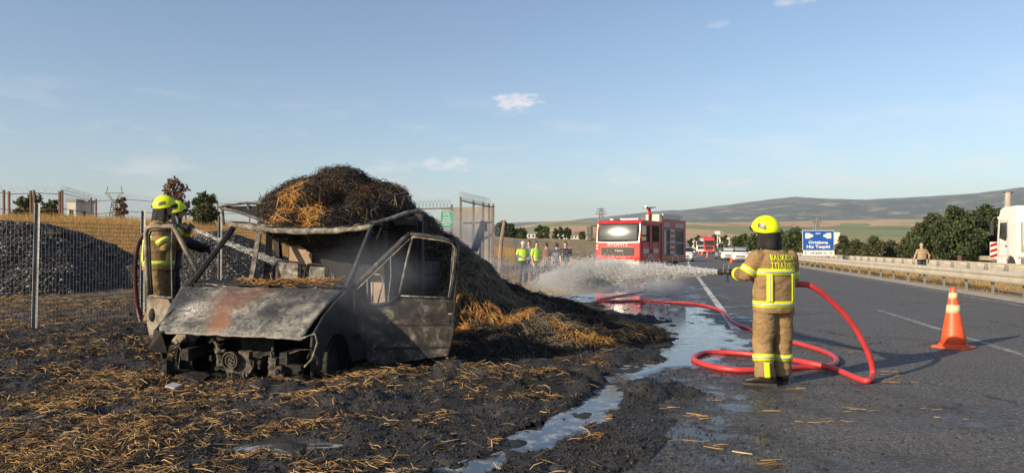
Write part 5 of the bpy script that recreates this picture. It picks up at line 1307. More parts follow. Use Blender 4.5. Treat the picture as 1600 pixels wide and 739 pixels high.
# body with lockers
m = MB(); m.bx(-1.20, 1.20, 3.2, 7.5, .62, 3.0); m.build('body_core', BLKP, ft, local=True)
for sgn in (-1, 1):
    S_ = sgn * 1.2
    # pillars and skirts stand proud of a core painted black for the lockers' shade
    for y0, y1 in ((3.2, 3.55), (4.62, 5.55), (7.1, 7.5)):
        m = MB(); m.bx(S_, sgn * 1.25, y0, y1, 1.05, 2.98); m.build('body_pillar', RED_D, ft, local=True, bevel=.01)
    m = MB(); m.bx(S_, sgn * 1.252, 3.2, 7.5, 2.55, 3.06); cv = m.build('body_cornice', RED_D, ft, local=True, bevel=.015)
    for y0, y1 in ((3.62, 4.6), (5.65, 7.1)):
        n_ = 6
        for k in range(n_):
            yy = y0 + (y1 - y0) * k / n_; m = MB(); m.bx(sgn * 1.253, sgn * 1.26, yy, yy + (y1 - y0) / n_ * .5, 2.60, 2.86); m.build('chevron_block', WPAN, cv, local=True)
        m = MB(); m.lathe([(.06, y0 + .05), (.06, y1 - .05)], 10, (sgn * 1.17, 0, 2.47), 'Y'); m.build('rolled_shutter', ALU, ft, local=True, smooth=True)
        for yy in (y0 - .03, y1 + .0): m = MB(); m.bx(sgn * 1.2, sgn * 1.257, yy, yy + .04, 1.08, 2.55); m.build('locker_frame', ALU, ft, local=True)
        m = MB(); m.bx(sgn * 1.0, sgn * 1.24, y0, y1, 1.72, 1.77); m.build('locker_shelf', ALU, ft, local=True)
    m = MB(); m.bx(sgn * 1.201, sgn * 1.22, 3.7, 4.05, 1.1, 2.4); m.build('locker_panel', ALU, ft, local=True)
    for k, yy in enumerate((5.75, 6.2, 6.6)): m = MB(); m.lathe([(.14, 0), (.16, .04), (.14, .08)], 12, (sgn * 1.14, yy, 1.98), 'X'); m.build('stowed_hose_roll', M('stowed_hose', (.18, .14, .1), .8) if k == 0 else bpy.data.materials['stowed_hose'], ft, local=True)
    m = MB(); m.bx(S_, sgn * 1.248, 3.2, 7.5, .70, 1.05); m.build('body_skirt', RED_D, ft, local=True, bevel=.01)
    m = MB(); m.bx(sgn * 1.249, sgn * 1.262, 3.25, 4.8, .92, 1.02); m.build('tread_plate', M('worn_tread', (.38, .26, .14), .6) if sgn < 0 else bpy.data.materials['worn_tread'], ft, local=True)
    for k in range(5): m = MB(); m.bx(sgn * 1.25, sgn * 1.258, 4.72, 5.45, 1.12 + .31 * k, 1.26 + .31 * k); m.build('white_panel', HATCH, ft, local=True)
m = MB(); m.bx(-1.22, 1.22, 3.2, 7.5, 3.0, 3.055); m.build('body_roof', RED_D, ft, local=True)
m = MB(); m.bx(-1.22, 1.22, 7.5, 7.54, .7, 3.0); m.build('rear_panel', RED_D, ft, local=True)
m = MB(); m.bx(.35, 1.15, 3.14, 3.5, 2.72, 3.3); m.build('roof_box', CREAM, ft, local=True, bevel=.06)
for k in range(2):
    m = MB(); xx = .75 + .4 * k; m.tube([(xx, 3.6, 3.24), (xx, 7.2, 3.24)], .03, 6)
    for j in range(10): m.tube([(.75, 3.8 + .36 * j, 3.24), (1.15, 3.8 + .36 * j, 3.24)], .018, 5) if k == 0 else None
    m.build('roof_ladder', ALU, ft, local=True)
m = MB(); m.bx(1.14, 1.2, 3.6, 6.6, 3.06, 3.34); m.build('roof_rail', ALU, ft, local=True)
# water monitor
m = MB(); m.tube([(.62, 3.05, 2.9), (.62, 3.05, 3.25)], .07, 8); mn = m.build('monitor_base', BLKP, ft, local=True)
m = MB(); m.tube([(.62, 3.05, 3.22), (.62, 3.05, 3.5), (.62, 2.9, 3.6), (.62, 2.4, 3.68)], [.08, .09, .08, .06], 8); m.build('monitor_barrel', REDL, mn, local=True)
m = MB(); m.tube([(.25, 3.05, 3.66), (.99, 3.05, 3.66)], .03, 6); m.lathe([(.12, 0), (.12, .04)], 10, (.62, 3.05, 3.6)); m.build('monitor_handle', BLKP, mn, local=True)

# ---- cars
def car(label, loc, rz, col, L=4.1, W=1.74, Hh=1.46, estate=True, group=None, emblem=False):
    c = empty('parked_car', loc, rz, label, 'car', group); hw = W / 2
    def rr(y, w, z0, z1):   # rounded section
        k = .10; return [(-w + k, y, z0), (w - k, y, z0), (w, y, z0 + k), (w + .0, y, (z0 + z1) / 2), (w - .03, y, z1 - .06), (w - .12, y, z1), (-w + .12, y, z1), (-w + .03, y, z1 - .06), (-w, y, (z0 + z1) / 2), (-w, y, z0 + k)]
    m = MB(); m.loft([rr(y, w, z0, z1) for y, w, z0, z1 in ((0, hw * .72, .30, .62), (.10, hw * .9, .22, .72), (.35, hw * .98, .2, .80), (1.0, hw, .2, .93), (1.5, hw, .2, .96), (3.2, hw, .2, .98), (L - .35, hw * .97, .22, .98), (L - .05, hw * .88, .28, .92), (L, hw * .8, .32, .8))])
    bo_ = m.build('body', col, c, local=True, smooth=True)
    ye = L - .12 if estate else L - .75
    def cr(y, w, z): return [(-w - .10, y, .93), (w + .10, y, .93), (w + .04, y, .93 + (z - .93) * .5), (w, y, z - .05), (w - .12, y, z), (-w + .12, y, z), (-w, y, z - .05), (-w - .04, y, .93 + (z - .93) * .5)]
    m = MB(); m.loft([cr(.98, hw - .18, .96), (cr(1.45, hw - .22, 1.26)), cr(1.82, hw - .23, Hh - .04), cr(2.3, hw - .23, Hh), cr(3.1, hw - .24, Hh - .02), cr(ye - .35, hw - .24, Hh - .1), cr(ye, hw - .2, 1.0)]); m.build('cabin', col, bo_, local=True, smooth=True)
    m = MB(); m.plate([(-hw + .14, 1.03, 1.0), (hw - .14, 1.03, 1.0), (hw - .26, 1.74, Hh - .07), (-hw + .26, 1.74, Hh - .07)], .02, (0, -.7, .6)); m.build('windscreen', GLS, c, local=True)
    m = MB(); m.plate([(-hw + .2, ye - .02, 1.05), (hw - .2, ye - .02, 1.05), (hw - .3, ye - .3, Hh - .15), (-hw + .3, ye - .3, Hh - .15)], .02, (0, .7, .3)); m.build('rear_window', GLS, c, local=True)
    for sg in (-1, 1):
        for y0, y1, y2, y3 in ((1.35, 2.25, 2.25, 1.85), (2.33, 3.2, 3.15, 2.33)):
            m = MB(); m.plate([(sg * (hw - .07), y0, 1.0), (sg * (hw - .07), y1, 1.0), (sg * (hw - .205), y2, Hh - .11), (sg * (hw - .205), y3, Hh - .11)], .015, (sg, 0, .2)); m.build('side_window', GLS, c, local=True)
        m = MB(); m.plate([(sg * (hw - .1), .17, .62), (sg * (hw - .42), .065, .60), (sg * (hw - .38), .12, .72), (sg * (hw - .08), .36, .80)], .03, (sg * .3, -1, .2)); m.build('headlight', LAMP, c, local=True)
        m = MB(); m.box((sg * (hw + .08), 1.25, 1.0), (.18, .12, .13)); m.build('door_mirror', col, c, local=True, bevel=.03)
        wheel(c, sg * (hw - .10), .78, .31, .2, ALU, sg); wheel(c, sg * (hw - .10), L - .72, .31, .2, ALU, sg)
    m = MB(); m.plate([(-.5, .012, .50), (.5, .012, .50), (.42, .0, .64), (-.42, .0, .64)], .03, (0, -1, 0)); gr_ = m.build('grille', BLKP, c, local=True)
    m = MB(); m.plate([(-.55, .07, .26), (.55, .07, .26), (.5, .03, .38), (-.5, .03, .38)], .05, (0, -1, 0)); m.build('lower_intake', BLKP, c, local=True)
    m = MB(); m.bx(-.26, .26, -.05, -.03, .41, .50); m.build('number_plate', WPAN, c, local=True)
    if emblem: m = MB(); m.plate([(-.06, -.03, .58), (0, -.03, .47), (.06, -.03, .58), (0, -.03, .69)], .02, (0, -1, 0)); m.build('diamond_emblem', CHRO, gr_, local=True)
    return c
def on_road(px, D, dv=0):
    q = at(px, 386, D); return Vector((q.x, q.y, 0))
CG = 'vehicles held up on the road behind the fire engine'
SILVC = paint('grey_car_paint', (.12, .125, .13), .3, .1)
car('white hatchback with a diamond badge stopped beside a traffic cone', on_road(1157, 71), R(-18), WHT, group=CG, emblem=True)
car('white saloon car stopped behind the badged hatchback', on_road(1139, 80), R(-17), WHT, 4.4, 1.76, 1.44, False, group=CG)
car('dark grey car stopped behind the two white cars', on_road(1128, 88), R(-17), SILVC, 4.4, 1.76, 1.42, False, group=CG)
car('white car partly hidden behind the tail of the fire engine', on_road(1070, 74), R(-14), WHT, 4.3, 1.78, 1.5, group=CG)
car('dark car far off on the opposite carriageway by the curve', road(330, 17.5), R(-13) + math.pi, SILVC, 4.4, 1.76, 1.42, False)
car('black car far off on the opposite carriageway before the curve', road(290, 20.5), R(-13) + math.pi, SILVC, 4.4, 1.76, 1.42, False)

# ---- lorries
def lorry(label, loc, rz, col, Ht=3.75, trailer=None, tl=12.0, roofvisor=True, band=None, open_top=False):
    c = empty('lorry', loc, rz, label, 'lorry'); hw = 1.24
    prof = [(.05, .45), (0, .75), (0, 1.9), (.16, 2.95), (.42, Ht - .12), (.8, Ht), (2.2, Ht), (2.2, 1.0), (2.1, .98)]
    for k in range(7): a = math.pi * k / 6; prof.append((1.42 + .62 * math.cos(a), .52 + .55 * math.sin(a)))
    prof.append((.72, .42))
    m = MB(); m.prism_x(prof, -hw, hw); m.build('cab', col, c, local=True, bevel=.06)
    m = MB(); m.grid(lambda u, v: Vector((-1.1 + 2.2 * u, -.02 + .155 * v - .03 * (1 - (2 * u - 1) ** 2), 1.95 + .93 * v)), 12, 6, -.03); ws_ = m.build('windscreen', GLS, c, local=True, smooth=True)
    m = MB(); m.bx(-1.18, 1.18, -.10, .3, 2.93, 3.06); m.build('sun_visor', BLKP if roofvisor else col, c, local=True, bevel=.02)
    m = MB()
    for k in range(4): m.bx(-.85, .85, -.04, 0, .98 + .2 * k, 1.10 + .2 * k)
    m.bx(-.88, .88, -.02, .0, .92, 1.75); m.build('grille', BLKP, c, local=True)
    m = MB(); m.bx(-1.25, 1.25, -.08, .3, .36, .78); bp_ = m.build('bumper', col, c, local=True, bevel=.04)
    for sg in (-1, 1):
        m = MB(); m.bx(sg * 1.18, sg * .78, -.10, -.07, .52, .70); m.build('headlight', LAMP, bp_, local=True, bevel=.02)
        m = MB(); m.plate([(sg * 1.245, y, z) for y, z in ((.33, 1.95), (1.05, 1.80), (1.15, 2.0), (1.15, 2.72), (.48, 2.72))], .015, (sg, 0, 0)); m.build('side_window', GLS, c, local=True)
        m = MB(); m.tube([(sg * 1.247, y, z) for y, z in ((.2, 1.0), (.28, 1.9), (.45, 2.82), (1.25, 2.82), (1.25, 1.1))], .008, 4, closed=True); m.build('door_seam', BLKP, c, local=True)
        m = MB(); m.bx(sg * 1.245, sg * 1.27, 1.0, 1.12, 1.5, 1.6); m.build('door_handle', BLKP, c, local=True)
        m = MB(); m.box((sg * 1.45, -.05, 2.45), (.12, .24, .72)); mi_ = m.build('mirror', BLKP, c, local=True, bevel=.03)
        wheel(c, sg * 1.05, 1.42, .50, .30, ALU, sg)
        m = MB(); m.bx(sg * .85, sg * 1.2, 2.4, 4.2, .45, .98); m.build('fuel_tank', ALU, c, local=True, bevel=.06)
    m = MB(); m.bx(-.45, .45, 2.0, 6.4, .75, 1.0); m.build('chassis', BLKP, c, local=True)
    for yw in (4.9,) if trailer is not None else (4.6, 5.9):
        for sg in (-1, 1): wheel(c, sg * 1.02, yw, .50, .5, ALU, sg)
    if trailer is not None:
        m = MB(); m.bx(-1.26, 1.26, 2.75, 2.75 + tl, 1.25, 3.95 if not open_top else 2.7); tr_ = m.build('trailer_box', trailer, c, local=True, bevel=.03)
        n_ = int(tl / 1.2)
        for sg in (-1, 1):
            for k in range(n_ + 1): yy = 2.75 + (tl - .08) * k / n_; m = MB(); m.bx(sg * 1.262, sg * 1.29, yy, yy + .08, 1.25, 3.93 if not open_top else 2.68); m.build('trailer_rib', ALU, tr_, local=True)
            if band is not None: m = MB(); m.bx(sg * 1.264, sg * 1.28, 2.85, 2.7 + tl, 1.3, 1.55); m.build('trailer_band', band, tr_, local=True)
            m = MB(); m.bx(sg * 1.1, sg * 1.2, 5.6, tl - .5, .6, 1.1); m.build('side_guard', ALU, tr_, local=True)
            for yw in (tl - 1.2, tl + .1, tl + 1.4): wheel(c, sg * 1.02, yw, .48, .42, ALU, sg)
            m = MB(); m.bx(sg * 1.15, sg * .8, 2.75 + tl, 2.79 + tl, 1.0, 1.18); m.build('tail_lamp', REDL, tr_, local=True)
        m = MB(); m.bx(-1.2, 1.2, 2.75 + tl, 2.79 + tl, 1.3, 1.65); m.build('rear_marker', ORNG if band is None else REDL, tr_, local=True)
    return c
TARP = M('tarpaulin_white', (.66, .65, .62), .6, (.56, .55, .52), 2); TARPT = M('tarpaulin_tan', (.48, .37, .26), .7); TARPG = M('box_grey', (.5, .5, .49), .6)
REDT = paint('lorry_red', (.52, .03, .035), .35, .12)
lorry('red articulated lorry stopped in the queue behind the small cones', on_road(1108, 172), R(-15), REDT, 3.7, REDT, 11)
lorry('white lorry waiting on the shoulder next to the red one', on_road(1095.5, 186), R(-14), WHT, 3.1, None)
# opposite carriageway, driving away: the rear is towards the camera
def rear_at(px, D, ln):
    q = at(px, 386, D); d = Vector((math.sin(R(14)), math.cos(R(14)), 0)); return Vector((q.x, q.y, 0)) + d * ln
q = road(40.9, 17.2); lorry('white lorry with yellow side stripe passing on the far carriageway', q, R(-13) + math.pi, WHT, 3.5, TARP, 12, False, M('yellow_band', (.75, .55, .08), .6), True)
lorry('lorry seen behind the blue road sign with an orange tail marker', rear_at(1300, 118, 10.75), R(-14) + math.pi, TARPG, 3.3, TARP, 8)
lorry('tan covered lorry driving away on the opposite carriageway', rear_at(1176, 172, 11.75), R(-14) + math.pi, TARPG, 3.4, TARPT, 9)
# ------------------------------------------------------------------ guardrails
GALV = M('weathered_galvanised', (.62, .565, .46), .55, (.50, .455, .37), 2.5, metal=.25, bump=.15, bscale=20)
GALVP = M('galvanised_post', (.27, .265, .25), .6, (.17, .165, .155), 4, metal=.25)
def rail(label, v, s0, s1, face, group):
    o = empty('guardrail', road((s0 + s1) / 2, v), 0, label, 'guardrail', group); base = world_loc(o)
    prof = [(.0, .40), (.05, .42), (.085, .47), (.085, .53), (.03, .57), (.03, .61), (.085, .65), (.085, .71), (.05, .76), (.0, .78), (-.012, .78), (-.012, .40)]
    seg = 8.4; s_ = s0
    while s_ < s1:
        m = MB(); e_ = s_ + seg + .04
        ss = np.linspace(s_, e_, 5)
        m.loft([[road(float(q), v + face * a, z) for a, z in (prof if face > 0 else prof[::-1])] for q in ss]); m.build('rail_beam', GALV, o)
        s_ += seg
    # one post mesh shared by all
    me = None; s_ = s0 + .4
    while s_ < s1:
        p_ = road(s_, v - face * .12)
        if me is None:
            m = MB(); m.bx(-.03, .03, -.05, -.044, -.1, .72); m.bx(-.03, .03, .044, .05, -.1, .72); m.bx(-.03, -.024, -.046, .046, -.1, .72)
            po = m.build('post', GALVP, o, local=True); me = po.data
            m = MB(); m.bx(.03, .11, -.06, .06, .50, .70); sp = m.build('spacer', GALVP, po, local=True); ms = sp.data
            m = MB(); m.plate([(-.035, -.07, .62), (-.035, .07, .62), (-.34, .03, .66), (-.34, -.03, .66)], .05, (0, 0, 1)); ar = m.build('bracket_arm', GALV, po, local=True); ma = ar.data
        else:
            po = bpy.data.objects.new('post', me); COL.objects.link(po); po.parent = o
            sp = bpy.data.objects.new('spacer', ms); COL.objects.link(sp); sp.parent = po
            ar = bpy.data.objects.new('bracket_arm', ma); COL.objects.link(ar); ar.parent = po
        po.location = p_ - base; po.rotation_euler = (0, 0, -HD + (0 if face > 0 else math.pi))
        s_ += 2.1 if s_ < 90 else 4.2
    return o
# the near rail faces our road, the far one faces the other carriageway
rail('near galvanised guardrail beside the road where the cones stand', 9.62, 6, 215, -1, 'guardrails along the median')
rail('galvanised guardrail on the far edge of the grassy median', 14.3, 12, 215, 1, 'guardrails along the median')
rail('distant guardrail beyond the opposite carriageway', 24.6, 60, 330, -1, 'guardrails along the median')

# ------------------------------------------------------------------ cones
CONE = M('cone_orange', (.80, .115, .03), .45, (.66, .09, .025), 7)
CONB = M('cone_band', (.74, .62, .36), .5, (.66, .54, .30), 12)
def cone(label, loc, h=.9, rz=.6, group='traffic cones'):
    o = empty('traffic_cone', loc, rz, label, 'cone', group)
    k = h / .9; f = lambda z: (.185 - .148 * z / .9) * k
    m = MB(); m.loft([[(x * k, y * k, z * k) for x, y in ((-.23, -.2), (-.2, -.23), (.2, -.23), (.23, -.2), (.23, .2), (.2, .23), (-.2, .23), (-.23, .2))] for z in (0, .03)]); m.lathe([(.205 * k, .03 * k), (.20 * k, .05 * k), (.18 * k, .065 * k)], 24); m.build('base', CONE, o, local=True, bevel=.006)
    m = MB(); m.lathe([(f(.03), .03 * k)] + [(f(z), z * k) for z in (.2, .4, .6, .8, .885)] + [(f(.9) * .8, .9 * k)], 24); m.build('body', CONE, o, local=True, smooth=True)
    for z0, z1 in ((.52, .64), (.73, .82)):
        m = MB(); m.lathe([(f(z0) - .01, z0 * k), (f(z0) + .003, z0 * k), (f(z1) + .003, z1 * k), (f(z1) - .01, z1 * k)], 24); m.build('reflective_band', CONB, o, local=True, smooth=True)
    return o
cone('large orange cone with two cream bands on the near lane line', gp(1490, 543), .9)
cone('orange cone on the asphalt in front of the badged white hatchback', gp(1143, 410.5), .8)
for px, D in ((1105, 100), (1097, 126), (1091.5, 150)): cone({1105: 'third small orange cone from the red lorry', 1097: 'second small orange cone from the red lorry', 1091.5: 'small orange cone right beside the red lorry'}[px], on_road(px, D), .85)

# ------------------------------------------------------------------ hoses
def catmull(pts, n=10):
    pts = [Vector(p) for p in pts]; out = []
    for i in range(len(pts) - 1):
        p0, p1, p2, p3 = pts[max(i - 1, 0)], pts[i], pts[i + 1], pts[min(i + 2, len(pts) - 1)]
        for k in range(n):
            u = k / n; out.append(.5 * ((2 * p1) + (p2 - p0) * u + (2 * p0 - 5 * p1 + 4 * p2 - p3) * u * u + (3 * p1 - p0 - 3 * p2 + p3) * u ** 3))
    out.append(pts[-1]); return out
HOSE = M('red_rubber_hose', (.56, .05, .05), .42, (.44, .04, .042), 9, bump=.1, bscale=90)
HOSED = M('dark_red_hose', (.085, .016, .018), .5, (.05, .012, .013), 9)
zr = .034
hp2 = [Vector((5.6, 34, .3)), Vector((5.2, 30, zr)), Vector((4.4, 24, zr))] + [gp(a, b, zr) for a, b in ((932, 469), (1000, 470), (1080, 474), (1112, 480), (1132, 489), (1146, 503), (1185, 518), (1235, 533), (1285, 548), (1307, 561), (1296, 571), (1255, 573), (1200, 577), (1145, 577), (1104, 570), (1084, 560), (1102, 551), (1150, 551), (1205, 557))]
hp2 += [gp(1255, 565, .075), gp(1300, 575, .05), gp(1340, 591, zr), gp(1357, 594, zr + .005), at(1364, 584, 8.05), at(1357, 552, 8.03), at(1332, 506, 8.0), at(1300, 471, 7.95), at(1268, 447, 7.9), ffw(.29, .10, 1.085), ffw(.16, .29, 1.10), ffw(-.06, .37, 1.15), ffw(-.22, .385, 1.20), NOZ]
m = MB(); m.tube(catmull(hp2, 9), .034, 10); tag(m.build('fire_hose', HOSE, smooth=True), 'long bright red fire hose looping over the asphalt', 'hose')
JD = (Vector((1.1, 20.6, .80)) - NOZ).normalized()
def nozzle(label, p, d, group):
    o = empty('hose_nozzle', p, 0, label, 'nozzle', group); u = d.cross(Vector((0, 0, 1))).normalized()
    m = MB(); m.tube([p - d * .04, p + d * .02, p + d * .07, p + d * .16, p + d * .2, p + d * .24], [.034, .034, .024, .024, .036, .038], 12); no = m.build('barrel', BLKR, o, smooth=True)
    m = MB(); m.tube([p + d * .05, p + d * .04 - Vector((0, 0, .12))], .016, 8); m.build('pistol_grip', BLKR, o)
    m = MB(); m.tube([p + d * .08 + u * .03, p + d * .05 + u * .03 + Vector((0, 0, .09)), p + d * .05 - u * .03 + Vector((0, 0, .09)), p + d * .08 - u * .03], .007, 6); m.build('bail_handle', ALU, o)
    return o
nozzle('black nozzle in the hands of the firefighter on the asphalt', NOZ, JD, 'hose nozzles')
N2 = at(272, 347, 9.72); T2 = vry(430, 408, 2.2); JD2 = (T2 - N2).normalized()
m = MB(); m.tube(catmull([Vector((-6.4, 13.0, tz(-6.4, 13) + .09)), Vector((-5.7, 11.2, tz(-5.7, 11.2) + .08)), at(226, 515, 10.3), at(215, 480, 10.3), at(211, 430, 10.3), at(214, 390, 10.3), at(224, 368, 10.25), at(240, 358, 10.15), at(258, 352, 9.95), N2 - JD2 * .02], 9), .034, 10); tag(m.build('fire_hose', HOSED, smooth=True), 'dark red hose rising behind the firefighter at the van door', 'hose')
nozzle('black nozzle held at the van door by the tan firefighter', N2 - JD2 * .02, JD2, 'hose nozzles')

# ------------------------------------------------------------------ near mesh fence
STEEL = M('galvanised_fence_post', (.36, .37, .36), .5, (.20, .205, .20), 8, metal=.3)
WIRE = M('dark_fence_wire', (.055, .058, .055), .6, (.03, .03, .03), 8)
FB = gp(52, 527, .28)
fence = empty('mesh_fence', (FB.x, FB.y, .28), 0, 'welded wire mesh fence on galvanised posts between the van and the gravel', 'fence')
def fpt(t_, z): p = Vector((FB.x + SH * t_, FB.y + CH * t_, 0)); return Vector((p.x, p.y, tz(p.x, p.y) + .05 + z))
for k in range(-1, 8):
    m = MB(); a, b = fpt(k * 2.0, -.1), fpt(k * 2.0, 1.74); b = b + Vector((.03, 0, 0)) if k == 0 else b
    m.beam(a, b, .07, .006, VR); m.beam(a + VR * .03, b + VR * .03, .006, .06, VR)
    po = m.build('post', STEEL, fence)
    m = MB()
    for j in range(0, 34):
        c_ = a.lerp(b, .03 + .94 * j / 34) + VR * .036; m.box(c_, (.014, .012, .02), -HD)
    m.build('post_lugs', STEEL, po, kind='stuff')
for k in range(-1, 7):
    m = MB()
    for j in range(34):
        t_ = k * 2.0 + 2.0 * j / 34; m.tube([fpt(t_, .03), fpt(t_, 1.5)], .0026, 3, cap=False)
    for j in range(25):
        z_ = .05 + .06 * j; m.tube([fpt(k * 2.0 + 2.0 * i / 4, z_) for i in range(5)], .0036, 3, cap=False)
    m.build('mesh_panel', WIRE, fence, kind='stuff')

# ------------------------------------------------------------------ gravel heaps
def heap_cone(x, y, c, r, h, seed, ridge):
    if ridge == 'bank':      # a tipped bank: flat crest to the left, one face towards the van, one towards the fence
        w = .35 * fbm(x / 1.5, y / 1.5, 3, seed); a_ = h * .5 + (c[0] - x + w) * .60; b_ = h * .5 + (y - c[1] + w) * .68; d_ = h * .5 + (c[1] + 4.6 - y) * .6
        k = .28; e_ = -k * np.log(np.exp(-a_ / k) + np.exp(-b_ / k) + np.exp(-d_ / k) + np.exp(-(h + .12 * fbm(x / 1.2, y / 1.2, 2, seed + 5)) / k))
        return np.clip(e_, 0, None)
    d = np.hypot((x - c[0]) / ridge[0], (y - c[1]) / ridge[1]) / r
    d = d * (1 + .14 * fbm(x / 1.7, y / 1.7, 3, seed))
    return h * np.clip(1.06 - d, 0, None) ** 1.05 - h * .25 * np.clip(.28 - d, 0, None) / .28 * .6
HEAPS = [((-11.0, 16.7), 4.3, 1.8, 61, 'bank', 'tall bank of dark crushed gravel behind the mesh fence'), ((-8.3, 20.6), 3.9, 1.75, 62, (1.0, .85), 'rounded grey gravel heap seen between the open door and the windscreen frame')]
STONE = M_island('gravel_stones', [(0, (.016, .017, .02)), (.45, (.045, .045, .05)), (.78, (.10, .098, .095)), (.94, (.24, .23, .215)), (1, (.42, .40, .37))], .8)
SOILH = M('gravel_bed', (.05, .05, .051), .95, (.022, .022, .024), 6, bump=.8, bscale=25, bdist=.05)
for (c_, r_, h_, sd_, rg, lab) in HEAPS:
    xs = np.arange(c_[0] - 7.5, c_[0] + 5.8, .14); ys = np.arange(c_[1] - 5, c_[1] + 10, .14); Xh, Yh = np.meshgrid(xs, ys, indexing='ij')
    hh = heap_cone(Xh, Yh, c_, r_, h_, sd_, rg); Z = terrain(Xh, Yh) + hh + .06 * fbm(Xh * 2, Yh * 2, 2, 3) + .03 - .06
    go = grid_mesh('gravel_heap', Xh, Yh, Z, SOILH, keep=(hh > .0)); tag(go, lab, 'gravel heap', kind='stuff')
    N = 36000; x_ = rng.uniform(c_[0] - 6.5, c_[0] + 4.5, N); y_ = rng.uniform(c_[1] - 4, c_[1] + 6.5, N); hh = heap_cone(x_, y_, c_, r_, h_, sd_, rg); k_ = (hh > .02) & (x_ / y_ > -.80); x_, y_, hh = x_[k_], y_[k_], hh[k_]
    rocks('stones', np.stack([x_, y_, terrain(x_, y_) + hh + .06 * fbm(x_ * 2, y_ * 2, 2, 3) - .01], 1), rng.uniform(.022, .06, len(x_)), STONE, go)
N = 5000; y_ = rng.uniform(11.5, 24, N); x_ = -rng.uniform(.3, .76, N) * y_; rocks('loose_stones', np.stack([x_, y_, terrain(x_, y_) + .05], 1), rng.uniform(.015, .045, N), STONE); tag(bpy.data.objects['loose_stones'], 'scattered stones on the bare ground at the foot of the gravel', 'gravel', kind='stuff')
# broken asphalt on the far crest
def gz(x, y): xa, ya = np.array([x]), np.array([y]); return tz(x, y) + float(max(heap_cone(xa, ya, c[0], c[1], c[2], c[3], c[4])[0] for c in HEAPS))
for k, (x_, y_, r_) in enumerate(((-11.9, 18.6, .24), (-11.3, 18.8, .19), (-10.8, 19.0, .16))):
    m = MB(); c_ = Vector((x_, y_, gz(x_, y_) + r_ * .25)); rings = []
    for j in range(7):
        ph = math.pi * (.02 + .96 * j / 6); rings.append([c_ + Vector((math.sin(ph) * math.cos(a * .7854) * r_ * 1.2, math.sin(ph) * math.sin(a * .7854) * r_, -math.cos(ph) * r_ * .5)) * (1 + .6 * noise.noise(Vector((a * 1.7, j * 1.3, k * 7)))) for a in range(8)])
    m.loft(rings); tag(m.build('asphalt_chunk', BURNT), ['largest', 'middle-sized', 'smallest'][k] + ' black asphalt chunk lying on the crest of the gravel', 'rubble', 'broken asphalt on the gravel')

# ------------------------------------------------------------------ dry grass
GRASS = M_island('dry_grass', [(0, (.42, .25, .085)), (.35, (.60, .38, .14)), (.7, (.70, .49, .20)), (1, (.50, .33, .13))], .8, .2)
def grass(name, lab, x_, y_, zb, h0, h1, w0, w1, mat_=GRASS, lean=.28):
    n_ = len(x_); h_ = rng.uniform(h0, h1, n_); d = np.stack([rng.normal(0, lean, n_), rng.normal(0, lean, n_), np.ones(n_)], 1)
    o = strands(name, np.stack([x_, y_, zb + h_ * .45], 1), d, h_, rng.uniform(w0, w1, n_), mat_, .12, seg=1); return tag(o, lab, 'grass', kind='stuff')
N = 36000; y_ = 22.5 + rng.random(N) ** 1.4 * 26; x_ = -rng.uniform(.22, .80, N) * y_; hh = sum(heap_cone(x_, y_, c[0], c[1], c[2], c[3], c[4]) for c in HEAPS)
dens = fbm(x_ / 3, y_ / 3, 3, 88); k_ = (hh < .05) & (dens > -.35); x_, y_ = x_[k_], y_[k_]
grass('dry_grass', 'tall golden dry grass on the bank behind the gravel heaps', x_, y_, terrain(x_, y_), .28, .72, .010, .024)
N = 16000; s1 = rng.uniform(8, 75, N) ** 1.0; v1 = rng.uniform(10.1, 15.0, N); k_ = fbm(s1 / 1.3, v1 / .8, 3, 91) > -.1; s1, v1 = s1[k_], v1[k_]; x_ = s1 * SH + (v1 + curve_off(s1)) * CH; y_ = s1 * CH - (v1 + curve_off(s1)) * SH
grass('median_grass', 'short dry grass tufts between the two guardrails', x_, y_, np.full(len(x_), .0), .08, .32, .008, .018, lean=.5)
N = 16000; y_ = rng.uniform(33, 70, N); x_ = rng.uniform(-.16, .10, N) * y_; s1, v1 = to_road(x_, y_); k_ = (v1 < -5) & (fbm(x_ / 3, y_ / 3, 3, 94) > -.3); x_, y_ = x_[k_], y_[k_]
grass('field_grass', 'golden stubble in the field behind the bystanders', x_, y_, terrain(x_, y_), .2, .5, .014, .03)
N = 9000; s1 = rng.uniform(30, 90, N); v1 = rng.uniform(24.8, 32, N); x_ = s1 * SH + (v1 + curve_off(s1)) * CH; y_ = s1 * CH - (v1 + curve_off(s1)) * SH
grass('roadside_grass', 'yellow-green weeds below the trees beyond the far carriageway', x_, y_, terrain(x_, y_), .3, .9, .015, .035, M_island('weeds', [(0, (.16, .15, .05)), (.5, (.30, .25, .09)), (1, (.12, .14, .045))], .8, .2))

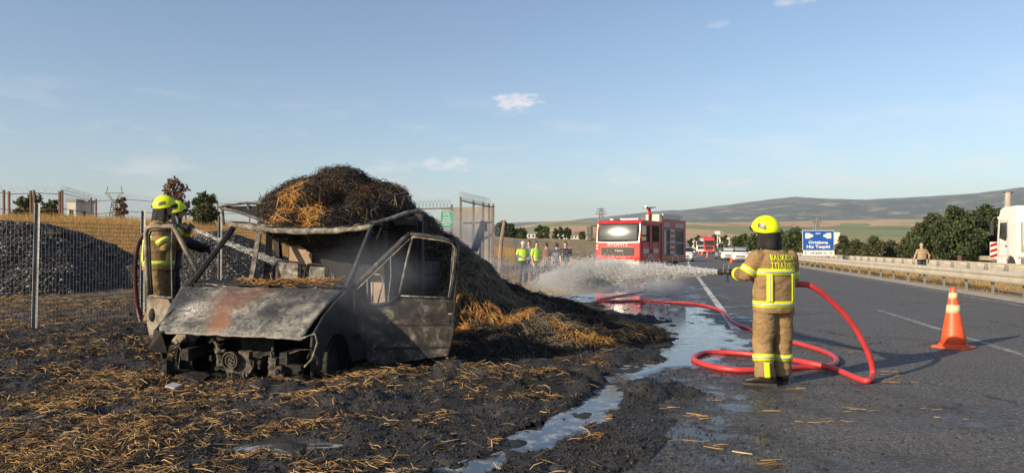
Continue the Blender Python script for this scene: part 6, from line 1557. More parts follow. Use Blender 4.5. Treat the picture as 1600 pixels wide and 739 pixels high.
# ------------------------------------------------------------------ trees
BARK = M('bark', (.12, .09, .065), .9, (.06, .045, .035), 8, bump=.6, bscale=20)
LEAF_D = M_island('leaves_dark', [(0, (.026, .042, .018)), (.5, (.058, .082, .030)), (1, (.115, .135, .052))], .6, .25)
LEAF_O = M_island('leaves_olive', [(0, (.035, .045, .018)), (.5, (.075, .088, .032)), (1, (.13, .135, .055))], .6, .25)
LEAF_P = M_island('leaves_pine', [(0, (.03, .05, .018)), (.5, (.06, .085, .026)), (1, (.10, .125, .04))], .6, .25)
LEAF_R = M_island('leaves_dry', [(0, (.09, .055, .035)), (.5, (.17, .10, .06)), (1, (.26, .16, .10))], .7, .2)
def tree(label, base, H, W, leafmat, n=3500, ls=.10, group=None, name='tree', trunk_h=.28, blobs=9, seed=0, round_=1.0):
    rr = np.random.default_rng(seed + 500); rnd = random.Random(seed)
    base = Vector(base); o = empty(name, base, 0, label, 'tree', group)
    m = MB(); top = base + Vector((rnd.uniform(-.1, .1) * W, 0, H * .75)); tr = .035 * H
    m.tube([base - Vector((0, 0, .15)), base + Vector((0, 0, H * .2)), base.lerp(top, .6), top], [tr * 1.2, tr, tr * .6, tr * .2], 8)
    cs = []
    for k in range(blobs):
        f = (k + .5) / blobs; a = k * 2.4 + rnd.uniform(-.4, .4); zz = trunk_h + (.93 - trunk_h) * f
        prof = math.sin(math.pi * min(1, .18 + .74 * f)) ** .8
        r_ = W * .5 * prof * rnd.uniform(.35, .72)
        c_ = base + Vector((math.cos(a) * r_, math.sin(a) * r_, H * zz)); s_ = W * rnd.uniform(.17, .27) * (.65 + .5 * prof)
        cs.append((c_, s_)); st = base + Vector((0, 0, H * max(.12, zz - .22)))
        m.tube([st, st.lerp(c_, .5) + Vector((0, 0, .03 * H)), c_], [tr * .5, tr * .3, tr * .1], 5)
    m.build('trunk', BARK, o)
    C = np.array([tuple(c[0]) for c in cs]); S = np.array([c[1] for c in cs]); bi = rr.choice(len(cs), n, p=S ** 2 / (S ** 2).sum())
    d = rr.normal(size=(n, 3)); d /= np.linalg.norm(d, axis=1, keepdims=True)
    P = C[bi] + d * (S[bi] * (rr.random(n) ** .42) * (1 + .25 * np.sin(d[:, 0] * 5 + bi) * np.sin(d[:, 2] * 6)))[:, None] * np.array([1, 1, .82])
    u = rr.normal(size=(n, 3)); u /= np.linalg.norm(u, axis=1, keepdims=True); w = np.cross(u, rr.normal(size=(n, 3))); w /= np.linalg.norm(w, axis=1, keepdims=True)
    sz = ls * rr.uniform(.6, 1.4, n)[:, None]
    vs = np.stack([P - u * sz, P + w * sz * .55, P + u * sz, P - w * sz * .55], 1) - np.array(base)
    fast_mesh('crown', vs.reshape(-1, 3), quads=np.arange(n * 4).reshape(n, 4), mat=leafmat, parent=o)
    return o
TR = 'trees beyond the far carriageway'
def tg(px, D, dz_=0.0): q = at(px, 386, D); return Vector((q.x, q.y, tz(q.x, q.y) + dz_))
def tree_px(label, px, D, ytop, wpx, mat_, n, ls, seed, group=None, name='tree', **k):
    b = tg(px, D); H = CAMZ + (386 - ytop) * D / FPX - b.z; return tree(label, b, H, wpx * D / FPX, mat_, n, ls, group, name, seed=seed, **k)
for i, (px, D, yt, w, mt, n) in enumerate(((1460, 63, 332, 62, LEAF_D, 7000), (1500, 60, 322, 78, LEAF_D, 9000), (1543, 62, 318, 66, LEAF_D, 7500), (1440, 72, 352, 50, LEAF_D, 4200), (1580, 66, 335, 50, LEAF_O, 4200))):
    tree_px(['broad leafy tree at the low end of the tall clump', 'broad leafy tree in the middle of the tall clump', 'tallest leafy tree of the clump beside the white lorry', 'smaller leafy tree tucked behind the low end of the clump', 'olive tree standing behind the white lorry'][i], px, D, yt, w, mt, n, .13, 20 + i, TR, trunk_h=.12, blobs=13)
for i, (px, D, yt, w) in enumerate(((1318, 80, 368, 30), (1340, 76, 374, 34), (1366, 72, 370, 36), (1392, 74, 376, 34), (1415, 70, 372, 34), (1436, 66, 368, 30))):
    tree_px(['first', 'second', 'third', 'fourth', 'fifth', 'sixth'][i] + ' low olive bush from the blue sign towards the tall clump', px, D, yt, w, LEAF_O, 2200, .11, 40 + i, 'bushes along the far verge', 'bush', trunk_h=.1, blobs=8)
for i, (px, D, yt, w, mt) in enumerate(((1240, 112, 356, 46, LEAF_P), (1215, 118, 358, 40, LEAF_P), (1185, 126, 362, 40, LEAF_P), (1160, 132, 366, 36, LEAF_P), (1265, 108, 366, 34, LEAF_O))):
    tree_px(['rounded pine next to the blue road sign', 'rounded pine hidden behind the standing firefighter', 'rounded pine beside the tan covered lorry', 'rounded pine at the road bend end of its row', 'olive tree directly behind the blue road sign'][i], px, D, yt, w, mt, 2600, .2, 60 + i, 'pines beyond the opposite carriageway', 'pine_tree', trunk_h=.1, blobs=9)
for i, (px, D, yt, w) in enumerate(((783, 110, 347, 26), (797, 116, 350, 24), (812, 125, 358, 24))):
    tree_px(['tall dark tree', 'middle dark tree', 'low dark tree'][i] + ' behind the leaning wooden post', px, D, yt, w, LEAF_D, 1800, .22, 70 + i, 'dark trees behind the wooden post', trunk_h=.1)
for i, (px, D, yt, w) in enumerate(((843, 190, 350, 14), (853, 195, 353, 12), (868, 210, 356, 10), (876, 214, 354, 10), (887, 220, 356, 16))):
    tree_px(['first', 'second', 'third', 'fourth', 'fifth', 'sixth'][i] + ' far dark tree from the wooden post towards the fire engine', px, D, yt, w, LEAF_D, 900, .36, 80 + i, 'far trees by the farm sheds', trunk_h=.06, blobs=7)
for i, (px, D, yt, w) in enumerate(((1090, 260, 366, 10), (1118, 270, 362, 16), (1132, 280, 366, 14), (1079, 250, 372, 10), (910, 240, 362, 12))):
    tree_px(['far tree behind the red lorry', 'far tree under the white plate by the road bend', 'far tree just past the white plate by the road bend', 'far tree showing beside the tail of the fire engine', 'far tree just beside the fire engine mirror'][i], px, D, yt, w, LEAF_D, 700, .45, 90 + i, 'far trees by the road bend', trunk_h=.08, blobs=6)
tree_px('sparse reddish tree behind the firefighters', 272, 40, 276, 46, LEAF_R, 900, .10, 101, trunk_h=.25, blobs=11)
tree_px('green leafy tree next to the sparse reddish one', 318, 38, 300, 46, LEAF_O, 2600, .10, 102, trunk_h=.12, blobs=10)
tree_px('round dark bush behind the rusty fence posts', 45, 62, 306, 52, LEAF_O, 2200, .16, 103, 'bushes behind the rusty fence', 'bush', trunk_h=.1)
tree_px('small dark bush beside the round one behind the rusty fence', 78, 60, 313, 40, LEAF_O, 1600, .16, 104, 'bushes behind the rusty fence', 'bush', trunk_h=.1)
tree_px('dry reddish shrub at the end of the rusty fence', 188, 46, 306, 20, LEAF_R, 500, .09, 105, None, 'shrub', trunk_h=.2)

# ------------------------------------------------------------------ rusty back fence with barbed coils
RUST = M('rusty_fence_post', (.20, .10, .065), .85, (.11, .06, .045), 6)
RAZ = M('razor_wire', (.22, .21, .21), .5, (.14, .13, .13), 9, metal=.4)
bf = empty('back_fence', tg(95, 38), 0, 'rusty post fence with coiled barbed wire on the grassy bank', 'fence')
posts = [(-45, 37, 297), (6, 37.5, 297), (14, 37.5, 299), (48, 38, 298), (53, 38, 297), (93, 38.5, 299), (97, 38.5, 297), (142, 46, 309), (150, 47, 311), (193, 50, 308), (240, 53, 312), (290, 56, 314), (340, 59, 315), (390, 62, 316)]
tops = []
for px, D, yt in posts:
    b = tg(px, D); t_ = at(px, yt, D); m = MB(); m.beam(b - Vector((0, 0, .2)), t_, .09, .09); m.build('post', RUST, bf); tops.append(t_)
for dz_ in (-.15, -1.0):
    for a, b in zip(tops, tops[1:]): m = MB(); m.tube([a + Vector((0, 0, dz_)), b + Vector((0, 0, dz_))], .018, 4); m.build('top_rail', RUST, bf)
for a, b in zip(tops, tops[1:]):
    n_ = int((b - a).length / .25); pts = []
    if n_ < 2: continue
    u = (b - a).normalized(); sdv = u.cross(Vector((0, 0, 1)))
    for k in range(n_ * 8): ang = k * math.pi / 4; pts.append(a.lerp(b, k / (n_ * 8)) + Vector((0, 0, .10 + .13 * math.sin(ang))) + sdv * (.13 * math.cos(ang)))
    m = MB(); m.tube(pts, .004, 3, cap=False); m.build('barbed_coil', RAZ, bf)
    m = MB()
    for k in range(n_ * 2):
        q_ = a.lerp(b, k / (n_ * 2)); m.tube([q_ + Vector((0, 0, -.15)), q_ + Vector((0, 0, -1.9))], .003, 3, cap=False)
    m.build('fence_wires', RAZ, bf, kind='stuff')

# ------------------------------------------------------------------ walled compound
WALL = M('stained_concrete_wall', (.25, .24, .225), .9, (.17, .165, .155), 1.2, bump=.3, bscale=8)
w0, w1 = at(690, 386, 38), at(771, 386, 36.5)
cw = empty('compound_wall', (w0.x, w0.y, 0), 0, 'grey concrete compound wall behind the tall fence posts', 'wall')
zt = at(730, 323, 37).z
n_ = 5
for k in range(n_):
    a, b = w0.lerp(w1, k / n_), w0.lerp(w1, (k + 1) / n_ - .006); m = MB(); m.plate([(a.x, a.y, -.1), (b.x, b.y, -.1), (b.x, b.y, zt), (a.x, a.y, zt)], .15, (0, 1, 0)); m.build('wall_panel', WALL, cw, bevel=.01)
a, b = w1, w1 + Vector((-.6, 7, 0)); m = MB(); m.plate([(a.x, a.y, -.1), (b.x, b.y, -.1), (b.x, b.y, zt - .1), (a.x, a.y, zt - .1)], .15, (-1, 0, 0)); m.build('wall_panel', WALL, cw, bevel=.01)
FEN = M('weathered_fence_steel', (.20, .17, .155), .7, (.13, .11, .10), 6)
tf = empty('tall_fence', at(745, 400, 34), 0, 'tall steel post fence topped with razor wire near the green sign', 'fence')
tp = []
for px, yt, D in ((640, 322, 34.5), (706, 320, 34.5), (720, 308, 33), (740, 313, 34), (755, 316, 35), (764, 318, 35.6), (771, 318, 36.2)):
    b = tg(px, D, -.1); t_ = at(px, yt, D); m = MB(); m.beam(b, t_, .13 if px in (720, 740) else .09, .1); m.build('post', FEN, tf); tp.append(t_)
for i in (0, 2, 3, 4, 5):
    m = MB(); m.tube([tp[i] - Vector((0, 0, .16)), tp[i + 1] - Vector((0, 0, .16))], .035, 5); m.build('top_rail', FEN, tf)
for i in (0, 2, 3, 4):
    a, b = tp[i], tp[i + 1]; n_ = max(2, int((b - a).length / .16)); pts = []; u = (b - a).normalized(); sdv = u.cross(Vector((0, 0, 1)))
    for k in range(n_ * 8): ang = k * math.pi / 4; pts.append(a.lerp(b, k / (n_ * 8)) + Vector((0, 0, .08 + .17 * math.sin(ang))) + sdv * (.17 * math.cos(ang)))
    m = MB(); m.tube(pts, .008, 3, cap=False); m.build('razor_coil', RAZ, tf)
m = MB(); a, b = at(722, 349, 33.2), at(770, 347, 36); m.tube([a, b], .04, 5); m.build('mid_rail', M('pale_rail', (.5, .48, .44), .7), tf)

# ------------------------------------------------------------------ signs
SBLUE = M('sign_blue', (.012, .10, .42), .4, (.015, .085, .36), 3); SGRN = M('sign_green', (.05, .36, .26), .45, (.04, .30, .21), 5); SWHT = M('sign_white', (.76, .76, .74), .5, (.68, .67, .64), 6)
DT = 59.0
def sg(px, py): return at(px, py, DT)
sx0, sx1, sz1, sz0, szz = sg(1255, 386).x, sg(1302, 386).x, sg(1278, 360).z, sg(1278, 391.5).z, sg(1278, 399.5).z
sc_ = Vector(((sx0 + sx1) / 2, DT, 0)); W_ = sx1 - sx0
sgn_ = empty('road_sign', sc_, R(-8), 'blue speed enforcement road sign with white camera symbols on the median', 'sign')
def sb(nm, par, mat_, x0, x1, z0, z1, y0, y1, bev=0.0):
    m = MB(); m.bx(x0, x1, y0, y1, z0, z1); return m.build(nm, mat_, par, local=True, bevel=bev)
pn = sb('white_border', sgn_, SWHT, -W_ / 2, W_ / 2, sz0, sz1, 0, .03, .0); sb('blue_panel', sgn_, SBLUE, -W_ / 2 + .035, W_ / 2 - .035, sz0 + .035, sz1 - .035, -.012, .0); sb('lower_plate', sgn_, SWHT, -W_ / 2 + .06, W_ / 2 + .02, szz, sz0 - .02, .0, .02)
for x_ in (-.8, .8): sb('post', sgn_, GALVP, x_ - .05, x_ + .05, -.1, sz1 - .1, .04, .14)
hh_ = sz1 - sz0
def stx(s_, size, xc, zc, mat_, nm, width): return txt(sgn_, s_, size, lambda x, y, z: Vector((xc + x, -.018 - z, zc + y)), mat_, nm, width, False, size * .035)
stx('Ortalama', .33, 0, sz0 + hh_ * .40, SWHT, 'lettering', W_ * .62); stx('Hız Tespiti', .33, 0, sz0 + hh_ * .19, SWHT, 'lettering', W_ * .74); stx('EDS', .14, -.02, sz0 + hh_ * .84, SWHT, 'lettering', .36)
txt(sgn_, '19.699 m', .22, lambda x, y, z: Vector((x, -.006 - z, (szz + sz0) / 2 - .01 + y)), BLKP, 'lettering', W_ * .5, bold=.004)
for s1_ in (-1, 1):
    m = MB(); m.bx(s1_ * W_ * .41, s1_ * W_ * .27, -.024, -.013, sz0 + hh_ * .60, sz0 + hh_ * .87); m.plate([(s1_ * W_ * .27, -.024, sz0 + hh_ * .84), (s1_ * W_ * .16, -.024, sz0 + hh_ * .78), (s1_ * W_ * .16, -.024, sz0 + hh_ * .70), (s1_ * W_ * .27, -.024, sz0 + hh_ * .62)], .01, (0, 1, 0)); m.build('camera_symbol', SWHT, sgn_, local=True)
    m = MB(); m.lathe([(.1, -.03), (.1, -.02)], 14, (s1_ * W_ * .34, 0, sz0 + hh_ * .735), 'Y'); m.build('camera_lens_mark', M('symbol_grey', (.55, .58, .6), .5) if s1_ < 0 else bpy.data.materials['symbol_grey'], sgn_, local=True)
    xa = s1_ * W_ * .40; zc_ = (szz + sz0) / 2 - .01; m = MB(); m.plate([(xa - .02, -.008, zc_ - .14), (xa + .02, -.008, zc_ - .14), (xa + .02, -.008, zc_ + .03), (xa + .06, -.008, zc_ + .03), (xa, -.008, zc_ + .14), (xa - .06, -.008, zc_ + .03), (xa - .02, -.008, zc_ + .03)], .008, (0, 1, 0)); m.build('arrow_mark', BLKP, sgn_, local=True)
# green notice on the tall fence
a, b = at(688, 330, 33.9), at(708, 356, 33.9)
gs = empty('notice_board', ((a.x + b.x) / 2, 33.9, b.z), 0, 'small green notice board with white lettering on the tall fence', 'sign'); gw, gh = b.x - a.x, a.z - b.z
sb('panel', gs, SWHT, -gw / 2, gw / 2, 0, gh, 0, .02); sb('green_face', gs, SGRN, -gw / 2 + .015, gw / 2 - .015, .015, gh - .015, -.008, 0)
txt(gs, 'DTL', .2, lambda x, y, z: Vector((x, -.014 - z, gh * .80 + y)), SWHT, 'lettering', gw * .5, bold=.004)
for k, w_ in enumerate((.55, .7, .8, .5)): sb('text_line', gs, SWHT, -gw * w_ / 2, gw * w_ / 2, gh * (.58 - .14 * k), gh * (.58 - .14 * k) + .04, -.012, -.0085)
for x_ in (-gw * .3, gw * .3): sb('bracket', gs, GALVP, x_ - .02, x_ + .02, -.9, gh, .02, .06)
# chevron marker, small plates, posts
c_ = at(1553, 378, 37.5); d_ = at(1553, 404, 37.5); cm = empty('marker_board', (c_.x, c_.y, 0), R(-12), 'narrow red and white chevron marker board in front of the white lorry', 'sign')
hh2 = c_.z - d_.z; sb('panel', cm, SWHT, -.19, .19, d_.z, c_.z, 0, .02); sb('post', cm, GALVP, -.03, .03, -.1, d_.z + .4, .02, .07)
for k in range(3):
    z0 = d_.z + hh2 * (.02 + .33 * k); m = MB(); m.plate([(-.18, -.006, z0), (.18, -.006, z0 + hh2 * .15), (.18, -.006, min(c_.z, z0 + hh2 * .31)), (-.18, -.006, z0 + hh2 * .16)], .005, (0, 1, 0)); m.build('red_stripe', REDL, cm, local=True)
for px, py, D, w_, h_, lab in ((805.5, 374, 38, .30, .26, 'small pale square plate on a thin post by the bystanders'), (1121, 361, 190, 1.5, .9, 'far white plate on a white post by the road bend')):
    t_ = at(px, py, D); b = tg(px, D); o = empty('small_sign', b, 0, lab, 'sign'); sb('plate', o, SWHT, -w_ / 2, w_ / 2, t_.z - b.z - h_, t_.z - b.z, -.03, 0); sb('post', o, SWHT, -.03 * D / 60 - .01, .03 * D / 60 + .01, -.1, t_.z - b.z - h_ * .5, .002, .06)
WOOD = M('weathered_wood', (.30, .22, .155), .85, (.18, .13, .09), 9, bump=.5, bscale=30)
b = tg(779, 26); m = MB(); q_ = [b - Vector((0, 0, .1)), at(783, 380, 26), at(788, 346, 26)]; m.tube(q_, [.075, .07, .06], 7); m.sphere(q_[-1], .06, 7, 4); tag(m.build('wooden_post', WOOD), 'leaning weathered wooden post at the edge of the smoke', 'post')

# ------------------------------------------------------------------ poles, pylons, farm buildings
CONP = M('concrete_pole', (.42, .39, .34), .85, (.32, .29, .25), 2)
b = tg(1574, 84); t_ = at(1575, 301, 84); o = empty('utility_pole', b, 0, 'concrete utility pole rising behind the white lorry', 'pole'); m = MB(); m.tube([b - Vector((0, 0, .2)), t_], [.42, .32], 10); m.build('pole', CONP, o)
for k in range(3): m = MB(); zz = t_ - Vector((0, 0, .15 + 1.0 * k)); m.beam(zz - Vector((.6, 0, 0)), zz + Vector((.55, 0, 0)), .12, .12); m.build('cross_arm', CONP, o)
for k in range(2): m = MB(); m.lathe([(.07, 0), (.09, .12), (.05, .24)], 8, t_ + Vector((-.5 + 1.0 * k, 0, -.1))); m.build('insulator', BLKP, o)
LAT = M('pylon_steel', (.22, .22, .22), .6)
def pylon(px, D, yt, wb, lab, horn=False):
    b = tg(px, D); H = at(px, yt, D).z - b.z; o = empty('pylon', b, 0, lab, 'pylon', 'power pylons'); r = .0011 * D * .5
    c = [Vector((sx * wb, sy * wb, 0)) for sx, sy in ((-1, -1), (1, -1), (1, 1), (-1, 1))]; tt = [q * .25 + Vector((0, 0, H * (.72 if horn else 1.0))) for q in c]
    for i in range(4):
        m = MB(); m.tube([c[i], tt[i]], r, 4); m.build('leg', LAT, o, local=True)
        m = MB(); j = (i + 1) % 4
        for k in range(5): m.tube([c[i].lerp(tt[i], k / 5), c[j].lerp(tt[j], (k + 1) / 5)], r * .6, 3); m.tube([c[j].lerp(tt[j], k / 5), c[i].lerp(tt[i], (k + 1) / 5)], r * .6, 3)
        m.build('lattice', LAT, o, local=True)
    if horn:
        for sx in (-1, 1): m = MB(); m.tube([(0, 0, H * .70), (sx * wb * 1.3, 0, H * .86), (sx * wb * 1.1, 0, H * 1.0)], r, 4); m.tube([(sx * wb * .2, 0, H * .72), (sx * wb * 1.0, 0, H * .88)], r * .7, 4); m.build('horn', LAT, o, local=True)
        m = MB(); m.tube([(-wb * 1.6, 0, H * .87), (wb * 1.6, 0, H * .87)], r, 4); m.build('cross_arm', LAT, o, local=True)
    else:
        for k in range(3): m = MB(); m.tube([(-wb * (1.4 - .2 * k), 0, H * (.76 + .1 * k)), (wb * (1.4 - .2 * k), 0, H * (.76 + .1 * k))], r, 4); m.build('cross_arm', LAT, o, local=True)
pylon(178, 420, 291, 3.6, 'fork-topped power pylon behind the rusty fence', True); pylon(939, 640, 325, 3.5, 'lattice power pylon behind the fire engine cab'); pylon(1277, 700, 341, 3.5, 'lattice power pylon behind the blue road sign')
ROOF = M('clay_roof', (.36, .17, .11), .8, (.28, .13, .09), 3); ROOFG = M('grey_sheet_roof', (.30, .30, .29), .6); PLAST = M('pale_plaster', (.66, .62, .54), .85, (.56, .52, .45), 1.2); PLWH = M('white_plaster', (.74, .73, .70), .85)
def building(px0, px1, D, ytop, roofm, wallm, lab, flat=False, depth=8, group='far farm buildings', nwin=4):
    a, b = at(px0, 386, D), at(px1, 386, D); z0 = min(tz(a.x, a.y), tz(b.x, b.y)) - .3; zt_ = at(px0, ytop, D).z; w_ = b.x - a.x; H = max(2.6, zt_ - z0); o = empty('farm_building', ((a.x + b.x) / 2, D, z0), 0, lab, 'building', group)
    hw_ = H * (.72 if not flat else .94); sb('wall', o, wallm, -w_ / 2, w_ / 2, 0, hw_, 0, depth)
    if flat: sb('roof', o, roofm, -w_ / 2 - .2, w_ / 2 + .2, hw_, H, -.2, depth + .2)
    else: m = MB(); m.plate([(-w_ / 2 - .3, -.4, hw_ - .05), (-w_ / 2 - .3, depth / 2, H), (-w_ / 2 - .3, depth + .4, hw_ - .05)], w_ + .6, (1, 0, 0)); m.build('roof', roofm, o, local=True)
    for k in range(nwin): xx = -w_ / 2 + w_ * (k + .5) / nwin; wd = min(1.4, w_ / nwin * .45); sb('window', o, GLS, xx - wd / 2, xx + wd / 2, hw_ * .4, hw_ * .78, -.04, .02)
    return o
building(104, 118, 150, 311, ROOFG, PLAST, 'cream block of the building seen through the rusty fence', True, 3, nwin=1)
building(118, 136, 152, 313, ROOFG, PLAST, 'grey-roofed house seen through the rusty fence', True, 2.5, nwin=2)
building(818, 836, 330, 361, ROOFG, PLWH, 'white shed above the heads of the vest wearers', False, nwin=3)
building(873, 886, 300, 369, ROOFG, PLWH, 'short white barn above the person in navy', True, nwin=2)
building(886, 918, 290, 369.5, ROOFG, PLWH, 'long white barn above the person in black', False, nwin=6)
building(898, 914, 380, 361, ROOF, PLAST, 'red-roofed farmhouse behind the long white barn', False, nwin=3)
building(1098, 1106, 420, 368, ROOF, PLAST, 'far red-roofed house left of the road bend', False, nwin=2)
building(1083, 1095, 300, 372, ROOFG, PLAST, 'far cream shed beyond the red lorry', True, nwin=2)
building(1125, 1140, 430, 370, ROOFG, PLWH, 'far low white building by the road bend', True, nwin=3)
# ------------------------------------------------------------------ water jets
t = NT('spray_water'); t.col((.86, .88, .90)); t.rough(.4); t.b.inputs['Specular IOR Level'].default_value = .5
tl_ = t.n.new('ShaderNodeBsdfTranslucent'); tl_.inputs['Color'].default_value = (.86, .89, .92, 1); mx = t.n.new('ShaderNodeMixShader'); mx.inputs[0].default_value = .5
t.l.new(t.b.outputs[0], mx.inputs[1]); t.l.new(tl_.outputs[0], mx.inputs[2]); t.l.new(mx.outputs[0], t.out.inputs['Surface'])
SPRAY = t.mat
def drops(name, P, D, L, W, parent=None):
    N = len(P); D = D / np.linalg.norm(D, axis=1, keepdims=True); U = np.cross(D, rng.normal(size=(N, 3))); U /= np.linalg.norm(U, axis=1, keepdims=True); T = np.cross(D, U)
    vs = np.stack([P - D * L[:, None] * .5, P + U * W[:, None] * .5, P + (-U * .5 + T * .87) * W[:, None] * .5, P + (-U * .5 - T * .87) * W[:, None] * .5, P + D * L[:, None] * .5], 1)
    t_ = np.array([(0, 2, 1), (0, 3, 2), (0, 1, 3), (4, 1, 2), (4, 2, 3), (4, 3, 1)])[None] + (np.arange(N) * 5)[:, None, None]
    return fast_mesh(name, vs.reshape(-1, 3), tris=t_.reshape(-1, 3), mat=SPRAY, parent=parent, kind='stuff')
def jet(name, lab, p, d, length, r0, r1, n, drop, sz0, sz1, power=1.0):
    d = d.normalized(); u = d.cross(Vector((0, 0, 1))).normalized(); w = u.cross(d)
    f = rng.random(n) ** power; rad = (r0 + (r1 - r0) * f ** 1.2)
    a, b = rng.normal(0, .5, n) * rad, rng.normal(0, .42, n) * rad
    P = np.array(p)[None] + np.array(d)[None] * (f * length)[:, None] + np.array(u)[None] * a[:, None] + np.array(w)[None] * b[:, None]
    sw = np.stack([fbm(P[:, 0] * 1.5 + P[:, 1], P[:, 2] * 2.5, 3, 5), fbm(P[:, 1] * 1.2, P[:, 2] * 2.5 + P[:, 0], 3, 15), fbm(P[:, 0] * 1.5 + P[:, 1] * 1.3, P[:, 1], 3, 25)], 1)
    P = P + sw * (rad * .45)[:, None]
    P[:, 2] -= drop * f ** 2
    k = (P[:, 2] > .03) & (fbm(P[:, 0] * 2.2 + P[:, 1] * .9, P[:, 2] * 4.5 + P[:, 1], 3, 35) > -.55 + .5 * f); P, f, sw = P[k], f[k], sw[k]
    D = np.array(d)[None] + sw * (.9 * f[:, None]) + rng.normal(0, .05 + .16 * f[:, None], (len(P), 3))
    W = rng.uniform(sz0, sz1, len(P)) ; L = W * (18 - 9 * f)
    return tag(drops(name, P, D, L, W), lab, 'water', kind='stuff')
jet('water_jet', 'white jet of water and foam from the firefighter on the asphalt', NOZ + JD * .24, JD, 13.5, .02, .78, 88000, .22, .0035, .0105, .9)
jet('water_jet', 'thin jet of water aimed through the burnt windscreen opening', N2 + JD2 * .24, JD2, 1.9, .012, .075, 8000, .03, .0035, .008)
# ------------------------------------------------------------------ smoke and mist
def puff(name, lab, c, r, dens, col, nscale, seed, lo=.38, hi=.72):
    m = MB(); m.sphere((0, 0, 0), 1.0, 20, 12); mt = bpy.data.materials.new('mat_' + name); mt.use_nodes = True; n, l = mt.node_tree.nodes, mt.node_tree.links; n.clear()
    out = n.new('ShaderNodeOutputMaterial'); vol = n.new('ShaderNodeVolumePrincipled'); vol.inputs['Color'].default_value = (*col, 1); vol.inputs['Anisotropy'].default_value = .1
    tc_ = n.new('ShaderNodeTexCoord'); ln = n.new('ShaderNodeVectorMath'); ln.operation = 'LENGTH'; l.new(tc_.outputs['Object'], ln.inputs[0])
    fo = n.new('ShaderNodeMapRange'); fo.interpolation_type = 'SMOOTHSTEP'; fo.inputs['From Min'].default_value = 1.0; fo.inputs['From Max'].default_value = .25; l.new(ln.outputs['Value'], fo.inputs['Value'])
    geo = n.new('ShaderNodeNewGeometry'); off = n.new('ShaderNodeVectorMath'); off.operation = 'ADD'; off.inputs[1].default_value = (seed * 3.1, seed * 1.7, 0); l.new(geo.outputs['Position'], off.inputs[0])
    no = n.new('ShaderNodeTexNoise'); no.inputs['Scale'].default_value = nscale; no.inputs['Detail'].default_value = 4; no.inputs['Distortion'].default_value = .8; l.new(off.outputs[0], no.inputs['Vector'])
    mr = n.new('ShaderNodeMapRange'); mr.inputs['From Min'].default_value = lo; mr.inputs['From Max'].default_value = hi; l.new(no.outputs['Fac'], mr.inputs['Value'])
    mu = n.new('ShaderNodeMath'); mu.operation = 'MULTIPLY'; l.new(fo.outputs[0], mu.inputs[0]); l.new(mr.outputs[0], mu.inputs[1])
    mu2 = n.new('ShaderNodeMath'); mu2.operation = 'MULTIPLY'; mu2.inputs[1].default_value = dens; l.new(mu.outputs[0], mu2.inputs[0]); l.new(mu2.outputs[0], vol.inputs['Density']); l.new(vol.outputs[0], out.inputs['Volume'])
    o = m.build(name, mt, None, local=True, smooth=True); bm = bmesh.new(); bm.from_mesh(o.data); bmesh.ops.recalc_face_normals(bm, faces=bm.faces); bm.to_mesh(o.data); bm.free(); o.location = c; o.scale = r; return tag(o, lab, 'smoke' if 'smoke' in name else 'mist', kind='stuff')
puff('smoke', 'blue-grey smoke drifting low behind the straw heap', at(780, 436, 14.4), (1.4, 2.0, .6), .5, (.80, .86, .95), 1.1, 1)
puff('smoke', 'thin smoke curling beside the driver door of the van', at(575, 455, 8.15), (1.0, .55, .75), .55, (.72, .80, .95), 1.6, 2)
puff('smoke', 'wisps of smoke rising from the straw behind the cab', at(715, 372, 12.6), (1.1, 1.4, .6), .9, (.80, .86, .95), 1.8, 3)
puff('smoke', 'faint smoke over the straw on top of the load', at(610, 300, 11.5), (.8, 1.0, .4), .45, (.80, .86, .95), 1.8, 4)
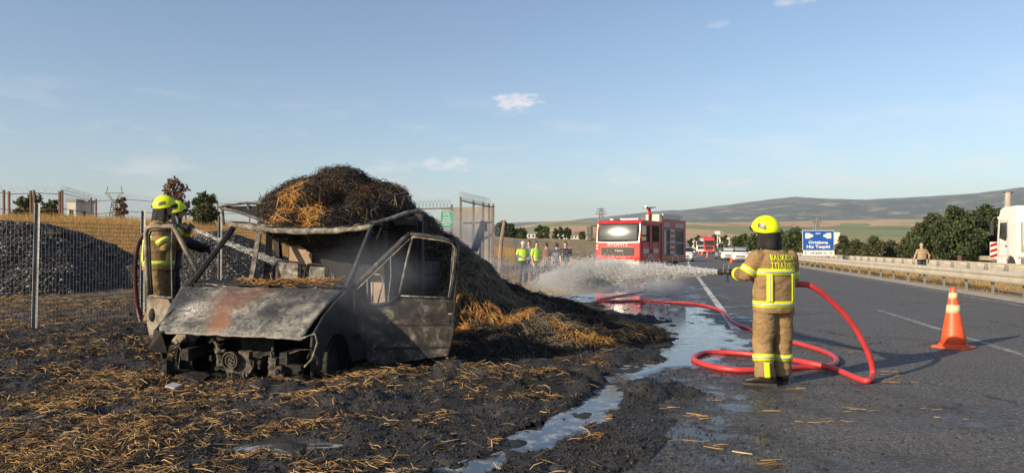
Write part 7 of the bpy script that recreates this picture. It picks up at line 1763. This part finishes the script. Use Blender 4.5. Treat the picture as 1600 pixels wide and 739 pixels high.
# fine spray filling the jet cone
def cone_volume(name, lab, p, d, length, r0, r1, dens):
    d = d.normalized(); u = d.cross(Vector((0, 0, 1))).normalized(); w = u.cross(d); m = MB()
    m.loft([[p + d * (length * f) + (u * math.cos(2 * math.pi * k / 16) + w * math.sin(2 * math.pi * k / 16)) * (r0 + (r1 - r0) * f) - Vector((0, 0, .25 * f * f)) for k in range(16)] for f in (0, .1, .25, .4, .55, .7, .85, 1)])
    mt = bpy.data.materials.new('mat_' + name); mt.use_nodes = True; n, l = mt.node_tree.nodes, mt.node_tree.links; n.clear()
    out = n.new('ShaderNodeOutputMaterial'); vol = n.new('ShaderNodeVolumePrincipled'); vol.inputs['Color'].default_value = (.97, .98, 1, 1)
    geo = n.new('ShaderNodeNewGeometry'); sb_ = n.new('ShaderNodeVectorMath'); sb_.operation = 'SUBTRACT'; sb_.inputs[1].default_value = p; l.new(geo.outputs['Position'], sb_.inputs[0])
    dt = n.new('ShaderNodeVectorMath'); dt.operation = 'DOT_PRODUCT'; dt.inputs[1].default_value = d; l.new(sb_.outputs[0], dt.inputs[0])
    no = n.new('ShaderNodeTexNoise'); no.inputs['Scale'].default_value = 2.6; no.inputs['Detail'].default_value = 5; no.inputs['Distortion'].default_value = 1.2; l.new(geo.outputs['Position'], no.inputs['Vector'])
    mr = n.new('ShaderNodeMapRange'); mr.inputs['From Min'].default_value = .40; mr.inputs['From Max'].default_value = .66; l.new(no.outputs['Fac'], mr.inputs['Value'])
    fa = n.new('ShaderNodeMapRange'); fa.inputs['From Min'].default_value = 0; fa.inputs['From Max'].default_value = length * .9; fa.inputs['To Min'].default_value = dens; fa.inputs['To Max'].default_value = 0.0; l.new(dt.outputs['Value'], fa.inputs['Value'])
    bl = n.new('ShaderNodeMapRange'); bl.inputs['From Min'].default_value = 0; bl.inputs['From Max'].default_value = length * .4; bl.inputs['To Min'].default_value = 1.0; bl.inputs['To Max'].default_value = 0; l.new(dt.outputs['Value'], bl.inputs['Value'])
    mxm = n.new('ShaderNodeMath'); mxm.operation = 'MAXIMUM'; l.new(mr.outputs[0], mxm.inputs[0]); l.new(bl.outputs[0], mxm.inputs[1])
    mu = n.new('ShaderNodeMath'); mu.operation = 'MULTIPLY'; l.new(mxm.outputs[0], mu.inputs[0]); l.new(fa.outputs[0], mu.inputs[1]); l.new(mu.outputs[0], vol.inputs['Density']); l.new(vol.outputs[0], out.inputs['Volume'])
    # thin out towards the rim of the cone
    ax = n.new('ShaderNodeVectorMath'); ax.operation = 'SCALE'; ax.inputs[0].default_value = d; l.new(dt.outputs['Value'], ax.inputs['Scale']); rv_ = n.new('ShaderNodeVectorMath'); rv_.operation = 'SUBTRACT'; l.new(sb_.outputs[0], rv_.inputs[0]); l.new(ax.outputs[0], rv_.inputs[1])
    rl = n.new('ShaderNodeVectorMath'); rl.operation = 'LENGTH'; l.new(rv_.outputs[0], rl.inputs[0]); lr = n.new('ShaderNodeMapRange'); lr.inputs['From Max'].default_value = length; lr.inputs['To Min'].default_value = r0; lr.inputs['To Max'].default_value = r1; l.new(dt.outputs['Value'], lr.inputs['Value'])
    dv_ = n.new('ShaderNodeMath'); dv_.operation = 'DIVIDE'; l.new(rl.outputs['Value'], dv_.inputs[0]); l.new(lr.outputs[0], dv_.inputs[1]); ff_ = n.new('ShaderNodeMapRange'); ff_.interpolation_type = 'SMOOTHSTEP'; ff_.inputs['From Min'].default_value = 1.0; ff_.inputs['From Max'].default_value = .2; l.new(dv_.outputs[0], ff_.inputs['Value'])
    m3 = n.new('ShaderNodeMath'); m3.operation = 'MULTIPLY'; l.new(mu.outputs[0], m3.inputs[0]); l.new(ff_.outputs[0], m3.inputs[1]); l.new(m3.outputs[0], vol.inputs['Density'])
    o = m.build(name, mt, None, smooth=True); bm = bmesh.new(); bm.from_mesh(o.data); bmesh.ops.recalc_face_normals(bm, faces=bm.faces); bm.to_mesh(o.data); bm.free()
    return tag(o, lab, 'water', kind='stuff')
cone_volume('spray_cone', 'fine white spray surrounding the big water jet', NOZ + JD * .25, JD, 6.5, .03, .46, 8.0)
puff('spray_mist', 'white water mist thrown up in front of the fire engine', at(950, 440, 19.0), (2.4, 3.0, .45), .8, (.97, .98, 1.0), 1.5, 5, .34, .66)
# ------------------------------------------------------------------ haze
zmax = max(v.co.z for v in bpy.data.objects['hills'].data.vertices); zmin = min(v.co.z for v in bpy.data.objects['hills'].data.vertices)
m = MB(); m.bx(-11600, 11600, -11600, 11600, zmin - 1.5, zmax + 12)
hz = bpy.data.materials.new('haze_air'); hz.use_nodes = True; hn = hz.node_tree.nodes; hn.clear(); ho_ = hn.new('ShaderNodeOutputMaterial'); hv = hn.new('ShaderNodeVolumePrincipled'); hv.inputs['Color'].default_value = (.44, .55, .70, 1); hv.inputs['Density'].default_value = .00008; hz.node_tree.links.new(hv.outputs[0], ho_.inputs['Volume'])
o = m.build('haze', hz); bm = bmesh.new(); bm.from_mesh(o.data); bmesh.ops.recalc_face_normals(bm, faces=bm.faces); bm.to_mesh(o.data); bm.free(); tag(o, kind='stuff')
